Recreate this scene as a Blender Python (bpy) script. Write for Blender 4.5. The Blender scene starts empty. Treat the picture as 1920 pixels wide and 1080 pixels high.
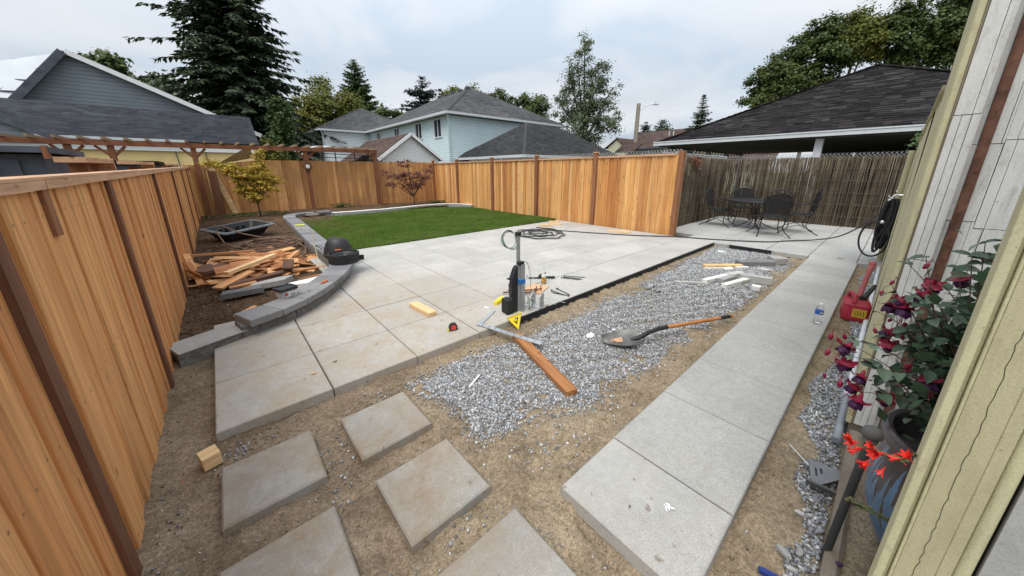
import bpy, math, random
import numpy as np
from mathutils import Vector, Matrix, Euler

random.seed(7)
rng = np.random.default_rng(11)
scene = bpy.context.scene
COL = scene.collection

# ------------------------------------------------------------------ camera
cam_data = bpy.data.cameras.new('camera')
cam_data.sensor_width = 36.0
cam_data.lens = 620.34 / 1920 * 36.0
cam_data.shift_y = -(540 - 492.56) / 1920
cam_data.clip_start = 0.02
cam_data.clip_end = 2000
cam = bpy.data.objects.new('camera', cam_data)
COL.objects.link(cam)
YAW, PITCH, ROLL = .8517, .2714, -.0034
_F = Vector((math.cos(YAW) * math.cos(PITCH), math.sin(YAW) * math.cos(PITCH), -math.sin(PITCH)))
_R = Vector((math.sin(YAW), -math.cos(YAW), 0))
_U = _R.cross(_F)
_r = math.cos(ROLL) * _R + math.sin(ROLL) * _U
_u = -math.sin(ROLL) * _R + math.cos(ROLL) * _U
cam.matrix_world = Matrix(((_r.x, _u.x, -_F.x, 0), (_r.y, _u.y, -_F.y, 0), (_r.z, _u.z, -_F.z, 1.43), (0, 0, 0, 1)))
scene.camera = cam

# ------------------------------------------------------------------ view + world + sun
vs = scene.view_settings
vs.view_transform = 'Standard'
vs.look = 'None'
vs.exposure = 0.92
vs.gamma = 1.0
vs.use_curve_mapping = False

SUN_ELEV, SUN_AZ = math.radians(60), math.radians(200)     # azimuth measured from +X towards +Y
world = bpy.data.worlds.new('World')
scene.world = world
world.use_nodes = True
wn, wl = world.node_tree.nodes, world.node_tree.links
wn.clear()


def wnode(t, **kw):
    n = wn.new(t)
    for k, v in kw.items():
        setattr(n, k, v)
    return n


def wmath(op, a, b=None, clamp=False):
    n = wnode('ShaderNodeMath', operation=op, use_clamp=clamp)
    for i, v in enumerate((a, b)):
        if v is None:
            continue
        if isinstance(v, (int, float)):
            n.inputs[i].default_value = v
        else:
            wl.new(v, n.inputs[i])
    return n.outputs[0]


sky = wnode('ShaderNodeTexSky', sky_type='NISHITA', sun_disc=False)
sky.sun_elevation = SUN_ELEV
sky.sun_rotation = math.pi / 2 - SUN_AZ
sky.air_density = 1.0
sky.dust_density = 2.0
tc = wnode('ShaderNodeTexCoord')
sep = wnode('ShaderNodeSeparateXYZ')
wl.new(tc.outputs['Generated'], sep.inputs[0])
zc = wmath('MAXIMUM', sep.outputs['Z'], 0.0)
den = wmath('ADD', zc, 0.16)
comb = wnode('ShaderNodeCombineXYZ')
wl.new(wmath('DIVIDE', sep.outputs['X'], den), comb.inputs[0])
wl.new(wmath('DIVIDE', sep.outputs['Y'], den), comb.inputs[1])
nz1 = wnode('ShaderNodeTexNoise')
nz1.inputs['Scale'].default_value = 0.85
nz1.inputs['Detail'].default_value = 5
nz1.inputs['Roughness'].default_value = 0.5
nz1.inputs['Distortion'].default_value = 0.5
wl.new(comb.outputs[0], nz1.inputs['Vector'])
ramp = wnode('ShaderNodeValToRGB')
ramp.color_ramp.elements[0].position = 0.39
ramp.color_ramp.elements[0].color = (.345, .395, .455, 1)
ramp.color_ramp.elements[1].position = 0.61
ramp.color_ramp.elements[1].color = (.465, .482, .50, 1)
e = ramp.color_ramp.elements.new(0.47)
e.color = (.41, .445, .485, 1)
wl.new(nz1.outputs['Fac'], ramp.inputs[0])
# overcast luminance distribution: the zenith of a clouded sky is brighter than its horizon (CIE overcast sky)
cie = wmath('DIVIDE', wmath('ADD', wmath('MULTIPLY', zc, 2.0), 1.0), 1.5)
# thin bright cloud near the horizon in broken banks
nz2 = wnode('ShaderNodeTexNoise')
nz2.inputs['Scale'].default_value = 1.1
nz2.inputs['Detail'].default_value = 6
wl.new(comb.outputs[0], nz2.inputs['Vector'])
low = wmath('SUBTRACT', 1.0, wmath('MULTIPLY', zc, 4.0), True)
bank = wmath('MULTIPLY', low, wmath('MULTIPLY', wmath('SUBTRACT', nz2.outputs['Fac'], 0.36, True), 2.4, True))
mixb = wnode('ShaderNodeMix', data_type='RGBA')
wl.new(bank, mixb.inputs['Factor'])
wl.new(ramp.outputs[0], mixb.inputs['A'])
mixb.inputs['B'].default_value = (.80, .82, .83, 1)
vm = wnode('ShaderNodeVectorMath', operation='SCALE')
wl.new(mixb.outputs['Result'], vm.inputs[0])
wl.new(cie, vm.inputs['Scale'])
bg_cloud = wnode('ShaderNodeBackground')
wl.new(vm.outputs[0], bg_cloud.inputs['Color'])
bg_cloud.inputs['Strength'].default_value = 1.0
bg_sky = wnode('ShaderNodeBackground')
wl.new(sky.outputs[0], bg_sky.inputs['Color'])
bg_sky.inputs['Strength'].default_value = 0.07
mixs = wnode('ShaderNodeMixShader')
mixs.inputs[0].default_value = 0.88
wl.new(bg_sky.outputs[0], mixs.inputs[1])
wl.new(bg_cloud.outputs[0], mixs.inputs[2])
wout = wnode('ShaderNodeOutputWorld')
wl.new(mixs.outputs[0], wout.inputs['Surface'])

sun_data = bpy.data.lights.new('sun', 'SUN')
sun_data.energy = 1.5
sun_data.angle = math.radians(35)
sun_data.color = (1.0, .96, .90)
sun = bpy.data.objects.new('sun', sun_data)
COL.objects.link(sun)
sd = Vector((math.cos(SUN_ELEV) * math.cos(SUN_AZ), math.cos(SUN_ELEV) * math.sin(SUN_AZ), math.sin(SUN_ELEV)))
sun.rotation_euler = sd.to_track_quat('Z', 'Y').to_euler()
sun.location = (-20, 10, 40)

scene.cycles.max_bounces = 6
scene.cycles.diffuse_bounces = 3
scene.cycles.transparent_max_bounces = 8
scene.cycles.use_denoising = True


# ------------------------------------------------------------------ materials
class Mt:
    """small builder round one principled material"""

    def __init__(s, name, rough=.8, spec=.3, metal=0.0):
        s.m = bpy.data.materials.new(name)
        s.m.use_nodes = True
        s.nt = s.m.node_tree
        s.b = s.nt.nodes['Principled BSDF']
        s.b.inputs['Roughness'].default_value = rough
        s.b.inputs['Specular IOR Level'].default_value = spec
        s.b.inputs['Metallic'].default_value = metal

    def n(s, t, **kw):
        nd = s.nt.nodes.new(t)
        for k, v in kw.items():
            setattr(nd, k, v)
        return nd

    def l(s, a, b):
        s.nt.links.new(a, b)

    def math(s, op, a, b=None, clamp=False):
        nd = s.n('ShaderNodeMath', operation=op, use_clamp=clamp)
        for i, v in enumerate((a, b)):
            if v is None:
                continue
            if isinstance(v, (int, float)):
                nd.inputs[i].default_value = v
            else:
                s.l(v, nd.inputs[i])
        return nd.outputs[0]

    def mix(s, fac, a, b, blend='MIX'):
        nd = s.n('ShaderNodeMix', data_type='RGBA', blend_type=blend)
        for v, k in ((fac, 'Factor'), (a, 'A'), (b, 'B')):
            if isinstance(v, (int, float)):
                nd.inputs[k].default_value = v
            elif isinstance(v, tuple):
                nd.inputs[k].default_value = v + (1,) if len(v) == 3 else v
            else:
                s.l(v, nd.inputs[k])
        return nd.outputs['Result']

    def ramp(s, fac, stops, interp='LINEAR'):
        nd = s.n('ShaderNodeValToRGB')
        cr = nd.color_ramp
        cr.interpolation = interp
        while len(cr.elements) < len(stops):
            cr.elements.new(.5)
        for el, (p, c) in zip(cr.elements, stops):
            el.position = p
            el.color = tuple(c) + (1,) if len(c) == 3 else c
        s.l(fac, nd.inputs[0])
        return nd.outputs[0]

    def coords(s, kind='Object', stretch=(1, 1, 1), offset=True):
        if kind == 'Position':
            v = s.n('ShaderNodeNewGeometry').outputs['Position']
        else:
            v = s.n('ShaderNodeTexCoord').outputs[kind]
        if offset and kind == 'Object':
            oi = s.n('ShaderNodeObjectInfo')
            cb = s.n('ShaderNodeCombineXYZ')
            r = s.math('MULTIPLY', oi.outputs['Random'], 53.0)
            for i in range(3):
                s.l(r, cb.inputs[i])
            ad = s.n('ShaderNodeVectorMath', operation='ADD')
            s.l(v, ad.inputs[0])
            s.l(cb.outputs[0], ad.inputs[1])
            v = ad.outputs[0]
        if stretch != (1, 1, 1):
            mp = s.n('ShaderNodeVectorMath', operation='MULTIPLY')
            s.l(v, mp.inputs[0])
            mp.inputs[1].default_value = stretch
            v = mp.outputs[0]
        return v

    def noise(s, v, scale, detail=4, rough=.55, dist=0.0):
        nd = s.n('ShaderNodeTexNoise')
        nd.inputs['Scale'].default_value = scale
        nd.inputs['Detail'].default_value = detail
        nd.inputs['Roughness'].default_value = rough
        nd.inputs['Distortion'].default_value = dist
        s.l(v, nd.inputs['Vector'])
        return nd.outputs['Fac']

    def rand(s):
        return s.n('ShaderNodeObjectInfo').outputs['Random']

    def island(s):
        return s.n('ShaderNodeNewGeometry').outputs['Random Per Island']

    def bump(s, h, strength=.4, dist=.01):
        nd = s.n('ShaderNodeBump')
        nd.inputs['Strength'].default_value = strength
        nd.inputs['Distance'].default_value = dist
        s.l(h, nd.inputs['Height'])
        s.l(nd.outputs[0], s.b.inputs['Normal'])

    def col(s, c):
        if isinstance(c, tuple):
            s.b.inputs['Base Color'].default_value = c + (1,)
        else:
            s.l(c, s.b.inputs['Base Color'])


MATS = {}


def plain(name, c, rough=.6, spec=.4, metal=0.0, var=.18, scale=9.0, bump=0.0, bscale=80.0):
    """one colour with uneven tone, and fine relief where asked"""
    t = Mt(name, rough, spec, metal)
    v = t.coords()
    a = tuple(x * (1 - var) for x in c)
    b = tuple(min(1, x * (1 + var)) for x in c)
    t.col(t.ramp(t.noise(v, scale, 6), [(.3, a), (.7, b)]))
    if bump:
        t.bump(t.noise(v, bscale, 3), bump, .004)
    MATS[name] = t.m
    return t.m


def wood(name, tints, grain=.55, axis='z', knots=True, rough=.75, gscale=1.0, weather=None, nails=False):
    """sawn timber: grain runs along the local axis, each piece takes its own tint"""
    t = Mt(name, rough, .25)
    st = {'z': (26, 26, 1.1), 'x': (1.1, 26, 26), 'y': (26, 1.1, 26)}[axis]
    v0 = t.coords()
    mp = t.n('ShaderNodeVectorMath', operation='MULTIPLY')
    t.l(v0, mp.inputs[0])
    mp.inputs[1].default_value = tuple(x * gscale for x in st)
    v = mp.outputs[0]
    g1 = t.noise(v, 1.6, 7, .62, .35)
    g2 = t.noise(v, 5.0, 3, .6, .1)
    base = t.ramp(t.rand(), [(i / max(1, len(tints) - 1), c) for i, c in enumerate(tints)])
    gr = t.ramp(g1, [(.28, (1 - grain,) * 3), (.5, (.95,) * 3), (.74, (1 + grain * .28,) * 3)])
    c = t.mix(1.0, base, gr, 'MULTIPLY')
    c = t.mix(.5, c, t.ramp(g2, [(.3, (.68, .60, .52)), (.6, (1.1, 1.1, 1.1))]), 'MULTIPLY')
    # broad warm and pale drifts along the piece
    st2 = {'z': (5, 5, .8), 'x': (.8, 5, 5), 'y': (5, .8, 5)}[axis]
    mp2 = t.n('ShaderNodeVectorMath', operation='MULTIPLY')
    t.l(v0, mp2.inputs[0])
    mp2.inputs[1].default_value = st2
    c = t.mix(.55, c, t.ramp(t.noise(mp2.outputs[0], 1.3, 4), [(.3, (.72, .62, .52)), (.7, (1.18, 1.16, 1.1))]), 'MULTIPLY')
    if knots:
        st3 = {'z': (13, 13, 6), 'x': (6, 13, 13), 'y': (13, 6, 13)}[axis]
        mp3 = t.n('ShaderNodeVectorMath', operation='MULTIPLY')
        t.l(v0, mp3.inputs[0])
        mp3.inputs[1].default_value = st3
        vo = t.n('ShaderNodeTexVoronoi')
        vo.inputs['Scale'].default_value = 1.0
        t.l(mp3.outputs[0], vo.inputs['Vector'])
        k = t.ramp(vo.outputs['Distance'], [(.07, (1, 1, 1)), (.19, (0, 0, 0))] if knots is True else [(.03, (1, 1, 1)), (.11, (0, 0, 0))])
        c = t.mix(t.math('MULTIPLY', k, .75), c, (.10, .045, .018))
    if nails:                                    # nail heads in two columns on each board
        sp = t.n('ShaderNodeSeparateXYZ')
        t.l(t.n('ShaderNodeTexCoord').outputs['Object'], sp.inputs[0])
        zf = t.math('MULTIPLY', t.math('SUBTRACT', t.math('FRACT', t.math('ADD', t.math('MULTIPLY', sp.outputs['Z'], 2.35), .33)), .5), .68)
        xa = t.math('SUBTRACT', t.math('ABSOLUTE', sp.outputs['X']), .043)
        d = t.math('SQRT', t.math('ADD', t.math('POWER', zf, 2.0), t.math('POWER', xa, 2.0)))
        c = t.mix(t.math('MULTIPLY', t.ramp(d, [(.0035, (1, 1, 1)), (.0065, (0, 0, 0))]), .8), c, (.09, .07, .055))
    if weather:
        w = t.noise(t.coords('Position', offset=False), 1.3, 5)
        c = t.mix(t.math('MULTIPLY', t.ramp(w, [(.45, (0, 0, 0)), (.7, (1, 1, 1))]), weather[1]), c, weather[0])
    t.col(c)
    t.bump(g1, .35, .004)
    MATS[name] = t.m
    return t.m


def concrete(name, c, speck=.25, stain=None, rough=.9, rnd=.06, bump=.25):
    t = Mt(name, rough, .2)
    p = t.coords('Position', offset=False)
    big = t.noise(p, 1.7, 6, .6)
    fine = t.noise(p, 260, 2, .7)
    mid = t.noise(p, 22, 5, .65)
    k = t.ramp(big, [(.3, tuple(x * .86 for x in c)), (.7, tuple(min(1, x * 1.10) for x in c))])
    k = t.mix(.75, k, t.ramp(mid, [(.32, (.86, .85, .83)), (.7, (1.07, 1.07, 1.07))]), 'MULTIPLY')
    k = t.mix(1.0, k, t.ramp(fine, [(.34, (1 - speck,) * 3), (.5, (1, 1, 1)), (.68, (1 + speck * .8,) * 3)]), 'MULTIPLY')
    rr = t.math('ADD', t.math('MULTIPLY', t.rand(), 2 * rnd), 1 - rnd)
    cb = t.n('ShaderNodeCombineXYZ')
    for i in range(3):
        t.l(rr, cb.inputs[i])
    k = t.mix(1.0, k, cb.outputs[0], 'MULTIPLY')
    if stain:                                  # tracked-in soil, heaviest where people walk in from the bed
        col, (x0, y0, x1, y1), amt = stain
        sp = t.n('ShaderNodeSeparateXYZ')
        t.l(p, sp.inputs[0])
        dx = t.math('SUBTRACT', sp.outputs['X'], (x0 + x1) / 2)
        dy = t.math('SUBTRACT', sp.outputs['Y'], (y0 + y1) / 2)
        d = t.math('ADD', t.math('POWER', t.math('DIVIDE', dx, (x1 - x0) / 2), 2.0), t.math('POWER', t.math('DIVIDE', dy, (y1 - y0) / 2), 2.0))
        near = t.math('SUBTRACT', 1.25, d, True)
        s1 = t.ramp(t.noise(p, 3.4, 7, .68, .4), [(.32, (0, 0, 0)), (.62, (1, 1, 1))])
        fs = t.ramp(t.noise(p, 42, 5, .75), [(.3, (.6, .6, .6)), (.6, (1, 1, 1))])
        k = t.mix(t.math('MULTIPLY', t.math('MULTIPLY', t.math('MULTIPLY', near, s1), fs), amt), k, col)
        sm = t.ramp(t.noise(p, 14, 4, .6), [(.64, (0, 0, 0)), (.70, (1, 1, 1))])
        k = t.mix(t.math('MULTIPLY', t.math('MULTIPLY', near, sm), .6), k, (.14, .095, .06))
    dk = t.ramp(t.noise(p, 7.5, 3, .5), [(.735, (0, 0, 0)), (.77, (1, 1, 1))])
    k = t.mix(t.math('MULTIPLY', dk, .35), k, (.10, .08, .06))
    t.col(k)
    t.bump(t.mix(.4, fine, mid), bump, .003)
    MATS[name] = t.m
    return t.m


wood('cedar_left', [(.58, .265, .098), (.76, .40, .165), (.66, .32, .12), (.80, .445, .195), (.60, .275, .105), (.72, .37, .15)], .55, weather=((.46, .23, .095), .3), knots='few', nails=True)
wood('cedar_right', [(.70, .365, .125), (.80, .47, .195), (.60, .275, .09), (.84, .53, .24), (.50, .21, .072), (.76, .42, .155)], .5, nails=True)
wood('cedar_back', [(.52, .265, .10), (.66, .375, .15), (.44, .21, .08), (.72, .42, .18), (.50, .245, .095)], .5, weather=((.24, .14, .08), .5))
wood('cedar_rail', [(.56, .35, .22), (.60, .38, .25)], .3, axis='y')
wood('cedar_rail_x', [(.50, .27, .12), (.52, .30, .15)], .35, axis='x')
wood('cedar_post', [(.255, .115, .06), (.30, .14, .075)], .4)
wood('brown_post', [(.165, .078, .045), (.19, .09, .055)], .35)
wood('pergola_beam', [(.235, .095, .052), (.27, .115, .065)], .4, axis='x', knots=False)
wood('pergola_post', [(.215, .09, .05), (.25, .11, .06)], .4, knots=False)
wood('rafter_grey', [(.26, .19, .13), (.30, .23, .16)], .4, axis='y', knots=False)
wood('offcut_wood', [(.58, .28, .12), (.74, .43, .21), (.46, .195, .075), (.80, .53, .29), (.55, .25, .105), (.34, .14, .06)], .4, axis='x')
wood('offcut_brown', [(.12, .062, .04), (.15, .08, .055)], .35, axis='x', knots=False)
wood('pine_new', [(.74, .52, .28), (.80, .58, .33)], .28, axis='x')
wood('plank_brown', [(.36, .165, .065), (.38, .18, .075)], .5, axis='x')
wood('handle_wood', [(.46, .19, .07), (.47, .20, .075)], .3, axis='x', knots=False, rough=.45)
wood('plywood', [(.66, .43, .25), (.66, .43, .25)], .15, axis='x', knots=False)
concrete('paver', (.432, .418, .390), .24, ((.345, .278, .20), (-1.9, .9, 2.6, 5.2), .85))
concrete('paver_path', (.375, .37, .352), .30, ((.34, .28, .19), (.2, -.2, 1.7, 1.3), .25))
concrete('stepping', (.345, .333, .305), .28, ((.25, .185, .12), (-.6, .4, 1.1, 2.4), .95), rnd=.05)
concrete('cap_dark', (.20, .20, .207), .12, ((.32, .29, .25), (-.3, 3.2, 1.2, 5.0), .25), rnd=.22)
concrete('cap_light', (.36, .35, .335), .15, None, rnd=.1)
concrete('offcut_stone', (.42, .415, .40), .15, None, rnd=.25)
concrete('strip_concrete', (.26, .225, .18), .2, ((.16, .11, .07), (1, -.6, 2.6, .1), .7))


def rockface(name, c):
    t = Mt(name, .95, .15)
    p = t.coords('Position', offset=False)
    a = t.noise(p, 16, 6, .7, .6)
    b = t.noise(p, 60, 4, .7)
    k = t.ramp(a, [(.3, tuple(x * .5 for x in c)), (.6, c), (.75, tuple(min(1, x * 1.5) for x in c))])
    k = t.mix(.6, k, t.ramp(b, [(.3, (.7, .7, .7)), (.7, (1.2, 1.2, 1.2))]), 'MULTIPLY')
    t.col(k)
    t.bump(a, .9, .02)
    MATS[name] = t.m


rockface('block_dark', (.20, .195, .185))
rockface('block_light', (.40, .40, .385))


def soil(name, lo, mid, hi, patch=None, scale=1.0):
    t = Mt(name, 1.0, .08)
    p = t.coords('Position', offset=False)
    a = t.noise(p, 2.3 * scale, 7, .65, .3)
    f = t.noise(p, 120, 3, .75)
    m = t.noise(p, 17, 5, .7)
    g = t.noise(p, 48, 4, .7)
    k = t.ramp(a, [(.28, lo), (.5, mid), (.74, hi)])
    k = t.mix(.8, k, t.ramp(m, [(.3, (.74, .72, .70)), (.7, (1.14, 1.14, 1.14))]), 'MULTIPLY')
    k = t.mix(.85, k, t.ramp(g, [(.30, (.58, .56, .54)), (.5, (1, 1, 1)), (.70, (1.34, 1.33, 1.30))]), 'MULTIPLY')
    k = t.mix(.9, k, t.ramp(f, [(.30, (.52, .5, .48)), (.5, (1, 1, 1)), (.7, (1.5, 1.47, 1.42))]), 'MULTIPLY')
    if patch:
        sp = t.n('ShaderNodeSeparateXYZ')
        t.l(p, sp.inputs[0])
        w = t.math('ADD', sp.outputs['X'], t.math('MULTIPLY', sp.outputs['Y'], -.55))
        w = t.math('ADD', w, t.math('MULTIPLY', a, .9))
        k = t.mix(t.ramp(w, [(patch[1], (1, 1, 1)), (patch[2], (0, 0, 0))]), k, t.mix(1.0, k, patch[0], 'MULTIPLY'))
    t.col(k)
    t.bump(t.mix(.45, f, m), .9, .012)
    MATS[name] = t.m


soil('sand', (.158, .121, .080), (.262, .207, .142), (.35, .284, .200), patch=((.92, .90, .92), .02, .45))
soil('garden_soil', (.055, .034, .021), (.10, .064, .04), (.16, .108, .07))
soil('clod', (.16, .115, .07), (.25, .19, .12), (.33, .26, .17), scale=3)
soil('far_ground', (.07, .08, .04), (.10, .10, .06), (.15, .13, .09), scale=.05)


def gravel_mat():
    t = Mt('gravel', .85, .25)
    r = t.island()
    k = t.ramp(r, [(0, (.15, .153, .16)), (.3, (.235, .24, .25)), (.6, (.34, .345, .355)), (.85, (.46, .465, .47)), (1, (.66, .655, .64))])
    p = t.coords('Position', offset=False)
    k = t.mix(.6, k, t.ramp(t.noise(p, 160, 3, .7), [(.3, (.72, .72, .72)), (.7, (1.2, 1.2, 1.2))]), 'MULTIPLY')
    t.col(k)
    MATS['gravel'] = t.m


gravel_mat()


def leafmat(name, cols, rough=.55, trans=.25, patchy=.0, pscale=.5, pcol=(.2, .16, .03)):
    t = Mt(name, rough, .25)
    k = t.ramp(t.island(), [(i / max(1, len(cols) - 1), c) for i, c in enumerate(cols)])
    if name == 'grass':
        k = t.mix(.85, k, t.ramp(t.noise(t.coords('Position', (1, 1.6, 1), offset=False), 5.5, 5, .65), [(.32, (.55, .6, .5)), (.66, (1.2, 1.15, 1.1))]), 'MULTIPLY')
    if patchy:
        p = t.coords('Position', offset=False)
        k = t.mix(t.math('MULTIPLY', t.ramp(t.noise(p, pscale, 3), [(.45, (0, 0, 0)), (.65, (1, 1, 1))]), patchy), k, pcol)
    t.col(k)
    tr = t.n('ShaderNodeBsdfTranslucent')
    t.l(k, tr.inputs['Color'])
    ms = t.n('ShaderNodeMixShader')
    ms.inputs[0].default_value = trans
    t.l(t.b.outputs[0], ms.inputs[1])
    t.l(tr.outputs[0], ms.inputs[2])
    out = [n for n in t.nt.nodes if n.type == 'OUTPUT_MATERIAL'][0]
    t.l(ms.outputs[0], out.inputs['Surface'])
    MATS[name] = t.m


leafmat('grass', [(.085, .165, .022), (.14, .245, .035), (.11, .20, .028), (.21, .28, .07)], .6, .3, .55, 1.1, (.20, .26, .075))
leafmat('needle_dark', [(.03, .05, .027), (.055, .082, .044), (.08, .11, .055), (.04, .064, .035)], .7, .12)
leafmat('needle_blue', [(.026, .045, .036), (.04, .062, .05), (.032, .052, .042)], .7, .12)
leafmat('leaf_dark', [(.034, .06, .017), (.066, .105, .028), (.10, .138, .038), (.046, .078, .022)], .55, .2, .35, .35, (.12, .11, .02))
leafmat('leaf_yellow', [(.08, .11, .022), (.13, .155, .03), (.19, .19, .04), (.10, .125, .026)], .55, .25, .5, .4, (.16, .13, .025))
leafmat('leaf_grey', [(.075, .105, .05), (.12, .155, .08), (.165, .20, .115), (.09, .12, .062)], .55, .25)
leafmat('leaf_hedge', [(.034, .064, .02), (.06, .10, .03), (.085, .13, .042)], .55, .2)
leafmat('leaf_maple', [(.30, .30, .035), (.50, .38, .055), (.40, .35, .045), (.56, .31, .07), (.24, .28, .035)], .5, .35, .35, 1.6, (.45, .17, .05))
leafmat('leaf_red', [(.12, .045, .038), (.18, .07, .055), (.23, .10, .075), (.14, .06, .05)], .5, .25)
leafmat('leaf_brownred', [(.14, .05, .025), (.20, .08, .04), (.12, .07, .03)], .6, .25)
plain('bark', (.075, .058, .045), .95, .1, var=.4, scale=14, bump=.6, bscale=30)
plain('bark_grey', (.13, .12, .105), .95, .1, var=.35, scale=14, bump=.5, bscale=30)
plain('black_plastic', (.018, .018, .02), .5, .4, var=.3)
plain('black_edging', (.012, .013, .017), .6, .4, var=.3)
plain('grey_tray', (.105, .115, .125), .5, .4, var=.25)
plain('black_iron', (.012, .011, .011), .6, .4, var=.3)
plain('hose_grey', (.05, .05, .052), .65, .35, var=.3)
plain('rubber_black', (.022, .022, .023), .75, .3, var=.3)
plain('hose_brown', (.16, .095, .065), .6, .3, var=.3)
plain('cord_pale', (.50, .42, .24), .6, .3)
plain('aluminium', (.50, .51, .52), .42, .5, .75, var=.12, scale=3)
plain('galvanised', (.50, .51, .51), .5, .5, .5, var=.15, scale=20)
plain('steel_blade', (.13, .127, .12), .5, .5, .5, var=.3, scale=12)
plain('chrome', (.75, .75, .74), .2, .5, .95, var=.05)
plain('blue_tape', (.03, .17, .50), .6, .3)
plain('yellow_plastic', (.78, .58, .02), .45, .4, var=.08)
plain('yellow_glove', (.68, .72, .05), .7, .3)
plain('red_plastic', (.34, .026, .046), .5, .35, var=.22, scale=7)
plain('red_faded', (.36, .095, .10), .7, .3, var=.25)
plain('orange_handle', (.62, .11, .02), .4, .4)
plain('navy_plastic', (.015, .03, .16), .4, .4)
plain('white_plastic', (.72, .73, .74), .45, .4, var=.05)
plain('white_pvc', (.70, .71, .73), .4, .4, var=.08)
plain('grey_pvc', (.24, .26, .28), .5, .4, var=.1)
plain('white_trim', (.74, .75, .76), .6, .3, var=.06)
plain('gutter_white', (.55, .58, .60), .5, .4, var=.08)
plain('wire_grey', (.12, .14, .13), .5, .4)
plain('wire_green', (.03, .16, .06), .5, .4)
plain('wire_white', (.66, .66, .64), .5, .4)
plain('dark_gap', (.015, .014, .013), .9, .1)
plain('rust_pipe', (.12, .058, .038), .8, .25, var=.45, scale=26, bump=.3, bscale=120)
plain('ridge_dark', (.055, .055, .058), .95, .1, var=.25)
plain('ceiling_dark', (.13, .13, .13), .9, .1, var=.25, scale=2)
plain('finial_grey', (.11, .105, .10), .75, .3, var=.25)
plain('stake_grey', (.045, .045, .048), .7, .3, var=.3)
plain('pole_wood', (.30, .255, .215), .9, .15, var=.2, scale=4)
plain('stone_white', (.68, .67, .64), .9, .2, var=.12, scale=20)
plain('brown_leaf', (.14, .07, .035), .8, .2, var=.3)
plain('soil_dark', (.03, .022, .016), 1, .05, var=.4, scale=40)
plain('awning_tan', (.42, .31, .16), .8, .2)
plain('cloth_grey', (.42, .43, .45), .9, .1, var=.1)
plain('beer', (.62, .30, .03), .15, .5, var=.05)
plain('label_white', (.70, .70, .68), .6, .3, var=.05)
plain('label_blue', (.03, .10, .36), .5, .3, var=.05)
plain('label_red', (.60, .06, .05), .5, .3, var=.05)
plain('label_yellow', (.55, .36, .04), .6, .3, var=.15)
plain('ink_black', (.02, .02, .02), .6, .3, var=.05)


def glassy(name, c, rough=.05, alpha=.35):
    t = Mt(name, rough, .5)
    t.b.inputs['Base Color'].default_value = c + (1,)
    t.b.inputs['Transmission Weight'].default_value = 1.0
    t.b.inputs['IOR'].default_value = 1.15
    MATS[name] = t.m


glassy('clear_plastic', (.96, .97, .98))
glassy('clear_glass', (.92, .95, .93))


def windowglass():
    t = Mt('window_glass', .06, .8)
    t.col((.045, .055, .065))
    MATS['window_glass'] = t.m


windowglass()


def painted(name, c, wear=.3, wcol=(.42, .38, .30), rough=.75, stretch=(1, 1, .25), crack=True, streak=None):
    """thick old house paint over rough wood"""
    t = Mt(name, rough, .25)
    p = t.coords('Position', stretch, offset=False)
    a = t.noise(p, 9, 7, .66, .5)
    f = t.noise(t.coords('Position', offset=False), 190, 3, .75)
    b = t.noise(p, 40, 5, .7, .4)
    k = t.ramp(a, [(.3, tuple(x * .84 for x in c)), (.7, tuple(min(1, x * 1.06) for x in c))])
    k = t.mix(t.math('MULTIPLY', t.ramp(b, [(.52, (0, 0, 0)), (.68, (1, 1, 1))]), wear), k, wcol)
    k = t.mix(.8, k, t.ramp(f, [(.3, (.80, .80, .80)), (.5, (1, 1, 1)), (.7, (1.10, 1.10, 1.10))]), 'MULTIPLY')
    sp = t.noise(t.coords('Position', offset=False), 70, 2)
    k = t.mix(t.math('MULTIPLY', t.ramp(sp, [(.72, (0, 0, 0)), (.75, (1, 1, 1))]), .6), k, (.12, .10, .08))
    t.col(k)
    t.bump(t.mix(.5, f, b), .5, .004)
    MATS[name] = t.m


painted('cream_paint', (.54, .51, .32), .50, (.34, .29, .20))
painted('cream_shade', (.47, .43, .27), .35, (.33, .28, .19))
painted('white_paint', (.68, .685, .665), .5, (.40, .38, .335))
painted('grey_stucco', (.40, .40, .39), .2, (.33, .32, .31), stretch=(1, 1, 1))
painted('tan_edge', (.33, .28, .21), .3, (.24, .19, .14))


def siding(name, c, pitch=.14, dirt=.15):
    """far lap siding: course lines too fine to tell apart at this distance"""
    t = Mt(name, .75, .25)
    sp = t.n('ShaderNodeSeparateXYZ')
    p = t.coords('Position', offset=False)
    t.l(p, sp.inputs[0])
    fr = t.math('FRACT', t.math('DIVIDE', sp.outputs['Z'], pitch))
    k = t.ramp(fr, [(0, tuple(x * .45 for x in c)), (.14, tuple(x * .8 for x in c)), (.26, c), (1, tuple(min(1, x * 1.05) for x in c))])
    n = t.noise(p, .9, 5)
    k = t.mix(dirt, k, t.ramp(n, [(.35, (.6, .6, .6)), (.65, (1.1, 1.1, 1.1))]), 'MULTIPLY')
    t.col(k)
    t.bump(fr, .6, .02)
    MATS[name] = t.m


painted('white_board', (.78, .79, .785), .75, (.36, .35, .33), stretch=(.35, 1, 3), rough=.85)
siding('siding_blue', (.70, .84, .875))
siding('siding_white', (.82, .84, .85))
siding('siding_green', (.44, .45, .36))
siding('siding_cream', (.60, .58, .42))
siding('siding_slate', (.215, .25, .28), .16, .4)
plain('yellow_wall', (.76, .58, .27), .8, .2, var=.1, scale=1.5)
plain('slate_panel', (.085, .095, .115), .85, .2, var=.3, scale=4, bump=.3, bscale=20)

plain('metal_white', (.60, .64, .68), .45, .4, var=.08, scale=1)


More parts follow.
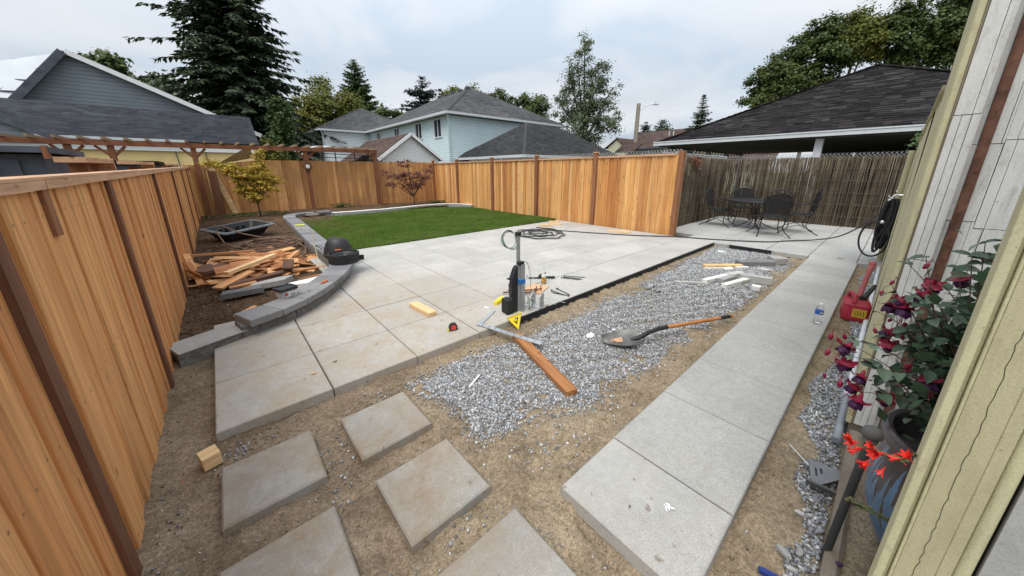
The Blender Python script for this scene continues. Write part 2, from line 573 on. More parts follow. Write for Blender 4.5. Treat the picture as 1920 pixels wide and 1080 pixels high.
def shingles(name, c, sc=1.0, contrast=.30):
    """far roofs: courses as fine dark lines, tabs only as uneven tone"""
    t = Mt(name, .95, .12)
    uv = t.n('ShaderNodeUVMap').outputs[0]
    br = t.n('ShaderNodeTexBrick')
    br.offset = .37
    br.inputs['Scale'].default_value = 1.0
    br.inputs['Color1'].default_value = tuple(x * (1 - contrast) for x in c) + (1,)
    br.inputs['Color2'].default_value = tuple(x * (1 + contrast) for x in c) + (1,)
    br.inputs['Mortar'].default_value = tuple(c) + (1,)
    br.inputs['Mortar Size'].default_value = 0.0
    br.inputs['Brick Width'].default_value = .31
    br.inputs['Row Height'].default_value = .145
    t.l(uv, br.inputs['Vector'])
    sp = t.n('ShaderNodeSeparateXYZ')
    t.l(uv, sp.inputs[0])
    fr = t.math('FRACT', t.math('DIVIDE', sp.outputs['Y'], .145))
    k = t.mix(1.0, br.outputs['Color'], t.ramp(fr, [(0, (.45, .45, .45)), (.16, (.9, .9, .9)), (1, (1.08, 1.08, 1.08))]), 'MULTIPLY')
    p = t.coords('Position', offset=False)
    n = t.noise(p, .35, 6, .6)
    k = t.mix(.9, k, t.ramp(n, [(.3, (.74, .74, .76)), (.7, (1.22, 1.22, 1.2))]), 'MULTIPLY')
    st = t.noise(t.coords('Position', (1.2, 1.2, .25), offset=False), 1.6, 4)
    k = t.mix(.5, k, t.ramp(st, [(.35, (.75, .75, .75)), (.65, (1.15, 1.15, 1.15))]), 'MULTIPLY')
    t.col(k)
    t.bump(fr, .35, .012)
    MATS[name] = t.m


shingles('roof_grey', (.080, .080, .083))
shingles('roof_slate', (.037, .040, .047))
shingles('roof_charcoal', (.042, .042, .043))
shingles('roof_brown', (.085, .058, .050))


def shingle_piece():
    t = Mt('shingle_dark', .97, .1)
    k = t.ramp(t.island(), [(0, (.011, .010, .010)), (.5, (.021, .019, .020)), (.85, (.031, .028, .028)), (1, (.048, .046, .046))])
    p = t.coords('Position', offset=False)
    k = t.mix(.8, k, t.ramp(t.noise(p, 1.2, 6), [(.3, (.7, .7, .7)), (.7, (1.3, 1.28, 1.25))]), 'MULTIPLY')
    t.col(k)
    MATS['shingle_dark'] = t.m


shingle_piece()


def reedmat():
    t = Mt('reed', .9, .15)
    k = t.ramp(t.island(), [(0, (.042, .033, .024)), (.3, (.08, .062, .044)), (.6, (.12, .094, .066)), (.85, (.175, .142, .10)), (1, (.235, .20, .15))])
    p = t.coords('Position', offset=False)
    k = t.mix(.8, k, t.ramp(t.noise(p, 6, 6), [(.3, (.65, .62, .60)), (.7, (1.2, 1.2, 1.2))]), 'MULTIPLY')
    t.col(k)
    MATS['reed'] = t.m


reedmat()


def glaze():
    """blue glaze running down under a brown rim, with drips"""
    t = Mt('pot_glaze', .28, .5)
    v = t.coords('Object', offset=False)
    sp = t.n('ShaderNodeSeparateXYZ')
    t.l(v, sp.inputs[0])
    at = t.n('ShaderNodeMath', operation='ARCTAN2')
    t.l(sp.outputs['Y'], at.inputs[0])
    t.l(sp.outputs['X'], at.inputs[1])
    cb = t.n('ShaderNodeCombineXYZ')
    t.l(t.math('MULTIPLY', at.outputs[0], 5.5), cb.inputs[0])
    t.l(t.math('MULTIPLY', sp.outputs['Z'], 1.6), cb.inputs[1])
    n = t.noise(cb.outputs[0], 2.2, 5, .6, .3)
    run = t.math('ADD', t.math('MULTIPLY', n, 1.25), t.math('MULTIPLY', sp.outputs['Z'], 1.15))
    k = t.ramp(run, [(.86, (.075, .16, .29)), (.97, (.11, .20, .30)), (1.0, (.07, .06, .06)), (1.0, (.055, .042, .042))])
    br = t.noise(v, 30, 5)
    k = t.mix(.7, k, t.ramp(br, [(.3, (.65, .65, .65)), (.7, (1.25, 1.25, 1.25))]), 'MULTIPLY')
    t.col(k)
    MATS['pot_glaze'] = t.m


glaze()
plain('pot_rim', (.06, .042, .045), .3, .5, var=.35, scale=20)
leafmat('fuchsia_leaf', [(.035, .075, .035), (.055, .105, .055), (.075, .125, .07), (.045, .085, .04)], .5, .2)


def leaf_random():
    t = Mt('fuchsia_leaf_one', .45, .35)
    k = t.ramp(t.rand(), [(0, (.04, .072, .04)), (.35, (.065, .105, .062)), (.65, (.095, .14, .088)), (.85, (.13, .18, .115)), (1, (.07, .06, .035))])
    p = t.coords('Object')
    k = t.mix(.5, k, t.ramp(t.noise(p, 30, 3), [(.3, (.8, .8, .8)), (.7, (1.15, 1.15, 1.15))]), 'MULTIPLY')
    t.col(k)
    MATS['fuchsia_leaf_one'] = t.m


leaf_random()
plain('sepal_red', (.24, .008, .034), .45, .35, var=.25, scale=40)
plain('corolla_purple', (.045, .008, .05), .5, .3, var=.35, scale=50)
plain('bud_red', (.22, .010, .04), .4, .4, var=.2, scale=40)
plain('stem_red', (.085, .045, .03), .6, .3, var=.2)
plain('crocosmia_red', (.56, .022, .014), .5, .3, var=.2, scale=40)
plain('stem_green', (.10, .11, .04), .6, .3, var=.2)


# ------------------------------------------------------------------ mesh helpers
class MB:
    """collects polygons and becomes ONE mesh object"""

    def __init__(s):
        s.v, s.f, s.mi, s.uv = [], [], [], None
        s.cur = 0

    def add(s, vs_, fs):
        o = len(s.v)
        s.v.extend([tuple(p) for p in vs_])
        s.f.extend([tuple(i + o for i in f) for f in fs])
        s.mi.extend([s.cur] * len(fs))
        return s

    def box(s, c, size, rot=None, ch=0.0):
        """box with centre c; ch chamfers the top rim"""
        x, y, z = size[0] / 2, size[1] / 2, size[2] / 2
        if ch <= 0:
            vs_ = [(-x, -y, -z), (x, -y, -z), (x, y, -z), (-x, y, -z), (-x, -y, z), (x, -y, z), (x, y, z), (-x, y, z)]
            fs = [(3, 2, 1, 0), (4, 5, 6, 7), (0, 1, 5, 4), (1, 2, 6, 5), (2, 3, 7, 6), (3, 0, 4, 7)]
        else:
            vs_ = [(-x, -y, -z), (x, -y, -z), (x, y, -z), (-x, y, -z), (-x, -y, z - ch), (x, -y, z - ch), (x, y, z - ch), (-x, y, z - ch),
                   (-x + ch, -y + ch, z), (x - ch, -y + ch, z), (x - ch, y - ch, z), (-x + ch, y - ch, z)]
            fs = [(3, 2, 1, 0), (8, 9, 10, 11), (0, 1, 5, 4), (1, 2, 6, 5), (2, 3, 7, 6), (3, 0, 4, 7),
                  (4, 5, 9, 8), (5, 6, 10, 9), (6, 7, 11, 10), (7, 4, 8, 11)]
        M = rot if rot is not None else Matrix.Identity(3)
        s.add([(M @ Vector(p)) + Vector(c) for p in vs_], fs)
        return s

    def cbox(s, c, size, ch, rot=None):
        """box with all twelve edges eased (eight-corner chamfer by octagonal section along z)"""
        x, y, z = size[0] / 2, size[1] / 2, size[2] / 2
        sec = [(-x + ch, -y), (x - ch, -y), (x, -y + ch), (x, y - ch), (x - ch, y), (-x + ch, y), (-x, y - ch), (-x, -y + ch)]
        M = rot if rot is not None else Matrix.Identity(3)
        vs_ = []
        for zz in (-z, z):
            vs_ += [(M @ Vector((a, b, zz))) + Vector(c) for a, b in sec]
        fs = [tuple(reversed(range(8))), tuple(range(8, 16))] + [(i, (i + 1) % 8, 8 + (i + 1) % 8, 8 + i) for i in range(8)]
        s.add(vs_, fs)
        return s

    def bar(s, p0, p1, w, h, up=(0, 0, 1)):
        p0, p1 = Vector(p0), Vector(p1)
        d = p1 - p0
        L = d.length
        d.normalize()
        sd_ = d.cross(Vector(up))
        if sd_.length < 1e-4:
            sd_ = d.cross(Vector((1, 0, 0)))
        sd_.normalize()
        u = sd_.cross(d)
        M = Matrix((d, sd_, u)).transposed()
        s.box((p0 + p1) / 2, (L, w, h), M)
        return s

    def tube(s, pts, r, seg=8, cap=True, closed=False):
        pts = [Vector(p) for p in pts]
        n = len(pts)
        rs = r if isinstance(r, (list, tuple)) else [r] * n
        rings = []
        ref = None
        for i, p in enumerate(pts):
            a = pts[(i - 1) % n] if (i > 0 or closed) else p
            b = pts[(i + 1) % n] if (i < n - 1 or closed) else p
            d = (b - a)
            if d.length < 1e-9:
                d = Vector((0, 0, 1))
            d.normalize()
            if ref is None:
                ref = Vector((0, 0, 1)) if abs(d.z) < .9 else Vector((1, 0, 0))
            x = d.cross(ref)
            if x.length < 1e-5:
                x = d.cross(Vector((0, 1, 0)))
            x.normalize()
            y = x.cross(d).normalized()
            ref = y
            rings.append([p + rs[i] * (math.cos(2 * math.pi * k / seg) * x + math.sin(2 * math.pi * k / seg) * y) for k in range(seg)])
        vs_ = [q for ring in rings for q in ring]
        fs = []
        m = n if closed else n - 1
        for i in range(m):
            j = (i + 1) % n
            for k in range(seg):
                k2 = (k + 1) % seg
                fs.append((i * seg + k, i * seg + k2, j * seg + k2, j * seg + k))
        if cap and not closed:
            fs.append(tuple(reversed(range(seg))))
            fs.append(tuple(range((n - 1) * seg, n * seg)))
        s.add(vs_, fs)
        return s

    def lathe(s, prof, c=(0, 0, 0), seg=24, M=None):
        """prof = [(r, z)...] turned round z"""
        vs_, fs = [], []
        c = Vector(c)
        for r, z in prof:
            for k in range(seg):
                a = 2 * math.pi * k / seg
                p = Vector((r * math.cos(a), r * math.sin(a), z))
                vs_.append((M @ p if M is not None else p) + c)
        n = len(prof)
        for i in range(n - 1):
            for k in range(seg):
                k2 = (k + 1) % seg
                fs.append((i * seg + k, i * seg + k2, (i + 1) * seg + k2, (i + 1) * seg + k))
        if prof[0][0] > 1e-4:
            fs.append(tuple(reversed(range(seg))))
        if prof[-1][0] > 1e-4:
            fs.append(tuple(range((n - 1) * seg, n * seg)))
        s.add(vs_, fs)
        return s

    def prism(s, poly, z0, z1, ch=0.0, M=None, c=(0, 0, 0)):
        """upright prism of a counter-clockwise outline"""
        n = len(poly)
        c = Vector(c)
        f = (lambda p: (M @ Vector(p)) + c) if M is not None else (lambda p: Vector(p) + c)
        vs_ = [f((x, y, z0)) for x, y in poly]
        if ch:
            cx_ = sum(p[0] for p in poly) / n
            cy_ = sum(p[1] for p in poly) / n
            vs_ += [f((x, y, z1 - ch)) for x, y in poly]
            ins = []
            for x, y in poly:
                dx, dy = cx_ - x, cy_ - y
                L = math.hypot(dx, dy) or 1
                ins.append(f((x + dx / L * ch * 1.3, y + dy / L * ch * 1.3, z1)))
            vs_ += ins
            fs = [tuple(reversed(range(n))), tuple(range(2 * n, 3 * n))]
            for k in (0, 1):
                fs += [(k * n + i, k * n + (i + 1) % n, (k + 1) * n + (i + 1) % n, (k + 1) * n + i) for i in range(n)]
        else:
            vs_ += [f((x, y, z1)) for x, y in poly]
            fs = [tuple(reversed(range(n))), tuple(range(n, 2 * n))] + [(i, (i + 1) % n, n + (i + 1) % n, n + i) for i in range(n)]
        s.add(vs_, fs)
        return s

    def poly(s, pts):
        s.add(pts, [tuple(range(len(pts)))])
        return s

    def ball(s, c, r, seg=12, rings=8, squash=(1, 1, 1)):
        prof = [(r * math.sin(math.pi * i / rings), -r * math.cos(math.pi * i / rings)) for i in range(rings + 1)]
        prof[0] = (1e-5, prof[0][1])
        prof[-1] = (1e-5, prof[-1][1])
        M = Matrix.Diagonal(Vector(squash))
        return s.lathe(prof, c, seg, M)

    def mesh(s, name, mats, smooth=False):
        me = bpy.data.meshes.new(name)
        me.from_pydata(s.v, [], s.f)
        for m in (mats if isinstance(mats, (list, tuple)) else [mats]):
            me.materials.append(MATS[m])
        if max(s.mi, default=0) > 0:
            me.polygons.foreach_set('material_index', s.mi)
        if smooth:
            me.polygons.foreach_set('use_smooth', [True] * len(me.polygons))
            try:
                me.set_sharp_from_angle(angle=math.radians(40))
            except Exception:
                pass
        me.update()
        return me


WL = {}          # world position of each root and part, for parts built in world coordinates


def thing(name, label, cat, loc=(0, 0, 0), rot=(0, 0, 0), group=None, kind=None):
    o = bpy.data.objects.new(name, None)
    o.empty_display_size = .05
    COL.objects.link(o)
    o.location = loc
    o.rotation_euler = rot
    if kind == 'structure':
        o['kind'] = 'structure'
    else:
        o['label'] = label
        o['category'] = cat
    if group:
        o['group'] = group
    WL[o.name] = Vector(loc)
    return o


def tag(o, label, cat, group=None):
    o['label'] = label
    o['category'] = cat
    if group:
        o['group'] = group
    return o


def link(name, me, parent=None, loc=(0, 0, 0), rot=(0, 0, 0), scale=None):
    o = bpy.data.objects.new(name, me)
    COL.objects.link(o)
    if parent is not None:
        o.parent = parent
    o.location = loc
    o.rotation_euler = rot
    if scale:
        o.scale = scale
    WL[o.name] = (WL[parent.name] if parent is not None else Vector((0, 0, 0))) + Vector(loc)
    return o


def part(parent, name, mb, mats, smooth=False, world=False, loc=(0, 0, 0), rot=(0, 0, 0)):
    """a part; world=True says the mesh was laid out in world coordinates"""
    if world:
        w = WL[parent.name]
        mb.v = [(x - w.x, y - w.y, z - w.z) for x, y, z in mb.v]
    return link(name, mb.mesh(name, mats, smooth), parent, loc, rot)


def lone(name, mb, mats, label, cat, loc=(0, 0, 0), rot=(0, 0, 0), group=None, smooth=False, origin=None):
    """a thing that is one mesh; origin moves a mesh laid out in world coordinates to its own origin"""
    if origin is not None:
        w = Vector(origin)
        mb.v = [(x - w.x, y - w.y, z - w.z) for x, y, z in mb.v]
        loc = origin
    o = link(name, mb.mesh(name, mats, smooth), None, loc, rot)
    return tag(o, label, cat, group)


def copy_tree(o, parent=None):
    c = o.copy()
    COL.objects.link(c)
    if parent is not None:
        c.parent = parent
    for ch in list(o.children):
        copy_tree(ch, c)
    return c


def np_mesh(name, verts, faces, mat, smooth=False, n=None):
    """big meshes straight from numpy arrays; faces is (k, 3) or (k, 4)"""
    me = bpy.data.meshes.new(name)
    k, m = faces.shape
    me.vertices.add(len(verts))
    me.vertices.foreach_set('co', np.ascontiguousarray(verts, dtype=np.float32).ravel())
    me.loops.add(k * m)
    me.loops.foreach_set('vertex_index', np.ascontiguousarray(faces, dtype=np.int32).ravel())
    me.polygons.add(k)
    me.polygons.foreach_set('loop_start', np.arange(0, k * m, m, dtype=np.int32))
    me.polygons.foreach_set('loop_total', np.full(k, m, dtype=np.int32))
    if smooth:
        me.polygons.foreach_set('use_smooth', np.ones(k, dtype=bool))
    me.materials.append(MATS[mat])
    me.update(calc_edges=True)
    return me


# value noise on numpy arrays
_perm = np.random.default_rng(5).random((256, 256))


def vnoise(x, y, freq, octs=4, gain=.5, ox=0.0):
    out = np.zeros_like(x, dtype=float)
    amp, tot = 1.0, 0.0
    for o in range(octs):
        fx, fy = x * freq + 17.3 * o + ox, y * freq + 9.1 * o + ox * .7
        ix, iy = np.floor(fx).astype(int), np.floor(fy).astype(int)
        tx, ty = fx - ix, fy - iy
        tx, ty = tx * tx * (3 - 2 * tx), ty * ty * (3 - 2 * ty)
        a, b = _perm[ix % 256, iy % 256], _perm[(ix + 1) % 256, iy % 256]
        c, d = _perm[ix % 256, (iy + 1) % 256], _perm[(ix + 1) % 256, (iy + 1) % 256]
        out += amp * ((a * (1 - tx) + b * tx) * (1 - ty) + (c * (1 - tx) + d * tx) * ty)
        tot += amp
        amp *= gain
        freq *= 2
    return out / tot


def inside(px, py, poly):
    poly = np.asarray(poly)
    r = np.zeros(px.shape, bool)
    j = len(poly) - 1
    for i in range(len(poly)):
        xi, yi = poly[i]
        xj, yj = poly[j]
        cnd = ((yi > py) != (yj > py)) & (px < (xj - xi) * (py - yi) / (yj - yi + 1e-12) + xi)
        r ^= cnd
        j = i
    return r


def edge_dist(px, py, poly):
    poly = np.asarray(poly, float)
    d = np.full(px.shape, 1e9)
    for i in range(len(poly)):
        a, b = poly[i], poly[(i + 1) % len(poly)]
        ab = b - a
        t = np.clip(((px - a[0]) * ab[0] + (py - a[1]) * ab[1]) / (ab @ ab + 1e-12), 0, 1)
        d = np.minimum(d, np.hypot(px - a[0] - t * ab[0], py - a[1] - t * ab[1]))
    return d


def leaf_quads(P, N, size, aspect=1.6, rngl=rng):
    """one bent-free diamond leaf per point: P (n,3), N (n,3) leaf normals, size (n,)"""
    n = len(P)
    N = N / np.linalg.norm(N, axis=1, keepdims=True)
    t = rngl.normal(size=(n, 3))
    t -= (t * N).sum(1, keepdims=True) * N
    t /= np.linalg.norm(t, axis=1, keepdims=True)
    b = np.cross(N, t)
    L = (size * aspect / 2)[:, None]
    W = (size / 2)[:, None]
    v = np.stack([P - t * L, P + b * W - t * L * .15, P + t * L, P - b * W - t * L * .15], 1).reshape(-1, 3)
    f = np.arange(4 * n).reshape(n, 4)
    return v, f


# ------------------------------------------------------------------ ground
def grid_mesh(name, x0, x1, y0, y1, step, hf, mat):
    nx, ny = int(round((x1 - x0) / step)) + 1, int(round((y1 - y0) / step)) + 1
    X, Y = np.meshgrid(np.linspace(x0, x1, nx), np.linspace(y0, y1, ny), indexing='ij')
    Z = hf(X, Y)
    v = np.stack([X, Y, Z], -1).reshape(-1, 3)
    i = np.arange(nx - 1)[:, None] * ny + np.arange(ny - 1)[None, :]
    f = np.stack([i, i + ny, i + ny + 1, i + 1], -1).reshape(-1, 4)
    return np_mesh(name, v, f, mat, True)


GRAVEL = [(0.80, 2.02), (.93, 1.72), (.94, 1.52), (.905, 1.33), (1.02, 1.27), (1.12, 1.262), (1.32, 1.24), (1.5, 1.10), (1.70, 1.06), (1.85, 1.13), (2.05, 1.10),
          (2.3, 1.02), (2.6, 1.03), (2.84, 1.06), (3.1, .95), (3.45, .94), (4.0, .97), (4.53, .93), (5.43, .93), (6.0, 1.0), (6.4, .93), (6.88, .92),
          (7.38, 1.08), (7.42, 2.16), (6.2, 2.18), (5.4, 2.06), (4.6, 2.08), (3.93, 1.97), (3.3, 2.03), (2.69, 1.95), (2.3, 2.03), (2.01, 1.99), (1.6, 2.06), (1.2, 2.09)]
GRAVEL2 = [(7.3, -.05), (7.3, .05), (6.6, .12), (5.6, .02), (5.2, .12), (4.3, .02), (3.5, .05), (3.2, .11), (2.95, .145), (2.75, .10), (2.5, .13), (2.38, .06),
           (2.22, -.005), (2.08, .05), (1.93, .055), (1.8, .0), (1.62, -.03), (1.5, .01), (1.40, .0), (1.3, -.02), (1.2, -.04), (.9, .0), (.9, -.085), (7.3, -.075)]


def sand_h(X, Y):
    h = -.075 + .020 * (vnoise(X, Y, 1.5, 3) - .5) + .030 * (vnoise(X, Y, 6, 4, .55) - .5) + .018 * (vnoise(X, Y, 24, 3, .65) - .5)
    # footprints: shallow soles pressed in pairs
    for fx, fy, fa in ((.78, 1.12, .5), (1.02, 1.0, .9), (1.22, .95, .6), (.82, .62, 1.2), (.2, 1.48, 1.9), (.26, 1.04, 1.6), (-.35, 1.5, 1.5), (-.3, 1.25, 1.7), (.9, 1.3, .3), (1.75, .93, .2), (2.2, .9, .1), (2.75, .9, .3), (.82, .86, 1.0), (.95, .55, 1.4), (.25, .75, 1.3)):
        du = (X - fx) * np.cos(fa) + (Y - fy) * np.sin(fa)
        dv = -(X - fx) * np.sin(fa) + (Y - fy) * np.cos(fa)
        q = (du / .125) ** 2 + (dv / .045) ** 2
        h += -.013 * np.clip(1.2 - q, 0, 1) + .009 * np.exp(-(q - 1.6) ** 2 / .25)
    # ridges left by a rake and feet
    h += .009 * np.sin((X * .9 + Y * 1.6) * 21 + 5 * vnoise(X, Y, 2.2, 2)) * (vnoise(X, Y, 1.2, 2, ox=4) > .52)
    # the gravel lies as a shallow bed on the sand
    d = np.where(inside(X, Y, GRAVEL), edge_dist(X, Y, GRAVEL), 0)
    h += .018 * np.clip(d / .12, 0, 1)
    # sand is banked up along slab edges
    h += .018 * np.exp(-np.abs(Y - 2.24) / .06) * (X > -.25) + .02 * np.exp(-np.abs(Y - .79) / .05) * (X > .95) + .012 * np.exp(-np.abs(Y - .15) / .05)
    h += np.where(X < -.28, .03 * np.clip((-.28 - X) / .2, 0, 1), 0)
    return np.minimum(h, -.032)


sand = link('sand', grid_mesh('sand', -.62, 7.6, -.10, 3.9, .0155, sand_h, 'sand'))
sand['kind'] = 'structure'


def soil_h(X, Y):
    h = -.045 + .0115 * (Y - 3.6) + .05 * (vnoise(X, Y, 1.3, 3) - .5) + .035 * (vnoise(X, Y, 5, 4, .6) - .5) + .015 * (vnoise(X, Y, 18, 3, .6) - .5)
    return h


soil = link('garden_bed', grid_mesh('garden_bed', -.62, 2.6, 3.55, 14.45, .03, soil_h, 'garden_soil'))
soil['kind'] = 'structure'
bb = link('back_bed', grid_mesh('back_bed', 1.9, 7.7, 12.0, 14.45, .05, lambda X, Y: .08 + .04 * (vnoise(X, Y, 3, 4) - .5), 'garden_soil'))
bb['kind'] = 'structure'
gm = MB()
gm.poly([(-300, -300, -.16), (300, -300, -.16), (300, 300, -.16), (-300, 300, -.16)])
gr = link('ground', gm.mesh('ground', 'far_ground'))
gr['kind'] = 'structure'


# lawn: a thin turf sheet, then the blades
LAWN = [(1.30, 6.54), (7.22, 6.54), (7.55, 6.62), (7.55, 10.95), (7.30, 11.5), (6.6, 11.98), (5.6, 12.05), (4.0, 11.78), (2.6, 11.85), (1.95, 11.85), (1.72, 11.3), (1.62, 9.4), (1.47, 6.7), (1.36, 6.54)]
lm_ = MB()
lm_.prism([(x, y) for x, y in LAWN], -.05, .012)
MATS['turf'] = None
plain('turf', (.05, .085, .02), .9, .1, var=.4, scale=3)
lawn = link('lawn', lm_.mesh('lawn', 'turf'))
lawn['kind'] = 'structure'


def grass():
    n0 = 250000
    x = rng.uniform(1.3, 7.55, n0)
    y = 6.50 + (rng.random(n0) ** 1.35) * 5.6
    k = inside(x, y - .028 * vnoise(x, y, 9, 2) + .0, [(a, b if b > 6.6 else b - .03) for a, b in LAWN])
    x, y = x[k], y[k]
    keep = rng.random(len(x)) < np.clip(.55 + 1.2 * (vnoise(x, y, 2.5, 3) - .25), .3, 1)
    x, y = x[keep], y[keep]
    n = len(x)
    h = rng.uniform(.022, .05, n) * (.7 + .6 * vnoise(x, y, .9, 2)) * np.where(y > 10, 1.15, 1)
    a = rng.normal(0, .9, n) + 9 * vnoise(x, y, 1.6, 3)
    w = rng.uniform(.003, .0055, n) * np.where(y > 8.5, 1.7, 1.1)
    lean = rng.uniform(.1, .8, n) * h
    la = a + rng.normal(0, .8, n)
    dx, dy = np.cos(a) * w, np.sin(a) * w
    b0 = np.stack([x - dx, y - dy, np.full(n, .010)], -1)
    b1 = np.stack([x + dx, y + dy, np.full(n, .010)], -1)
    t = np.stack([x + np.cos(la) * lean, y + np.sin(la) * lean, .01 + h], -1)
    v = np.stack([b0, b1, t], 1).reshape(-1, 3)
    o = link('grass', np_mesh('grass', v, np.arange(3 * n).reshape(n, 3), 'grass'))
    o['kind'] = 'stuff'
    o['label'] = 'short mown green grass covering the curved lawn'


grass()

# ------------------------------------------------------------------ gravel
CUBE_V = np.array([(-1, -1, -1), (1, -1, -1), (1, 1, -1), (-1, 1, -1), (-1, -1, 1), (1, -1, 1), (1, 1, 1), (-1, 1, 1)], float)
CUBE_F = np.array([(3, 2, 1, 0), (4, 5, 6, 7), (0, 1, 5, 4), (1, 2, 6, 5), (2, 3, 7, 6), (3, 0, 4, 7)])


def stones(x, y, z, r, squash=.75):
    n = len(x)
    v = CUBE_V[None] * (r[:, None, None] * .62)
    v = v * rng.uniform(.6, 1.25, (n, 1, 3)) * rng.uniform(.62, 1.25, (n, 8, 3))
    v[..., 2] *= squash
    q = rng.normal(size=(n, 4))
    q /= np.linalg.norm(q, axis=1, keepdims=True)
    w, i, j, k = q.T
    Rm = np.stack([np.stack([1 - 2 * (j * j + k * k), 2 * (i * j - k * w), 2 * (i * k + j * w)], -1),
                   np.stack([2 * (i * j + k * w), 1 - 2 * (i * i + k * k), 2 * (j * k - i * w)], -1),
                   np.stack([2 * (i * k - j * w), 2 * (j * k + i * w), 1 - 2 * (i * i + j * j)], -1)], 1)
    v = np.einsum('nij,nkj->nki', Rm, v)
    v += np.stack([x, y, z], -1)[:, None]
    f = CUBE_F[None] + 8 * np.arange(n)[:, None, None]
    return v.reshape(-1, 3), f.reshape(-1, 4)


def gravel():
    V, Fc = [], []
    off = 0

    def put(x, y, r, sink=.2, name=None):
        nonlocal off
        z = sand_h(x, y) + r * (.5 - sink) + rng.uniform(0, .5, len(x)) * r
        v, f = stones(x, y, z, r)
        V.append(v)
        Fc.append(f + off)
        off += len(v)
    # main bed: two loose layers, denser where the camera sees each stone
    n = 150000
    x = .78 + (rng.random(n) ** 1.25) * 6.7
    y = rng.uniform(.85, 2.2, n)
    e_ = edge_dist(x, y, GRAVEL)
    ins = inside(x, y, GRAVEL)
    wob = .05 * (vnoise(x, y, 7, 3) - .5) * 2
    k = (ins & (e_ + wob > -.0)) | (~ins & (rng.random(n) < .5 * np.exp(-e_ / .035)))
    k &= ~((vnoise(x, y, 5, 3, ox=3) > .69) & (e_ < .16)) & (y < 2.2)
    x, y = x[k], y[k]
    put(x, y, (.0036 + .0078 * rng.random(len(x)) ** 1.9) * np.where(x > 4, 1.2, 1))
    # the narrow strip by the house
    n = 22000
    x = .9 + rng.random(n) * 6.4
    y = rng.uniform(-.09, .17, n)
    ins = inside(x, y, GRAVEL2)
    k = ins & (vnoise(x, y, 6, 2, ox=8) < .75)
    x, y = x[k], y[k]
    put(x, y, (.004 + .0085 * rng.random(len(x)) ** 1.6) * np.where(x < 1.7, 1.1, 1))
    # strays on the sand
    n = 2600
    x = -.45 + rng.random(n) ** 1.3 * 4.5
    y = rng.uniform(.1, 2.25, n)
    k = (vnoise(x, y, 2.0, 3, ox=2) > .48) & ~inside(x, y, [(.95, .15), (8, .15), (8, .78), (.95, .78)])
    x, y = x[k], y[k]
    put(x, y, rng.uniform(.002, .0075, len(x)), .35)
    # a few clusters called out by the photograph
    for cx_, cy_, s_, m in ((1.10, 1.02, .10, 60), (1.35, .98, .09, 30), (.62, 2.0, .12, 90), (-.16, 2.12, .05, 45), (.28, 1.75, .12, 60), (.2, 1.47, .07, 22), (.55, .95, .12, 45), (1.75, .98, .06, 30)):
        x, y = rng.normal(cx_, s_, m), rng.normal(cy_, s_ * .7, m)
        put(x, y, rng.uniform(.003, .011, m), .25)
    o = link('gravel', np_mesh('gravel', np.concatenate(V), np.concatenate(Fc), 'gravel'))
    o['kind'] = 'stuff'
    o['label'] = 'loose grey crushed gravel spread over the sand'
    # clods and crumbs of the sand itself, thickest along slab edges
    V, Fc, off = [], [], 0
    n = 26000
    x = -.48 + rng.random(n) * 8
    y = rng.uniform(.1, 3.4, n)
    bare = ~inside(x, y, [(.95, .16), (8, .16), (8, .79), (.95, .79)]) & ~((x > -.27) & (y > 2.26)) & ~(inside(x, y, GRAVEL) & (edge_dist(x, y, GRAVEL) > .1)) & (x < 7.4)
    edge = np.minimum(np.abs(y - 2.24) + 9 * (x < -.3), np.minimum(np.abs(y - .80) + 9 * (x < .95), np.abs(x + .46)))
    k = bare & (rng.random(n) < .16 + .6 * np.exp(-edge / .07) + .35 * (vnoise(x, y, 3, 3, ox=6) > .58)) & (y < 3.5)
    x, y = x[k], y[k]
    r = .0018 + .007 * rng.random(len(x)) ** 3.2
    put(x, y, r, .3)
    o = link('sand_clods', np_mesh('sand_clods', np.concatenate(V), np.concatenate(Fc), 'clod'))
    o['kind'] = 'stuff'
    o['label'] = 'small clods and crumbs of sand on the bare ground'
    V, Fc, off = [], [], 0
    # stones in the garden soil
    n = 260
    x = rng.uniform(-.5, 1.1, n)
    y = 3.7 + rng.random(n) ** 1.5 * 9.5
    z = soil_h(x, y)
    r = .003 + .014 * rng.random(n) ** 2
    k = z > -.2
    v, f = stones(x[k], y[k], z[k] + .003, r[k], .6)
    V.append(v)
    Fc.append(f + off)
    n = 9000
    x = rng.uniform(-.5, 1.15, n)
    y = 3.6 + rng.random(n) ** 1.3 * 10
    r = .003 + .018 * rng.random(n) ** 2.5
    v2, f2 = stones(x, y, soil_h(x, y) + .002, r, .7)
    o = link('soil_clods', np_mesh('soil_clods', v2, f2, 'garden_soil'))
    o['kind'] = 'stuff'
    o['label'] = 'dark clods of earth on the garden bed'
    o = link('soil_pebbles', np_mesh('soil_pebbles', np.concatenate(V), np.concatenate(Fc), 'gravel'))
    o['kind'] = 'stuff'
    o['label'] = 'scattered pebbles on the garden bed'


gravel()

# ------------------------------------------------------------------ paving
TX, TY = .6158, .6098
X0, Y0 = .3645, 2.2736           # a joint crossing of the patio


def slab_mesh(name, sx, sy, h, mat, ch=.006):
    m = MB()
    m.box((0, 0, -h / 2), (sx - .003, sy - .003, h), ch=ch)
    return m.mesh(name, mat)


patio = thing('patio', None, None, (3.5, 4.0, 0), kind='structure')
full = slab_mesh('paver', TX - .005, TY - .005, .075, 'paver')
trim_cache = {}


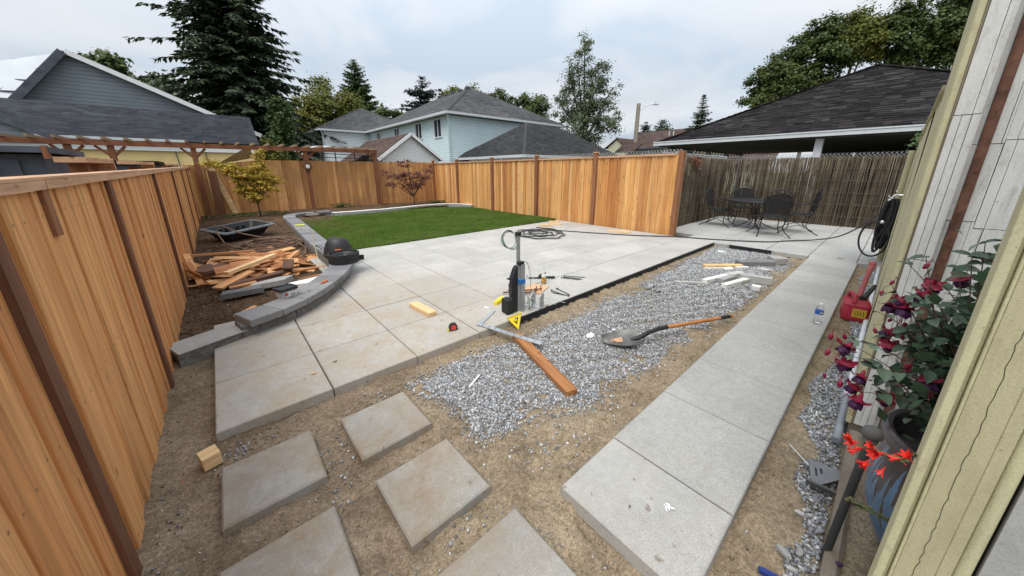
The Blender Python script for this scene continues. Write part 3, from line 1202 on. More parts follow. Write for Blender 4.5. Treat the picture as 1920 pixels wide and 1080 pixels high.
def place_slab(root, mesh_mat, x0, x1, y0, y1, z=0.0, name='paver'):
    key = (round(x1 - x0, 3), round(y1 - y0, 3), mesh_mat)
    if key not in trim_cache:
        trim_cache[key] = slab_mesh(name, x1 - x0 - .005, y1 - y0 - .005, .075, mesh_mat)
    w = WL[root.name]
    dz = random.uniform(-.0022, .0022)
    return link(name, trim_cache[key], root, ((x0 + x1) / 2 - w.x, (y0 + y1) / 2 - w.y, z + dz - w.z),
                (random.uniform(-.0016, .0016), random.uniform(-.0016, .0016), 0))


xs = [X0 + TX * i for i in range(-1, 12)]
WALLFOOT = [(-.25, 3.50), (.02, 3.56), (.25, 3.65), (.47, 3.77), (.70, 4.0), (.98, 4.37), (1.26, 4.86), (1.42, 5.4), (1.43, 6.0), (1.38, 6.54)]
for i in range(len(xs) - 1):
    for j in range(7):
        y0 = Y0 + TY * j
        if i == 0 and j > 2:
            continue
        y1 = min(y0 + TY, 6.535)
        cxm, cym = (xs[i] + xs[i + 1]) / 2, (y0 + y1) / 2
        # leave out slabs wholly under the planted bed
        if inside(np.array([xs[i + 1] - .02]), np.array([y0 + .02]), WALLFOOT + [(-1, 6.54), (-1, 3.5)])[0]:
            continue
        place_slab(patio, 'paver', xs[i], xs[i + 1], y0, y1)
xe = xs[-1]
for j in range(7):                                         # last cut column against the fence
    y0 = Y0 + TY * j
    place_slab(patio, 'paver', xe, 7.56, y0, min(y0 + TY, 6.535))
for j in range(2):                                         # under the planted curve the row ends are hidden
    pass
# terrace beyond the gravel, under the table
ux = [7.47, 8.085, 8.70, 9.315, 9.93, 10.545, 11.16, 11.775, 12.08]
vy = [-.28, .20, .79, 1.40, 2.01, 2.262]
for a in range(len(ux) - 1):
    for b in range(len(vy) - 1):
        place_slab(patio, 'paver_path', ux[a], ux[a + 1], vy[b], vy[b + 1])
    if ux[a] >= 7.5:
        place_slab(patio, 'paver_path', ux[a], ux[a + 1], 2.262, 2.87)
        place_slab(patio, 'paver_path', ux[a], ux[a + 1], 2.87, 3.62)
place_slab(patio, 'paver', 7.562, 8.083, 2.266, 2.868)
path = thing('path', None, None, (4.0, .47, 0), kind='structure')
xr = 7.467
k = 0
while xr > 1.0:
    xl = xr - .6045
    if xl < 1.2:
        xl = .968
    place_slab(path, 'paver_path', xl, xr, .182, .772)
    xr = xl

# stepping stones, each loose on the sand
ST = [((.525, 1.77), (.405, .395), .5, 'stained tan stepping stone with a rusty leaf mark, next to the gravel point'),
      ((-.035, 1.795), (.415, .40), -.6, 'brown-stained stepping stone beside the small wood cube and fence'),
      ((.537, 1.208), (.412, .40), .8, 'grey stepping stone with white scuffs and one brown blot, in the middle of the sand'),
      ((-.052, 1.205), (.41, .40), -.4, 'tan stepping stone cut off by the bottom of the photo, nearest the wooden fence'),
      ((.56, .655), (.405, .40), .3, 'grey stepping stone with dark mud marks, pointing its corner at the paved path')]
stm = slab_mesh('stepping_stone', .405, .40, .055, 'stepping', .008)
for (x, y), s_, rz, lab in ST:
    o = link('stepping_stone', stm, None, (x, y, -.028), (0, 0, math.radians(rz)))
    tag(o, lab, 'stepping stone', 'square stepping stones set in the sand')


# black edging along the slabs by the gravel
def edging(name, p0, p1, lab):
    m = MB()
    p0, p1 = Vector(p0), Vector(p1)
    m.bar(p0, p1, .012, .055)
    d = (p1 - p0)
    n_ = int(d.length / .12)
    side = Vector((-d.y, d.x, 0)).normalized()
    for i in range(n_):
        c = p0 + d * ((i + .5) / n_) - Vector((0, 0, .026))
        m.box(c - side * .004, (.06, .03, .008) if abs(d.x) > abs(d.y) else (.03, .06, .008))
    return lone(name, m, 'black_edging', lab, 'edging', origin=tuple((p0 + p1) / 2))


edging('paver_edging', (2.02, 2.252, -.024), (7.44, 2.252, -.024), 'long black plastic paver edging along the patio beside the gravel')
edging('paver_edging', (7.455, 1.98, -.024), (7.455, 1.30, -.024), 'short black plastic edging strip at the far end of the gravel bed')

# ------------------------------------------------------------------ low garden wall
wall = thing('retaining_wall', 'low curved block wall with dark cap stones edging the soil bed and lawn', 'retaining wall', (.9, 6.0, 0))


def wall_run(pts, width, zb, zt, name, mat, L, ch=.008, jit=.004, half=0.0, rough=False):
    """a run of wedge-cut blocks following pts (centre line)"""
    pts = [Vector((x, y)) for x, y in pts]
    d = [0]
    for a, b in zip(pts, pts[1:]):
        d.append(d[-1] + (b - a).length)
    tot = d[-1]
    n_ = max(1, round(tot / L))

    def at(t):
        t = max(0, min(tot, t))
        for i in range(len(pts) - 1):
            if t <= d[i + 1] + 1e-9:
                k = (t - d[i]) / (d[i + 1] - d[i])
                return pts[i].lerp(pts[i + 1], k)
        return pts[-1]

    def dirn(t):
        v = at(t + .06) - at(t - .06)
        return v.normalized()
    g_ = .0045
    for i in range(n_):
        t0, t1 = tot * i / n_ + g_, tot * (i + 1) / n_ - g_
        P = []
        for t in (t0, t1):
            c, v = at(t), dirn(t)
            nn = Vector((-v.y, v.x))
            P.append((c - nn * width / 2, c + nn * width / 2))
        quad = [P[0][0], P[1][0], P[1][1], P[0][1]]
        c = sum(quad, Vector((0, 0))) / 4
        dz = random.uniform(-jit, jit)
        m = MB()
        m.prism([(q.x - c.x, q.y - c.y) for q in quad], zb, zt + dz, ch)
        w = WL[wall.name]
        link(name, m.mesh(name, mat), wall, (c.x - w.x, c.y - w.y, -w.z))


# a subdivided smooth centre line
def smooth(pts, k=6):
    out = []
    P = [Vector((*p, 0)) for p in pts]
    for i in range(len(P) - 1):
        p0, p1, p2, p3 = P[max(0, i - 1)], P[i], P[i + 1], P[min(len(P) - 1, i + 2)]
        for j in range(k):
            t = j / k
            q = .5 * ((2 * p1) + (-p0 + p2) * t + (2 * p0 - 5 * p1 + 4 * p2 - p3) * t * t + (-p0 + 3 * p1 - 3 * p2 + p3) * t ** 3)
            out.append((q.x, q.y))
    out.append((P[-1].x, P[-1].y))
    return out


CAPLINE = smooth([(-.03, 3.66), (.16, 3.735), (.34, 3.85), (.55, 4.04), (.80, 4.36), (1.03, 4.72), (1.19, 5.12), (1.25, 5.6), (1.26, 6.2),
                  (1.28, 7.0), (1.34, 8.4), (1.41, 9.7), (1.45, 10.7), (1.47, 11.5), (1.60, 12.05), (1.90, 12.30), (2.28, 12.28)])
wall_run(CAPLINE, .30, .105, .165, 'cap_stone', 'cap_dark', .255, .005, .004)
wall_run(smooth([(-.07, 3.70), (.16, 3.75), (.34, 3.86), (.55, 4.05), (.80, 4.37), (1.02, 4.73), (1.17, 5.12), (1.22, 5.6), (1.23, 6.2), (1.25, 7.0), (1.31, 8.4),
                 (1.38, 9.7), (1.42, 10.7), (1.46, 11.5), (1.60, 12.04), (1.90, 12.30)]), .24, -.09, .102, 'wall_block', 'block_dark', .42, .004)
wall_run([(-.50, 3.545), (-.29, 3.62), (-.075, 3.725)], .27, -.10, .058, 'wall_block', 'block_dark', .46, .004)
wall_run([(-.495, 3.55), (-.29, 3.62), (-.06, 3.72)], .285, .0585, .066, 'cap_face', 'cap_light', .46, .002)
wall_run(smooth([(1.92, 12.30), (2.4, 12.15), (3.0, 12.02), (4.0, 11.93), (5.0, 12.05), (6.0, 12.27), (6.7, 12.28), (7.2, 12.05), (7.5, 11.6), (7.58, 11.0)]), .2, -.05, .125, 'wall_block', 'block_light', .43, .004)
wall_run(smooth([(2.45, 12.13), (3.0, 12.02), (4.0, 11.93), (5.0, 12.05), (6.0, 12.27), (6.7, 12.28), (7.2, 12.05), (7.5, 11.6), (7.57, 11.05)]), .195, .1255, .133, 'block_top', 'stone_white', .43, .003)
m = MB()
m.box((0, 0, 0), (.36, .34, .055), ch=.01)
lone('cap_stone', m, 'cap_dark', 'single loose dark cap stone lying on the far lawn wall', 'cap stone', (2.52, 12.12, .162), (0, 0, .05))


# ------------------------------------------------------------------ fences
def board_mesh(name, w, t, h, mat):
    """upright board: face towards local -y, base at z = 0"""
    m = MB()
    m.cbox((0, 0, h / 2), (w, t, h), .004)
    return m.mesh(name, mat)


FACE = {'left': math.pi / 2, 'right': -math.pi / 2, 'back': 0.0}

# left fence: boards stand along Y at X = -0.5, its top falls towards the camera
lf = thing('board_fence', 'brown cedar board fence on the left with dark posts and a pale top rail', 'fence', (-.52, 7.0, 0))


def ltop(y):
    return 1.395 + .0135 * (y - 1.5)


LP = [1.60, 3.17, 5.47, 7.85, 10.2, 12.4]
w = WL[lf.name]
bms = [board_mesh('board', .1385, .018, 1.0, 'cedar_left') for _ in range(3)]
y = .75
i = 0
while y < 14.3:
    zt = ltop(y)
    zb = -.11 if y < 4 else -.06 + .011 * (y - 4)
    off = .010 * (i % 2)
    link('board', bms[i % 3], lf, (-.50 - off + random.uniform(-.002, .002) - w.x, y - w.y, zb), (random.uniform(-.002, .002), random.uniform(-.0025, .0025), math.pi / 2), (1, 1, zt - .012 - zb))
    y += .1335 + random.uniform(-.002, .002)
    i += 1
edges = [.6] + LP + [14.35]
for a, b in zip(edges, edges[1:]):
    segs = [(a, 2.1), (2.1, b)] if a < 2.1 < b else [(a, b)]
    for (p, q) in segs:
        m = MB()
        za, zb = ltop(p), ltop(q)
        m.bar((-.480, p + .006, za - .018), (-.480, q - .006, zb - .018), .020, .032)
        part(lf, 'rail', m, 'cedar_rail', world=True)
        m = MB()
        m.bar((-.515, p + .004, za + .005), (-.515, q - .004, zb + .005), .09, .012)
        part(lf, 'top_rail', m, 'cedar_rail', world=True)
for y in LP:
    m = MB()
    zt = ltop(y) - .005
    m.box((-.482, y, zt / 2 - .06), (.017, .075, zt + .12))
    part(lf, 'post', m, 'brown_post', world=True)
m = MB()
m.box((-.4855, 2.1, 1.29), (.013, .065, .19))
part(lf, 'post_end', m, 'cedar_post', world=True)
# raised post hoods on the neighbour's side
for y0, y1 in ((4.25, 5.25), (6.6, 8.6), (9.7, 10.9), (11.4, 12.7)):
    t = thing('post_hood', {4.25: 'nearest wooden post hood behind the left fence, with a curved cap', 6.6: 'long wooden post hood behind the left fence, second one back',
                             9.7: 'short wooden post hood behind the left fence, third one back', 11.4: 'farthest wooden post hood behind the left fence'}[y0], 'post cap', (-.82, (y0 + y1) / 2, 1.3), group='wooden post hoods behind the left fence')
    m = MB()
    m.bar((-.80, y0, 1.520 + .01 * (y0 - 4)), (-.80, y1, 1.520 + .01 * (y1 - 4)), .16, .04)
    m.bar((-.80, y1, 1.535 + .01 * (y1 - 4)), (-.80, y1 + .05, 1.44 + .01 * (y1 - 4)), .16, .04)
    part(t, 'cap', m, 'cedar_rail', world=True)
    m = MB()
    m.box((-.82, y0 + .3 * (y1 - y0), .72), (.10, .10, 1.56))
    m.box((-.82, y0 + .75 * (y1 - y0), .72), (.10, .18, 1.56))
    part(t, 'post', m, 'pergola_post', world=True)

# right fence: new golden cedar along Y at X = 7.6
rf = thing('board_fence', 'new golden cedar board fence at the back right with capped brown posts', 'fence', (7.62, 8.5, 0))
w = WL[rf.name]
bms = [board_mesh('board', .138, .018, 1.0, 'cedar_right') for _ in range(3)]
y = 3.2
i = 0
while y < 14.25:
    bw = random.uniform(.85, 1.05)
    link('board', bms[i % 3], rf, (7.605 + .014 * (i % 2) + random.uniform(-.002, .002) - w.x, y + .07 * bw - w.y, -.05), (0, random.uniform(-.006, .006), -math.pi / 2), (bw, 1, 1.80 + random.uniform(-.004, .004)))
    y += .134 * bw
    i += 1
RP = [5.32, 7.47, 9.70, 12.02, 14.0]
ed = [3.24] + RP + [14.3]
for a, b in zip(ed, ed[1:]):
    m = MB()
    m.bar((7.585, a + .05, 1.755), (7.585, b - .05, 1.755), .035, .045)
    part(rf, 'rail', m, 'cedar_rail', world=True)
    m = MB()
    m.bar((7.66, a + .05, .35), (7.66, b - .05, .35), .04, .09)
    part(rf, 'rail', m, 'cedar_rail', world=True)
for y in RP:
    m = MB()
    m.box((7.565, y, .90), (.095, .095, 1.92))
    p = part(rf, 'post', m, 'cedar_post', world=True)
    m = MB()
    m.cbox((7.565, y, 1.872), (.13, .13, .028), .01)
    part(rf, 'post_cap', m, 'cedar_rail', world=True)
m = MB()
m.box((7.62, 3.175, .88), (.14, .10, 1.90))
part(rf, 'corner_post', m, 'cedar_post', world=True)

# back fence along X at Y = 14.35
bf = thing('board_fence', 'older brown cedar board fence behind the lawn, under the pergola beam', 'fence', (3.5, 14.35, 0))
w = WL[bf.name]
bms = [board_mesh('board', .138, .018, 1.0, 'cedar_back') for _ in range(3)]
x = -.62
i = 0
while x < 7.6:
    bw = random.uniform(.85, 1.08)
    zt = 1.62 + .18 * min(1, max(0, (x + .6) / 2.0))
    link('board', bms[i % 3], bf, (x + .07 * bw - w.x, 14.35 + .014 * (i % 2) - w.y, 0), (0, random.uniform(-.006, .006), 0), (bw, 1, zt + random.uniform(-.006, .006)))
    x += .135 * bw
    i += 1
for z in (.35, 1.5):
    m = MB()
    m.box((3.5, 14.41, z), (8.2, .04, .09))
    part(bf, 'rail', m, 'cedar_rail_x', world=True)
m = MB()
m.bar((.40, 14.31, .02), (.02, 14.30, 1.55), .15, .025, (0, -1, 0))
lone('loose_board', m, 'pine_new', 'pale loose board leaning against the back fence behind the tray', 'board', origin=(.2, 14.2, 0))

# ------------------------------------------------------------------ pergola in front of the back fence
pg = thing('pergola', 'long reddish brown pergola beam with rafter ends on posts at the back fence', 'pergola', (1.0, 14.0, 0))
m = MB()
m.box((.55, 14.0, 2.175), (9.1, .045, .125))
part(pg, 'beam', m, 'pergola_beam', world=True)
m = MB()
m.box((.55, 14.15, 2.175), (9.1, .045, .125))
part(pg, 'beam', m, 'pergola_beam', world=True)
x = -3.9
while x < 5.1:
    m = MB()
    m.box((x, 14.35, 2.277), (.05, 1.3, .072))
    part(pg, 'rafter', m, 'rafter_grey', world=True)
    x += .39
for x, yb in ((5.03, 13.95), (-.28, 13.95), (2.62, 14.06), (-1.9, 14.06), (-2.62, 14.06)):
    m = MB()
    m.box((x, 14.075, 1.02), (.125, .10, 2.24))
    part(pg, 'post', m, 'pergola_post', world=True)
    m = MB()
    for s_ in (-1, 1):
        if (x > 5 and s_ > 0):
            continue
        m.bar((x + s_ * .05, 14.075, 1.86), (x + s_ * .27, 14.075, 2.10), .06, .05, (0, 1, 0))
    part(pg, 'brace', m, 'pergola_post', world=True)
m = MB()
m.box((.02, 14.2, .7), (.20, .05, 1.5))
part(pg, 'post_board', m, 'brown_post', world=True)

# sun-shaped clock on the back fence
t = thing('sun_clock', 'dark sunburst clock with a pale face hung on the pergola post at the back fence', 'clock', (2.61, 13.985, 1.60))
Mx = Matrix.Rotation(math.pi / 2, 3, 'X')
m = MB()
for k in range(16):
    a = 2 * math.pi * k / 16
    r_ = .215 if k % 2 == 0 else .175
    p = [(math.cos(a - .17) * .11, math.sin(a - .17) * .11), (math.cos(a) * r_, math.sin(a) * r_), (math.cos(a + .17) * .11, math.sin(a + .17) * .11)]
    m.prism(p, -.008, .012, M=Mx)
part(t, 'rays', m, 'stake_grey')
m = MB()
m.lathe([(.13, -.006), (.13, .02), (.065, .028)], M=Mx, seg=24)
part(t, 'rim', m, 'brown_leaf', True)
m = MB()
m.lathe([(.065, .02), (.065, .034), (.0001, .036)], M=Mx, seg=24)
f_ = part(t, 'face', m, 'label_white', True)
m = MB()
m.bar((0, -.0375, 0), (.0, -.0375, .055), .002, .008, (0, 1, 0))
m.bar((0, -.0385, 0), (.035, -.0385, -.02), .002, .008, (0, 1, 0))
part(f_, 'hands', m, 'ink_black')

# ------------------------------------------------------------------ reed screen and chain link behind it
rs = thing('reed_screen', 'brown reed screening wired to a chain link fence round the terrace corner', 'reed screen', (12.0, 3.6, 0))


def reeds(name, p0, p1, nrm, h0=1.74):
    p0, p1 = np.array(p0, float), np.array(p1, float)
    L = np.linalg.norm(p1 - p0)
    n_ = int(L / .0040)
    t = np.sort(rng.random(n_))
    gap = (np.abs(t * L - .55) < .25) & (rng.random(n_) < .30)
    t = t[~gap]
    n_ = len(t)
    base = p0 + (p1 - p0) * t[:, None] + np.array(nrm) * rng.uniform(-.006, .028, n_)[:, None]
    r = rng.uniform(.003, .0068, n_)
    lean = rng.normal(0, .008, (n_, 2))
    bow = rng.normal(0, .008, (n_, 2))
    zt = h0 + rng.normal(0, .009, n_)
    V = []
    for k, (z, amp) in enumerate(((-.02, 0), (.55, .6), (1.15, .6), (None, 1))):
        zz = np.full(n_, z) if z is not None else zt
        cx_ = base[:, :2] + lean * (zz / 1.75)[:, None] + bow * amp * (1 if k % 2 else -1)
        for a in range(4):
            an = a * np.pi / 2 + .6
            V.append(np.stack([cx_[:, 0] + r * np.cos(an), cx_[:, 1] + r * np.sin(an), zz], -1))
    V = np.stack(V, 1)
    f = []
    for k in range(3):
        for a in range(4):
            b = (a + 1) % 4
            f.append((k * 4 + a, k * 4 + b, (k + 1) * 4 + b, (k + 1) * 4 + a))
    f.append((12, 13, 14, 15))
    f = np.array(f)
    Fc = f[None] + 16 * np.arange(n_)[:, None, None]
    wv = WL[rs.name]
    o = link(name, np_mesh(name, V.reshape(-1, 3) - np.array(wv), Fc.reshape(-1, 4), 'reed'), rs)
    o['kind'] = 'stuff'


reeds('reeds', (7.74, 3.60), (12.05, 3.64), (0, 1))
reeds('reeds', (12.06, 3.64), (12.06, -.45), (1, 0))
for z in (.25, .55, .85, 1.15, 1.45):
    m = MB()
    m.tube([(7.74, 3.583, z), (9, 3.586, z + .012), (10.5, 3.60, z - .01), (12.04, 3.617, z)], .0022, 5)
    m.tube([(12.042, 3.6, z), (12.042, 2.2, z - .012), (12.042, .9, z + .01), (12.042, -.4, z)], .0022, 5)
    part(rs, 'wire', m, 'wire_grey', world=True)
cl = thing('chain_link_fence', 'grey chain link fence with twisted wire tips showing above the reeds and right fence', 'chain link fence', (12.0, 4.0, 0))


def chain(p0, p1, z0, z1, nm):
    p0, p1 = Vector(p0), Vector(p1)
    L = (p1 - p0).length
    n_ = int(L / .075)
    V, Fc = MB(), 0
    d = (p1 - p0) / n_
    for i in range(n_):
        a = p0 + d * i
        for s_ in (0, 1):
            q0, q1 = (a, a + d) if s_ == 0 else (a + d, a)
            V.bar((q0.x, q0.y, z1), (q1.x, q1.y, z1 - .07), .006, .006)
            V.bar((q1.x, q1.y, z1 - .07), (q0.x, q0.y, z1 - .14), .006, .006)
        c = a
        V.bar((c.x, c.y, z1 - .005), (c.x + d.x * .25, c.y + d.y * .25, z1 + .04), .007, .007)
        V.bar((c.x, c.y, z1 - .005), (c.x - d.x * .25, c.y - d.y * .25, z1 + .03), .007, .007)
    o = part(cl, nm, V, 'galvanised', world=True)
    o['kind'] = 'stuff'


chain((7.84, 3.3), (7.84, 11.5), .2, 1.84, 'mesh_top')
chain((12.13, 3.7), (12.13, -.5), .2, 1.80, 'mesh_top')
chain((7.84, 3.72), (12.13, 3.72), .2, 1.80, 'mesh_top')
for x, y in ((7.84, 3.4), (12.13, 3.72), (12.13, .9), (7.84, 6.5), (7.84, 9.5)):
    m = MB()
    m.tube([(x, y, -.1), (x, y, 1.83)], .024, 10)
    part(cl, 'post', m, 'galvanised', True, world=True)
# dead leaf clump caught on top of the screen
nl = 90
P = np.stack([rng.normal(9.4, .22, nl), rng.normal(3.57, .05, nl), rng.normal(1.66, .10, nl)], -1)
v, f = leaf_quads(P, rng.normal(size=(nl, 3)), rng.uniform(.03, .07, nl))
o = link('vine_tuft', np_mesh('vine_tuft', v - np.array([9.4, 3.57, 1.66]), f, 'leaf_brownred'), None, (9.4, 3.57, 1.66))
o['kind'] = 'stuff'
o['label'] = 'small russet vine tuft growing through the top of the reed screen'

# ------------------------------------------------------------------ the house wall on the right
hs = thing('house_corner', 'weathered white and cream painted house corner on the right with rough vertical boards', 'house', (2.6, -.3, 0))
XF = 2.5                                   # the wall face that looks back at the camera
# the face is a row of narrow striated shakes between cream corner boards
strips = [(-.066, -.088, 0, 'cream_paint', 3.4), (-.088, -.097, .010, 'tan_edge', 3.4), (-.097, -.120, .004, 'white_paint', 3.4), (-.1205, -.147, .008, 'white_paint', 3.4),
          (-.1475, -.172, .003, 'white_paint', 3.4), (-.1725, -.188, .009, 'white_paint', 3.4),
          (-.219, -.246, .004, 'white_paint', 3.4), (-.2465, -.254, -.006, 'white_paint', 3.4), (-.2545, -.283, .006, 'white_paint', 3.4),
          (-.2835, -.318, .003, 'white_paint', 3.4), (-.3185, -.352, .008, 'white_paint', 3.4), (-.3525, -.40, .005, 'white_paint', 3.4),
          (-.4005, -.47, .004, 'white_paint', 3.4), (-.4705, -.56, .007, 'white_paint', 3.4), (-.5605, -.70, .004, 'white_paint', 3.4), (-.7005, -.95, .006, 'white_paint', 3.4)]
wh = WL[hs.name]
si = 0
for (ya, yb, dx, mt, top) in strips:
    if mt == 'white_paint':
        si += 1
        if si % 3 == 1:                        # butt joints are shared by two or three neighbouring shakes only
            js = [.03] + sorted(random.uniform(c - .16, c + .16) for c in (.55, 1.12, 1.66, 2.2, 2.75)) + [3.4]
        for za, zb in zip(js, js[1:]):
            m = MB()
            d2 = max(.001, dx + random.uniform(-.003, .003))
            m.box((XF + .02 + d2 / 2, (ya + yb) / 2 + random.uniform(-.0008, .0008), (za + zb) / 2), (.04 - d2, abs(yb - ya) - random.uniform(0, .0012), zb - za - .003), Matrix.Rotation(random.uniform(-.0012, .0012), 3, 'X'))
            part(hs, 'shake', m, mt, world=True)
    else:
        m = MB()
        m.cbox((XF + .02 + dx / 2, (ya + yb) / 2, top / 2 + .015), (.045 - dx, abs(yb - ya), top - .03), .004)
        part(hs, 'corner_board', m, mt, world=True)
m = MB()
m.box((XF + .30, -.55, 1.70), (.5, .92, 3.38))
part(hs, 'wall_core', m, 'grey_stucco', world=True)
m = MB()
m.box((XF + .30, -.55, -.05), (.55, .93, .14))
part(hs, 'footing', m, 'strip_concrete', world=True)
# rusty pipe standing against the shakes
m = MB()
m.tube([(XF - .012, -.2035, .10), (XF - .012, -.2035, .58), (XF - .012, -.2035, 3.3)], .0158, 14)
m.tube([(XF - .012, -.2035, .72), (XF - .012, -.2035, .735)], .0185, 14)
for z in (1.42, 1.66, 2.0):
    m.ball((XF - .030, -.2045, z), .0026, 6, 4)
lone('rusty_pipe', m, 'rust_pipe', 'rusty brown upright pipe against the weathered white wall', 'pipe', origin=(XF - .012, -.2035, .1), smooth=True)

# cream side wall running away from the corner
sw = thing('side_wall', 'long cream painted side wall running from the house corner to the reed screen', 'wall', (5.0, -.09, 0))
ww = WL[sw.name]
x = 2.556
prev = None
for L, top, out_ in ((.62, 3.38, .0), (.95, 1.86, .004), (1.05, 1.84, .0), (1.2, 1.82, .006), (1.25, 1.79, .002), (.55, 1.76, .0)):
    m = MB()
    n_ = 10
    P, Fc = [], []
    for i in range(n_ + 1):
        for z in (.03, top * .5, top):
            P.append((x + L * i / n_ - (.004 if i == n_ else 0), -.066 - out_ + .0035 * math.sin(i * 2.1 + x * 5 + z * 3), z))
    for i in range(n_):
        for k in range(2):
            a = i * 3 + k
            Fc.append((a, a + 1, a + 4, a + 3))
    m.add(P, Fc)
    m.box((x + L / 2 - .002, -.11 - out_, top / 2 + .013), (L - .004, .072, top - .03))
    part(sw, 'panel', m, 'cream_paint', world=True)
    if top < 2:
        m = MB()
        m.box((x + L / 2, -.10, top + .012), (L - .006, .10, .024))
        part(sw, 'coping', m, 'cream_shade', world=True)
    x += L
m = MB()
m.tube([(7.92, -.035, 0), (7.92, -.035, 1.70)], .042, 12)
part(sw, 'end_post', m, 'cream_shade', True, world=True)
# ivy peeping over the wall
nl = 70
P = np.stack([rng.normal(7.6, .10, nl), rng.normal(-.07, .04, nl), rng.normal(1.82, .06, nl)], -1)
v, f = leaf_quads(P, rng.normal(size=(nl, 3)) + np.array([-1, 0, .6]), rng.uniform(.03, .06, nl), 1.2)
o = link('ivy', np_mesh('ivy', v, f, 'leaf_hedge'))
tag(o, 'small green ivy sprig on top of the cream wall', 'ivy')

# near casing: an upright cream post at the camera's right hand
nc = thing('door_casing', 'cream painted upright casing with a long crack, closest to the camera at right', 'casing', (1.28, -.3, 0))
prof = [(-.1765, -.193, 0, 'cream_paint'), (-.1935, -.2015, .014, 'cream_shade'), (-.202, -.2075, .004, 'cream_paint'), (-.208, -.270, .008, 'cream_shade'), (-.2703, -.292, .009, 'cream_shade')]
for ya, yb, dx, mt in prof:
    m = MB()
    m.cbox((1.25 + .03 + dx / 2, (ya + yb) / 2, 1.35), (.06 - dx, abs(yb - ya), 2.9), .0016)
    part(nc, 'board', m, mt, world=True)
m = MB()
m.tube([(1.270, -.3055, -.1), (1.270, -.3055, 2.8)], .0133, 16)
part(nc, 'bead', m, 'cream_paint', True, world=True)
m = MB()
m.box((1.292, -.3215, 1.35), (.03, .005, 2.9))
part(nc, 'gap', m, 'dark_gap', world=True)
# a crack running down the broad board
m = MB()
cz, cyy = .25, -.236
while cz < 1.6:
    nz_ = cz + random.uniform(.012, .03)
    ny_ = -.240 + random.uniform(-.0022, .0022)
    m.bar((1.2573, cyy, cz), (1.2573, ny_, nz_), .0005, .0009)
    cz, cyy = nz_, ny_
part(nc, 'crack', m, 'soil_dark', world=True)
m = MB()
m.box((1.40, -.60, 1.35), (.28, .55, 2.9))
lone('rendered_wall', m, 'grey_stucco', 'plain grey rendered wall in the lower right corner beside the cream casing', 'wall', origin=(1.40, -.60, 0))

# concrete footing strip and the dirt pocket where the pot stands
m = MB()
m.box((1.72, -.118, -.035), (1.56, .05, .07), ch=.012)
lone('concrete_curb', m, 'strip_concrete', 'narrow worn concrete curb in front of the blue pot', 'curb', origin=(1.72, -.118, -.035))
pk = link('dirt_pocket', grid_mesh('dirt_pocket', .9, 2.52, -1.0, -.14, .02, lambda X, Y: -.025 + .02 * (vnoise(X, Y, 8, 4) - .5), 'sand'))
pk['kind'] = 'structure'


# ------------------------------------------------------------------ soil bed: offcuts, tray, hose, blocks
# the heap of cedar offcuts: every piece is a thing of its own
OFFC = []
rp = random.Random(21)


def offcut(L, W, T, mat, loc, rot, lab, grp='cedar offcuts heaped in the soil bed', angled=False, name='wood_offcut', sticker=False):
    m = MB()
    if angled:
        poly_ = [(-L / 2, -W / 2), (L / 2 - W * .4, -W / 2), (L / 2, W / 2), (-L / 2, W / 2)]
        m.prism(poly_, -T / 2, T / 2)
    else:
        m.box((0, 0, 0), (L, W, T))
    if sticker:
        m.cur = 1
        m.box((L / 2 + .001, 0, 0), (.002, W * .8, T * .7))
    return lone(name, m, [mat, 'label_white'] if sticker else mat, lab, 'wood offcut' if name == 'wood_offcut' else 'board', loc, rot, grp)


def on_heap(x, y):
    """height of the heap under a point"""
    d = ((x - .24) / .72) ** 2 + ((y - 6.35) / 1.05) ** 2
    return max(0, .11 * (1 - d)) + soil_h(np.array([x]), np.array([y]))[0]


for i in range(78):
    for _ in range(50):
        x, y = rp.gauss(.24, .40), rp.gauss(6.3, .50)
        if -.40 < x < 1.02 and 5.35 < y < 7.6 and ((x - .26) / .80) ** 2 + ((y - 6.35) / 1.15) ** 2 < 1.0 and y < 7.5 - .6 * max(0, x - .4) and y > 5.3 + .25 * abs(x - .1):
            break
    L = rp.choice([.22, .28, .34, .42, .55, .7, .9]) * rp.uniform(.85, 1.15)
    if x > .78:
        L = min(L, .32)
    W = rp.choice([.06, .09, .135, .138, .14])
    T = rp.choice([.011, .014, .016])
    az = rp.gauss(-.25, .55) + (1.2 if rp.random() < .22 else 0)
    hh = min(1.0, .55 + .05 * (i % 10))
    z = soil_h(np.array([x]), np.array([y]))[0] + .02 + (on_heap(x, y) - soil_h(np.array([x]), np.array([y]))[0]) * (.25 + .75 * i / 78)
    ang = rp.random() < .3
    size = 'long' if L > .5 else ('short' if L < .31 else 'mid-length')
    wide = 'narrow' if W < .1 else 'wide'
    place = ('left' if x < 0 else ('right' if x > .5 else 'centre')) + (' rear' if y > 6.6 else (' front' if y < 6.0 else ''))
    offcut(L, W, T, 'offcut_wood', (x, y, z), (rp.gauss(0, .20), rp.gauss(0, .13), az),
           '%s %s cedar offcut with %s end, %s of the scrap heap' % (size, wide, 'angled' if ang else 'square', place), angled=ang)
for (x, y, z, L, W, T, r, lab) in (
        (-.22, 6.05, .13, .50, .14, .04, (.15, .05, 1.0), 'dark brown stained board end with a sticker, left side of the scrap heap'),
        (-.30, 6.18, .12, .42, .12, .04, (.5, .1, 1.2), 'dark brown stained board leaning on the left edge of the scrap heap'),
        (.60, 5.62, .13, .36, .13, .03, (.1, -.12, 1.35), 'dark brown stained offcut on the right front of the scrap heap, pointing at the camera'),
        (.25, 5.42, .05, .75, .09, .04, (.1, -.02, .28), 'dark brown stained offcut low at the front of the scrap heap')):
    offcut(L, W, T, 'offcut_brown', (x, y, z), r, lab, sticker=True)
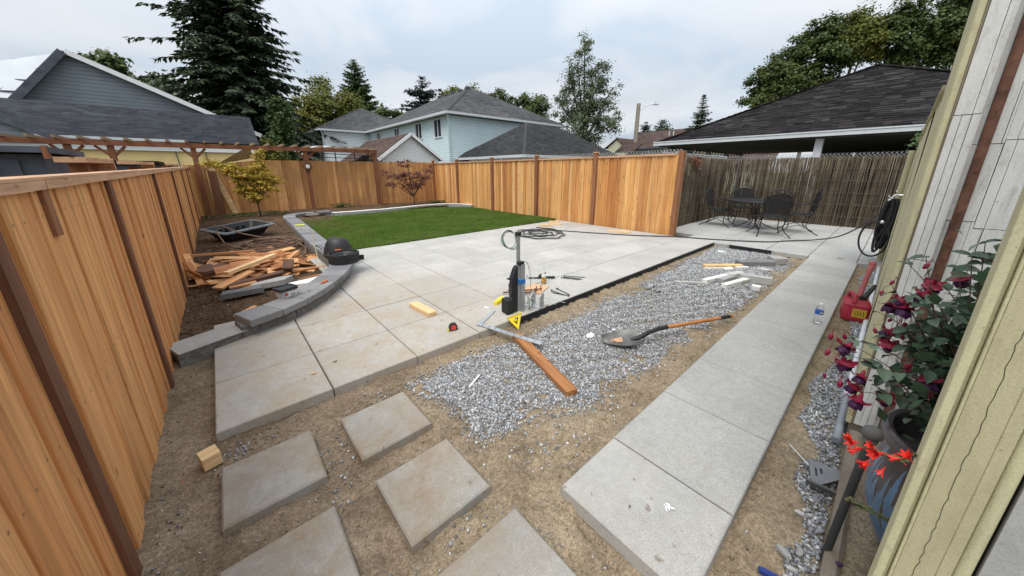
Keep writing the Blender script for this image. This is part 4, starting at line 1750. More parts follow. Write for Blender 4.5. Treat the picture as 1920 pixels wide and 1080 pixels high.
offcut(.82, .088, .04, 'pine_new', (.20, 5.82, .175), (0, -.05, .78), 'pale new stud lying across the top of the scrap heap')
offcut(.26, .17, .02, 'offcut_wood', (-.07, 5.72, .17), (.40, .0, .1), 'square orange board end standing near the middle of the scrap heap')
offcut(.55, .13, .02, 'offcut_wood', (-.02, 5.48, .075), (.06, -.10, .85), 'long flat tan board at the front left of the scrap heap')
offcut(.34, .12, .02, 'offcut_wood', (.15, 5.12, .03), (0, 0, .5), 'short tan offcut with an angled end at the front of the scrap heap', angled=True)
offcut(.28, .11, .02, 'offcut_wood', (.05, 5.28, .035), (0, 0, .1), 'small tan offcut beside the angled one at the front of the scrap heap')
for k, lab in enumerate(('thin tan lath leaning on the left fence behind the scrap heap', 'second lath leaning on the left fence, crossing the first', 'short lath propped low against the left fence')):
    m = MB()
    m.bar((-.36 + .05 * k, 5.75 + .1 * k, -.02), (-.46, 6.25 - .25 * k, .34 - .05 * k), .07, .018)
    lone('wood_offcut', m, 'offcut_wood', lab, 'wood offcut', origin=(-.40, 6.0, .12), group='cedar offcuts heaped in the soil bed')
offcut(.95, .045, .03, 'offcut_wood', (-.15, 7.0, .16), (0, .02, -.2), 'long thin lath at the back of the scrap heap')
offcut(.42, .05, .04, 'plank_brown', (.84, 4.98, .05), (0, 0, .10), 'straight reddish offcut lying by the white broken block near the garden wall', name='wood_offcut')
offcut(.30, .06, .015, 'offcut_wood', (.02, 4.35, -.01), (0, .03, .9), 'thin yellow splinter lying alone on the soil in front of the loose blocks', name='wood_offcut', angled=True)

# broken wall blocks on the soil
for (poly_, z0, z1, loc, rz, mt, lab) in (
        ([(-.20, -.06), (.20, -.05), (.17, .085), (-.19, .07)], 0, .065, (.03, 4.93, .005), -.05, 'cap_dark', 'grey loose wall block lying nearest on the soil bed'),
        ([(-.24, -.07), (.12, -.09), (.26, .05), (.10, .09), (-.20, .02)], 0, .07, (.33, 5.10, .01), .12, 'cap_light', 'grey angled wall block behind the nearest loose block'),
        ([(-.25, -.05), (-.02, -.12), (.28, .02), (.24, .07), (-.22, .06)], 0, .075, (.70, 4.74, .02), .15, 'stone_white', 'white broken wall block near the garden wall')):
    m = MB()
    m.prism(poly_, z0, z1, .006)
    lone('broken_block', m, mt, lab, 'wall block', loc, (0, 0, rz), 'broken wall blocks on the soil')

# black mixing tray
t = thing('mortar_tray', 'large black plastic mixing tray with a grey rim resting on the soil', 'tray', (.25, 9.35, .07), (.09, -.05, .58))
t.scale = (.78, .78, .78)
m = MB()


def ring_rect(a, b, z, ch=.06):
    return [(-a + ch, -b, z), (a - ch, -b, z), (a, -b + ch, z), (a, b - ch, z), (a - ch, b, z), (-a + ch, b, z), (-a, b - ch, z), (-a, -b + ch, z)]


lv = [ring_rect(.50, .27, .0), ring_rect(.66, .40, .27), ring_rect(.66, .40, .275), ring_rect(.635, .375, .275), ring_rect(.48, .25, .02)]
vs_ = [p for r in lv for p in r]
fs = [tuple(reversed(range(8)))] + [(k * 8 + i, k * 8 + (i + 1) % 8, (k + 1) * 8 + (i + 1) % 8, (k + 1) * 8 + i) for k in range(4) for i in range(8)] + [tuple(range(32, 40))]
m.add(vs_, fs)
part(t, 'tub', m, 'black_plastic')
m = MB()
a_, b_ = ring_rect(.635, .375, .278), ring_rect(.73, .47, .268)
c_ = ring_rect(.735, .475, .235)
m.add(a_ + b_ + c_, [(i, i + 8, (i + 1) % 8 + 8, (i + 1) % 8) for i in range(8)] + [(i + 8, i + 16, (i + 1) % 8 + 16, (i + 1) % 8 + 8) for i in range(8)])
part(t, 'rim', m, 'grey_tray')
for k, (x, y) in enumerate(((-.36, .20), (-.20, .22), (.10, .22), (.24, .20))):
    m = MB()
    m.box((x, y, .14), (.055, .05, .20))
    m.box((x + .035, y - .04, .10), (.03, .04, .12))
    part(t, 'moulded_rib', m, 'black_plastic')

# coiled hose on the soil
m = MB()
pts = []
for k in range(170):
    a = k * .21
    r_ = .30 + .12 * math.sin(k * .023) + .02 * math.sin(k * 1.7)
    x, y = .62 + r_ * 1.25 * math.cos(a) + .05 * math.sin(k * .11), 7.85 + r_ * 1.5 * math.sin(a)
    pts.append((x, y, soil_h(np.array([x]), np.array([y]))[0] + .02 + .0006 * k))
lead = [(.15, 7.7, .06), (-.05, 8.1, .14), (-.14, 8.5, .33), (-.02, 8.55, .40), (.22, 8.2, .28)]
tail = [(1.02, 7.6, .08), (1.08, 7.1, .06), (.98, 6.6, .05), (.86, 6.25, .07), (.90, 5.98, .10)]
m.tube([(p[0], p[1], p[2]) for p in lead] + pts + tail, .012, 6)
lone('garden_hose', m, 'hose_brown', 'thin brown hose coiled on the soil between the tray and the scrap heap', 'hose', smooth=True, origin=(.62, 7.85, .03))

# bucket lying on the wall and its lid
t = thing('bucket', 'black tapered tub turned upside down on the garden wall, with an orange label', 'tub', (1.29, 5.60, .166), (0, 0, .3))
m = MB()
m.lathe([(.225, 0), (.228, .03), (.215, .035), (.205, .09), (.165, .20), (.125, .265), (.10, .275), (.0001, .272)], seg=14)
m.v = [(x * (1 + .05 * math.sin(3 * y * 9)), y * (1 + .04 * math.cos(x * 21)), z * (1 - .10 * (x > .05))) for x, y, z in m.v]
part(t, 'body', m, 'black_plastic', True)
m = MB()
m.tube([(-.20, -.08, .11), (-.30, -.05, .20), (-.34, .02, .205), (-.30, .10, .19), (-.19, .12, .11)], .005, 6)
part(t, 'handle', m, 'black_iron', True)
m = MB()
la = -2.15
ln_ = Vector((math.cos(la), math.sin(la), .34)).normalized()
lt_ = Vector((-math.sin(la), math.cos(la), 0))
Rb = Matrix((lt_, ln_, lt_.cross(ln_))).transposed()
m.box(Vector((math.cos(la) * .203, math.sin(la) * .203, .098)), (.085, .006, .055), Rb)
lp = part(t, 'label_patch', m, 'orange_handle')
m = MB()
for i_ in range(3):
    m.box(Vector((math.cos(la) * .2065, math.sin(la) * .2065, .098)) + lt_ * (-.022 + .022 * i_), (.012, .003, .026), Rb)
part(lp, 'label_print', m, 'label_white')

t = thing('edging_roll', 'flat black coil of rolled plastic edging sitting on the curve of the garden wall', 'edging coil', (1.22, 5.08, .166))
m = MB()
m.lathe([(.185, 0), (.20, .0), (.205, .06), (.20, .066), (.207, .07), (.21, .135), (.195, .14), (.183, .135), (.18, .02)], seg=36)
part(t, 'outer_coil', m, 'rubber_black', True)
m = MB()
m.lathe([(.0001, .02), (.12, .02), (.165, .01), (.17, .112), (.16, .12), (.135, .10), (.125, .055), (.0001, .055)], seg=30)
part(t, 'inner_coil', m, 'black_plastic', True)
for k in range(6):
    a = k * 1.05
    m = MB()
    m.box((.07 * math.cos(a), .07 * math.sin(a), .075), (.06, .03, .03), Matrix.Rotation(a, 3, 'Z'))
    part(t, 'web', m, 'grey_tray' if k % 2 else 'black_plastic')
m = MB()
m.prism([(0, -.02), (.06, -.03), (.07, .02), (.01, .03)], 0, .07)
part(t, 'loose_end', m, 'rubber_black', loc=(.195, -.03, -.0), rot=(0, .1, .2))

# screw tub
t = thing('screw_tub', 'square clear tub with a black lid and printed label on the garden wall', 'tub', (.365, 4.00, .166), (0, 0, .38))
m = MB()
m.add(ring_rect(.068, .062, 0, .012) + ring_rect(.082, .075, .085, .014), [tuple(reversed(range(8)))] + [(i, (i + 1) % 8, (i + 1) % 8 + 8, i + 8) for i in range(8)] + [tuple(range(8, 16))])
part(t, 'body', m, 'cloth_grey')
m = MB()
m.add(ring_rect(.090, .082, .082, .016) + ring_rect(.090, .082, .108, .016) + ring_rect(.076, .068, .110, .016) + ring_rect(.074, .066, .102, .016),
      [(k * 8 + i, k * 8 + (i + 1) % 8, (k + 1) * 8 + (i + 1) % 8, (k + 1) * 8 + i) for k in range(3) for i in range(8)] + [tuple(range(24, 32)), tuple(reversed(range(8)))])
part(t, 'lid', m, 'black_plastic')
m = MB()
m.box((.012, -.0725, .043), (.105, .002, .055), Matrix.Rotation(.15, 3, 'X'))
lb = part(t, 'label', m, 'label_white')
m = MB()
m.box((-.035, -.0735, .046), (.028, .002, .034), Matrix.Rotation(.15, 3, 'X'))
part(lb, 'red_badge', m, 'label_red')
m = MB()
for i_ in range(3):
    m.box((.025, -.074, .03 + .012 * i_), (.055 - .01 * i_, .002, .004), Matrix.Rotation(.15, 3, 'X'))
part(lb, 'print_lines', m, 'ink_black')

# screwdriver, spike, glove and mason's line on the caps
t = thing('screwdriver', 'screwdriver with an orange handle lying on the garden wall', 'screwdriver', (.73, 4.20, .178), (0, 0, .62))
m = MB()
m.tube([(.0, 0, 0), (.012, 0, 0), (.05, 0, 0), (.09, 0, 0), (.10, 0, 0)], [.008, .012, .011, .013, .008], 10)
part(t, 'handle', m, 'orange_handle', True)
m = MB()
m.tube([(-.11, 0, -.004), (0, 0, 0)], .0032, 8)
part(t, 'blade', m, 'chrome', True)
m = MB()
m.tube([(.555, 4.02, .169), (.58, 4.03, .169)], .004, 6)
lone('nail', m, 'black_iron', 'single dark bolt lying on the garden wall cap', 'bolt', origin=(.565, 4.025, .169))
m = MB()
for p_, q_, r_ in (((0, 0, 0), (.14, .02, 0), .03), ((.12, .0, .006), (.20, -.01, .004), .012), ((.12, .03, .004), (.21, .04, .004), .012), ((.10, .05, .004), (.17, .09, .004), .011)):
    m.tube([p_, q_], r_ * .6, 8)
lone('glove', m, 'yellow_glove', 'bright yellow work glove lying on the dark wall caps', 'glove', (1.28, 9.36, .18), (0, 0, -.4), smooth=True)
m = MB()
m.tube([(1.44, 9.30, .172), (1.30, 8.9, .172), (1.44, 8.2, .172), (1.30, 7.4, .172), (1.15, 6.75, .175), (1.08, 6.2, .175), (1.03, 5.9, .14), (1.0, 5.5, .04), (.96, 5.2, .02)], .0045, 6)
lone('string_line', m, 'cord_pale', 'pale yellow string trailing along the wall caps and down into the soil bed', 'string', smooth=True, origin=(1.2, 7.4, .17))

# ------------------------------------------------------------------ patio: the aluminium post and its kit
t = thing('louver_post', 'upright silver aluminium post with cable coil, blue tape and black motor housing on the patio', 'post kit', (2.20, 2.375, 0), (0, 0, -.12))
m = MB()
m.box((-.018, .022, .42), (.028, .028, .84))
part(t, 'inner_tube', m, 'aluminium')
m = MB()
m.box((.008, -.012, .258), (.046, .034, .516))
m.box((-.022, .024, .25), (.026, .04, .50))
part(t, 'outer_tube', m, 'aluminium')
m = MB()
m.box((-.004, .004, .525), (.058, .056, .035))
part(t, 'collar', m, 'black_plastic')
m = MB()
m.box((-.018, .022, .825), (.042, .042, .035))
part(t, 'top_clamp', m, 'black_plastic')
m = MB()
m.box((.001, -.004, .335), (.068, .060, .045))
part(t, 'tape_band', m, 'blue_tape')
m = MB()                                   # housing: a flat sloped fin on a box
Mh = Matrix.Rotation(math.pi / 2, 3, 'X')
m.prism([(-.135, .0), (-.035, .0), (-.035, .50), (-.06, .47), (-.105, .36), (-.095, .33), (-.110, .30), (-.10, .17), (-.135, .15)], -.03, .03, M=Mh, c=(-.005, .03, 0))
hs_ = part(t, 'housing', m, 'black_plastic')
m = MB()
m.box((-.145, .035, .085), (.075, .11, .155), ch=.01)
part(hs_, 'motor_box', m, 'rubber_black')
m = MB()
m.bar((-.10, .03, .365), (-.145, .03, .375), .03, .012)
m.bar((-.10, .03, .315), (-.12, .03, .29), .03, .012)
part(hs_, 'clip', m, 'black_plastic')
for k, (mt, ph) in enumerate((('wire_grey', 0), ('wire_green', .5), ('wire_grey', 1.0), ('wire_white', 1.6))):
    m = MB()
    pts = []
    for q in range(26):
        a = 2 * math.pi * q / 25
        pts.append((-.10 - .085 * math.cos(a) - .006 * k, .03 + .05 * math.sin(a) * math.cos(ph) + .01 * k, .765 + .085 * math.sin(a) * (.95 + .03 * k) + .006 * k))
    m.tube(pts, .004, 5)
    part(t, 'cable_loop', m, mt, True)
for k, (mt, dx) in enumerate((('wire_grey', .08), ('wire_white', .115), ('wire_green', .05))):
    m = MB()
    top = .54 if k < 2 else .20
    m.tube([(.01, 0, top - .02), (.03, -.005, top + .01), (.045 + dx * .4, -.01, top - .03), (.03 + dx, -.02, top * .7), (.035 + dx * .9, -.03, top * .4), (.05, -.05, .09), (.02, -.06, .05 + .03 * k)], .003, 5)
    part(t, 'cable', m, mt, True)
for k in range(5):
    m = MB()
    m.tube([(.06, -.04, .14), (.075 + .02 * k, -.05 + .01 * k, .09), (.05 + .015 * k, -.07, .03 + .012 * k), (.09, -.06 + .012 * k, .012)], .0028, 5)
    part(t, 'lead', m, ('wire_green', 'wire_grey', 'wire_white', 'ink_black', 'wire_green')[k], True)

# folded bracket, plywood, dark rods, clamp, bottle
t = thing('post_bracket', 'grey folded steel post bracket with bolt holes standing beside the silver post', 'bracket', (2.42, 2.345, 0), (0, 0, .35))
m = MB()
m.box((0, 0, .006), (.12, .12, .006))
part(t, 'base_plate', m, 'galvanised')
for y in (-.05, .05):
    m = MB()
    m.prism([(-.055, 0), (.055, 0), (.055, .13), (.035, .15), (-.035, .15), (-.055, .13)], -.003, .003, M=Mh, c=(0, y, .006))
    fl = part(t, 'flange', m, 'galvanised')
    m = MB()
    for hx, hz in ((0, .105), (0, .045)):
        m.lathe([(.0001, -.0042), (.009, -.0042), (.009, .0042), (.0001, .0042)], (hx, y, hz + .006), 12, Mh)
    part(fl, 'bolt_hole', m, 'ink_black')
m = MB()
m.box((0, 0, 0), (.085, .05, .0015), Matrix.Rotation(.5, 3, 'Y'))
lone('paper_tag', m, 'label_white', 'white printed tag lying against the steel post bracket', 'tag', (2.49, 2.26, .03), (0, 0, .2))
m = MB()
m.box((0, 0, 0), (.30, .24, .008))
lone('plywood_sheet', m, 'plywood', 'small tan plywood sheet lying on the patio behind the bracket', 'plywood', (2.79, 2.74, .005), (0, 0, .35))
for k, (p0, p1, lab) in enumerate((((2.36, 2.86, .03), (2.78, 2.64, .035), 'longer dark rusty rod lying across the plywood behind the post'),
                                   ((2.40, 2.80, .02), (2.66, 2.62, .03), 'shorter dark rusty rod beside the plywood'), ((2.42, 2.84, .05), (2.66, 2.60, .06), 'third rusty rod lying on top behind the silver post'))):
    m = MB()
    m.tube([p0, p1], .009, 8)
    m.ball(p1, .014, 8, 6)
    m.tube([p1, (p1[0], p1[1], p1[2] + .05)], .006, 6)
    lone('rusty_rod', m, 'rust_pipe', lab, 'rod', origin=p0, smooth=True)
m = MB()
m.prism([(-.09, -.02), (.06, -.03), (.09, .0), (.07, .035), (-.03, .03), (-.05, .01), (-.10, .015)], 0, .045, .006)
lone('yellow_tool', m, 'yellow_plastic', 'yellow plastic tool lying behind the black housing', 'tool', (2.18, 2.70, 0), (0, 0, .3))
t = thing('hand_clamp', 'black plastic clamp lying behind the beer bottle', 'clamp', (3.15, 2.98, .0), (0, 0, -.65))
m = MB()
m.bar((-.18, 0, .012), (.14, 0, .012), .012, .02)
part(t, 'bar', m, 'black_iron')
m = MB()
m.prism([(-.06, 0), (.02, 0), (.03, .06), (.0, .075), (-.035, .055)], -.015, .015, M=Mh)
part(t, 'jaw', m, 'black_plastic')
m = MB()
m.tube([(.05, 0, .02), (.18, -.01, .02)], .016, 8)
part(t, 'grip', m, 'rubber_black', True)
m = MB()
m.lathe([(.012, 0), (.02, .01), (.012, .03), (.018, .045), (.008, .05)], seg=10)
lone('small_fitting', m, 'galvanised', 'tiny grey fitting standing left of the clamp', 'fitting', (3.02, 3.13, 0))

t = thing('beer_bottle', 'clear glass bottle half full of amber beer on the patio', 'bottle', (3.02, 2.82, 0))
m = MB()
m.lathe([(.0001, .004), (.028, .004), (.031, .012), (.031, .135), (.027, .16), (.0155, .19), (.0135, .23), (.0145, .235), (.0145, .245), (.012, .246)], seg=20)
part(t, 'glass', m, 'clear_glass', True)
m = MB()
m.lathe([(.0001, .008), (.026, .008), (.0285, .016), (.0285, .085), (.0001, .085)], seg=18)
part(t, 'beer', m, 'beer', True)
m = MB()
m.lathe([(.0315, .095), (.0315, .125)], seg=20)
part(t, 'label', m, 'label_white', True)


def spike(p0, p1, lab):
    """steel edging spike with a head"""
    m = MB()
    p0, p1 = Vector(p0), Vector(p1)
    d = (p1 - p0).normalized()
    m.tube([p0, p1 - d * .03, p1], [.005, .005, .001], 8)
    m.tube([p0 - d * .008, p0], .012, 8)
    lone('edging_spike', m, 'black_iron', lab, 'spike', origin=tuple(p0), group='black steel spikes on the patio and gravel', smooth=True)


spike((3.44, 2.83, .014), (3.63, 2.60, .006), 'black steel spike farthest back of the three beyond the beer bottle')
spike((3.40, 2.79, .013), (3.54, 2.58, .006), 'middle black steel spike of the three beyond the beer bottle')
spike((3.36, 2.80, .013), (3.50, 2.58, .006), 'front black steel spike of the three beyond the beer bottle')
spike((2.98, 2.55, .013), (2.94, 2.31, .006), 'lone black spike lying with its head away, right of the bracket')
spike((2.88, 2.55, .013), (2.89, 2.34, .006), 'black spike in the pair nearest the bracket, left one')
spike((2.90, 2.31, .013), (2.84, 2.52, .006), 'black spike with its head towards the edging, right of the bracket')
spike((4.05, 1.84, -.03), (3.84, 1.86, -.035), 'black spike lying on the gravel, upper of the two')
spike((3.93, 1.70, -.03), (3.70, 1.77, -.035), 'black spike lying on the gravel, lower of the two')
for k, (p0, p1) in enumerate((((2.66, 2.44, .003), (2.72, 2.20, .003)), ((2.58, 2.38, .003), (2.60, 2.24, .003)), ((2.72, 2.46, .003), (2.79, 2.26, .003)))):
    m = MB()
    m.tube([p0, p1], .0022, 5)
    lone('wire_rod', m, 'galvanised', ('thin bright wire rod by the bracket, middle one', 'thin bright wire rod lying closest to the bracket', 'thin bright wire rod lying closest to the black spikes')[k], 'wire', origin=p0, group='thin bright wires on the patio')
m = MB()
m.cbox((0, 0, .004), (.022, .06, .008), .002)
lone('white_wedge', m, 'white_plastic', 'small white plastic strip on the slab near the housing', 'strip', (1.98, 2.68, 0), (0, 0, .35))

# timber on the patio
m = MB()
m.cbox((0, 0, .022), (.40, .09, .042), .004, Matrix.Identity(3))
lone('timber_block', m, 'pine_new', 'short new pine block lying on the patio by the tape measure', 'timber block', (1.425, 3.075, 0), (0, 0, -1.50))
for (x, y, rz, L, z, lab) in ((6.42, 5.97, -.75, .34, .02, 'left pine block of the three near the coiled hose'), (6.82, 5.98, -1.25, .34, .02, 'right pine block of the three near the coiled hose'),
                           (6.95, 6.14, -.95, .30, .055, 'rear pine block resting on the other two near the coiled hose'), (7.03, 4.18, -1.05, .52, .025, 'pine stud offcut lying by the cedar fence')):
    m = MB()
    m.cbox((0, 0, 0), (L, .085, .04), .003)
    lone('timber_block', m, 'pine_new', lab, 'timber block', (x, y, z), (0, 0, rz), 'pine blocks on the patio')

# tape measure
t = thing('tape_measure', 'black and red tape measure standing on the front slab', 'tape measure', (1.435, 2.475, 0), (0, 0, -.30))
m = MB()
m.prism([(-.036, 0), (.034, 0), (.038, .012), (.038, .045), (.024, .066), (-.012, .068), (-.034, .05), (-.040, .02)], -.019, .019, M=Mh)
part(t, 'case', m, 'black_plastic')
m = MB()
m.prism([(-.024, .012), (.024, .012), (.026, .045), (.012, .056), (-.012, .056), (-.024, .04)], -.0205, .0205, M=Mh)
part(t, 'red_shell', m, 'label_red')
m = MB()
m.box((-.046, 0, .008), (.016, .022, .004))
m.box((-.053, 0, .004), (.003, .022, .012))
part(t, 'hook', m, 'yellow_plastic')

# framing square and speed square
t = thing('framing_square', 'silver L-shaped framing square lying over the slab edge', 'framing square', (1.685, 2.395, .009))
m = MB()
d1 = Vector((1.985 - 1.685, 2.56 - 2.395, .0))
m.bar((0, 0, 0), d1, .04, .003)
part(t, 'short_arm', m, 'aluminium')
m = MB()
m.bar((-.015, .02, .003), (1.87 - 1.685, 1.755 - 2.395, -.012), .05, .003)
part(t, 'long_arm', m, 'aluminium')
m = MB()
for k in range(9):
    q = Vector((-.015, .02, .0055)).lerp(Vector((1.87 - 1.685, 1.755 - 2.395, -.0095)), (k + 1) / 10)
    m.box(q, (.03, .003, .0012), Matrix.Rotation(.28, 3, 'Z'))
part(t, 'graduation', m, 'ink_black')

t = thing('speed_square', 'yellow triangular speed square leaning on the slab edge', 'speed square', (2.0, 2.22, .02))
a_, b_, c_ = Vector((1.909, 2.258, .046)), Vector((2.100, 2.258, .048)), Vector((1.985, 2.172, -.068))
nn = (b_ - a_).cross(c_ - a_).normalized()
if nn.z < 0:
    nn = -nn
cen = (a_ + b_ + c_) / 3


def tri_ring(m, f_, th):
    o_ = [a_, b_, c_]
    i_ = [p.lerp(cen, f_) for p in o_]
    for k in range(3):
        k2 = (k + 1) % 3
        q = [o_[k], o_[k2], i_[k2], i_[k]]
        m.add([p - nn * th for p in q] + [p + nn * th for p in q], [(3, 2, 1, 0), (4, 5, 6, 7), (0, 1, 5, 4), (1, 2, 6, 5), (2, 3, 7, 6), (3, 0, 4, 7)])


m = MB()
tri_ring(m, .52, .003)
ins = [p.lerp(cen, .80) for p in (a_, b_, c_)]
m.add([p - nn * .003 for p in ins] + [p + nn * .003 for p in ins], [(0, 2, 1), (3, 4, 5), (0, 1, 4, 3), (1, 2, 5, 4), (2, 0, 3, 5)])
m.bar(a_.lerp(cen, .4), a_.lerp(cen, .85), .02, .005, tuple(nn))
part(t, 'plate', m, 'yellow_plastic', world=True)
m = MB()
m.bar(a_ - (b_ - a_) * .02, b_ + (b_ - a_) * .02, .006, .022, tuple(nn))
part(t, 'fence_lip', m, 'yellow_plastic', world=True)
m = MB()
for k in range(9):
    q = b_.lerp(c_, (k + 1) / 10)
    m.bar(q + nn * .0036, q.lerp(cen, .14) + nn * .0036, .002, .001, tuple(nn))
part(t, 'scale_marks', m, 'ink_black', world=True)

# brown plank on the gravel
m = MB()
m.cbox((0, 0, 0), (.89, .088, .038), .003)
d_ = Vector((1.57 - 1.825, 1.19 - 2.02, 0))
lone('brown_plank', m, 'plank_brown', 'reddish brown timber plank lying across the gravel', 'plank', (1.70, 1.605, -.022), (0, .0, math.atan2(d_.y, d_.x)))
m = MB()
m.cbox((0, 0, .035), (.075, .088, .07), .003)
lone('wood_cube', m, 'pine_new', 'small pine cube offcut standing on the sand near the left fence', 'wood block', (-.275, 2.115, -.062), (0, 0, .25))

# shovel
t = thing('shovel', 'shovel with a dark blade and wooden handle lying on the gravel', 'shovel', (2.42, 1.29, -.03))
m = MB()
tip = Vector((2.31, 1.455, .0))
base = Vector((2.505, 1.215, .030))
dr = (base - tip).normalized()
sdv = Vector((-dr.y, dr.x, 0)).normalized()
rows = []
NL, NW = 10, 9
L_ = (base - tip).length
for i in range(NL + 1):
    u = i / NL
    half = .088 * min(1, (u * 1.7 + .02) ** .75) * (1 - .12 * max(0, u - .75) / .25)
    row = []
    for k in range(NW):
        s_ = -1 + 2 * k / (NW - 1)
        p = tip.lerp(base, u) + sdv * half * s_
        dish = .022 * s_ * s_ * min(1, u * 2) - .012 * math.sin(math.pi * min(1, u * 1.1)) + .030 * s_ + .012 * (1 - u)
        row.append(p + Vector((0, 0, dish)))
    rows.append(row)
vs_ = [p for r in rows for p in r] + [p - Vector((0, 0, .003)) for r in rows for p in r]
nV = (NL + 1) * NW
fs = []
for i in range(NL):
    for k in range(NW - 1):
        a = i * NW + k
        fs.append((a, a + 1, a + NW + 1, a + NW))
        fs.append((nV + a, nV + a + NW, nV + a + NW + 1, nV + a + 1))
rim = [i * NW for i in range(NL + 1)] + [NL * NW + k for k in range(1, NW)] + [i * NW + NW - 1 for i in range(NL - 1, -1, -1)] + [k for k in range(NW - 2, 0, -1)]
for a, b in zip(rim, rim[1:] + rim[:1]):
    fs.append((a, b, nV + b, nV + a))
m.add(vs_, fs)
part(t, 'blade', m, 'steel_blade', True, world=True)
m = MB()
mid = tip.lerp(base, .42) + Vector((0, 0, -.0105))
sdt = (sdv * .098 + Vector((0, 0, .030))).normalized()
m.box(mid + Vector((0, 0, .008)), (.10, .055, .0015), Matrix((dr, sdt, dr.cross(sdt))).transposed())
part(t, 'sticker', m, 'cedar_rail', world=True)
he = Vector((3.66, .845, .02))
k0 = Vector((2.74, 1.155, .075))
m = MB()
m.tube([tip.lerp(base, .80) + Vector((0, 0, -.004)), base + Vector((0, 0, .012)), base.lerp(k0, .5) + Vector((0, 0, .012)), k0, k0.lerp(he, .10)], [.014, .02, .019, .0195, .0195], 12)
part(t, 'socket', m, 'black_plastic', True, world=True)
m = MB()
m.tube([k0.lerp(he, .095), k0.lerp(he, .5) , k0.lerp(he, .86)], .0165, 12)
part(t, 'handle', m, 'handle_wood', True, world=True)
m = MB()
m.tube([k0.lerp(he, .82), k0.lerp(he, .965)], .0185, 12)
part(t, 'grip', m, 'rubber_black', True, world=True)
m = MB()
m.tube([k0.lerp(he, .965), he], .017, 12)
part(t, 'end_knob', m, 'handle_wood', True, world=True)

# cut stone pieces on the gravel
for (x, y, L, W, Hh, rz, mt, lab) in (
        (5.05, 1.42, .60, .07, .05, -.22, 'stone_white', 'longest white-topped concrete strip among the offcuts on the gravel'),
        (5.00, 1.18, .58, .07, .055, -.20, 'stone_white', 'front white concrete strip among the offcuts on the gravel'),
        (5.12, 1.32, .36, .09, .05, -.15, 'offcut_stone', 'rough grey concrete strip between the two white strips'),
        (5.40, 1.30, .30, .10, .06, -.25, 'offcut_stone', 'short grey concrete offcut behind the white strips'),
        (5.20, 1.14, .26, .09, .04, -.25, 'offcut_stone', 'short grey concrete offcut right of the front white strip'),
        (5.33, 1.04, .10, .36, .09, .22, 'offcut_stone', 'grey concrete strip lying end-on toward the path'),
        (4.98, .945, .09, .09, .055, .1, 'stone_white', 'small white concrete cube at the gravel edge'),
        (5.62, 1.62, .34, .03, .02, -.75, 'stone_white', 'thin white sliver lying behind the concrete strips'),
        (4.62, 1.60, .42, .04, .025, -.85, 'offcut_stone', 'thin grey concrete sliver lying flat on the gravel, leftmost of the offcuts'),
        (5.95, 1.36, .20, .06, .03, -.6, 'stone_white', 'small white concrete chip in front of the pine stud')):
    m = MB()
    m.cbox((0, 0, Hh / 2), (L, W, Hh), .004, Matrix.Rotation(rp.uniform(-.03, .03), 3, 'Y'))
    lone('concrete_offcut', m, mt, lab, 'concrete offcut', (x, y, -.052), (0, 0, rz), 'cut concrete pieces on the gravel')
m = MB()
m.prism([(-.30, -.10), (.25, -.14), (.34, .0), (.05, .10), (-.28, .06)], 0, .075, .006)
lone('paver_offcut', m, 'cap_dark', 'dark grey broken paver piece on the gravel near the far edging', 'paver piece', (6.35, 1.30, -.05), (0, 0, -.65), 'cut concrete pieces on the gravel')
m = MB()
m.prism([(-.13, -.10), (.12, -.12), (.15, .08), (-.02, .13)], 0, .10, .006)
lone('paver_offcut', m, 'cap_light', 'pale broken paver corner at the far right of the gravel', 'paver piece', (6.72, 1.10, -.05), (0, 0, -.6), 'cut concrete pieces on the gravel')
for (x, y, lab) in ((6.1, 1.10, 'flat grey paver flake beside the dark broken paver'), (5.75, 1.48, 'small white flake near the pine stud on the gravel'), (6.55, 1.45, 'flat white flake behind the dark broken paver'), (6.9, 1.95, 'white flake near the corner of the patio edging')):
    m = MB()
    m.prism([(-.09, -.05), (.07, -.06), (.10, .03), (-.04, .06)], 0, .012)
    lone('stone_flake', m, 'stone_white' if 'white' in lab else 'offcut_stone', lab, 'stone flake', (x, y, -.045), (0, .05, rp.uniform(0, 3)), 'cut concrete pieces on the gravel')
m = MB()
m.cbox((0, 0, .022), (.60, .085, .045), .003)
lone('timber_block', m, 'pine_new', 'pine stud offcut lying on the gravel beside the concrete pieces', 'timber block', (5.80, 1.58, -.05), (0, 0, -.72))
for (x, y, r_, lab) in ((2.36, 1.60, .045, 'crumpled white plastic scrap beside the shovel blade'), (2.62, 1.52, .02, 'tiny white scrap behind the shovel blade')):
    m = MB()
    m.ball((0, 0, 0), r_, 9, 6, (1.2, .8, .45))
    m.v = [(a * rp.uniform(.7, 1.2), b * rp.uniform(.7, 1.2), c * rp.uniform(.6, 1.2)) for a, b, c in m.v]
    lone('plastic_scrap', m, 'white_plastic', lab, 'scrap', (x, y, -.035))
m = MB()
m.bar((0, 0, 0), (.15, .03, .004), .012, .006)
lone('white_strip', m, 'stone_white', 'thin white strip lying on the gravel left of the brown plank', 'strip', (1.10, 1.72, -.045), (0, 0, .25))

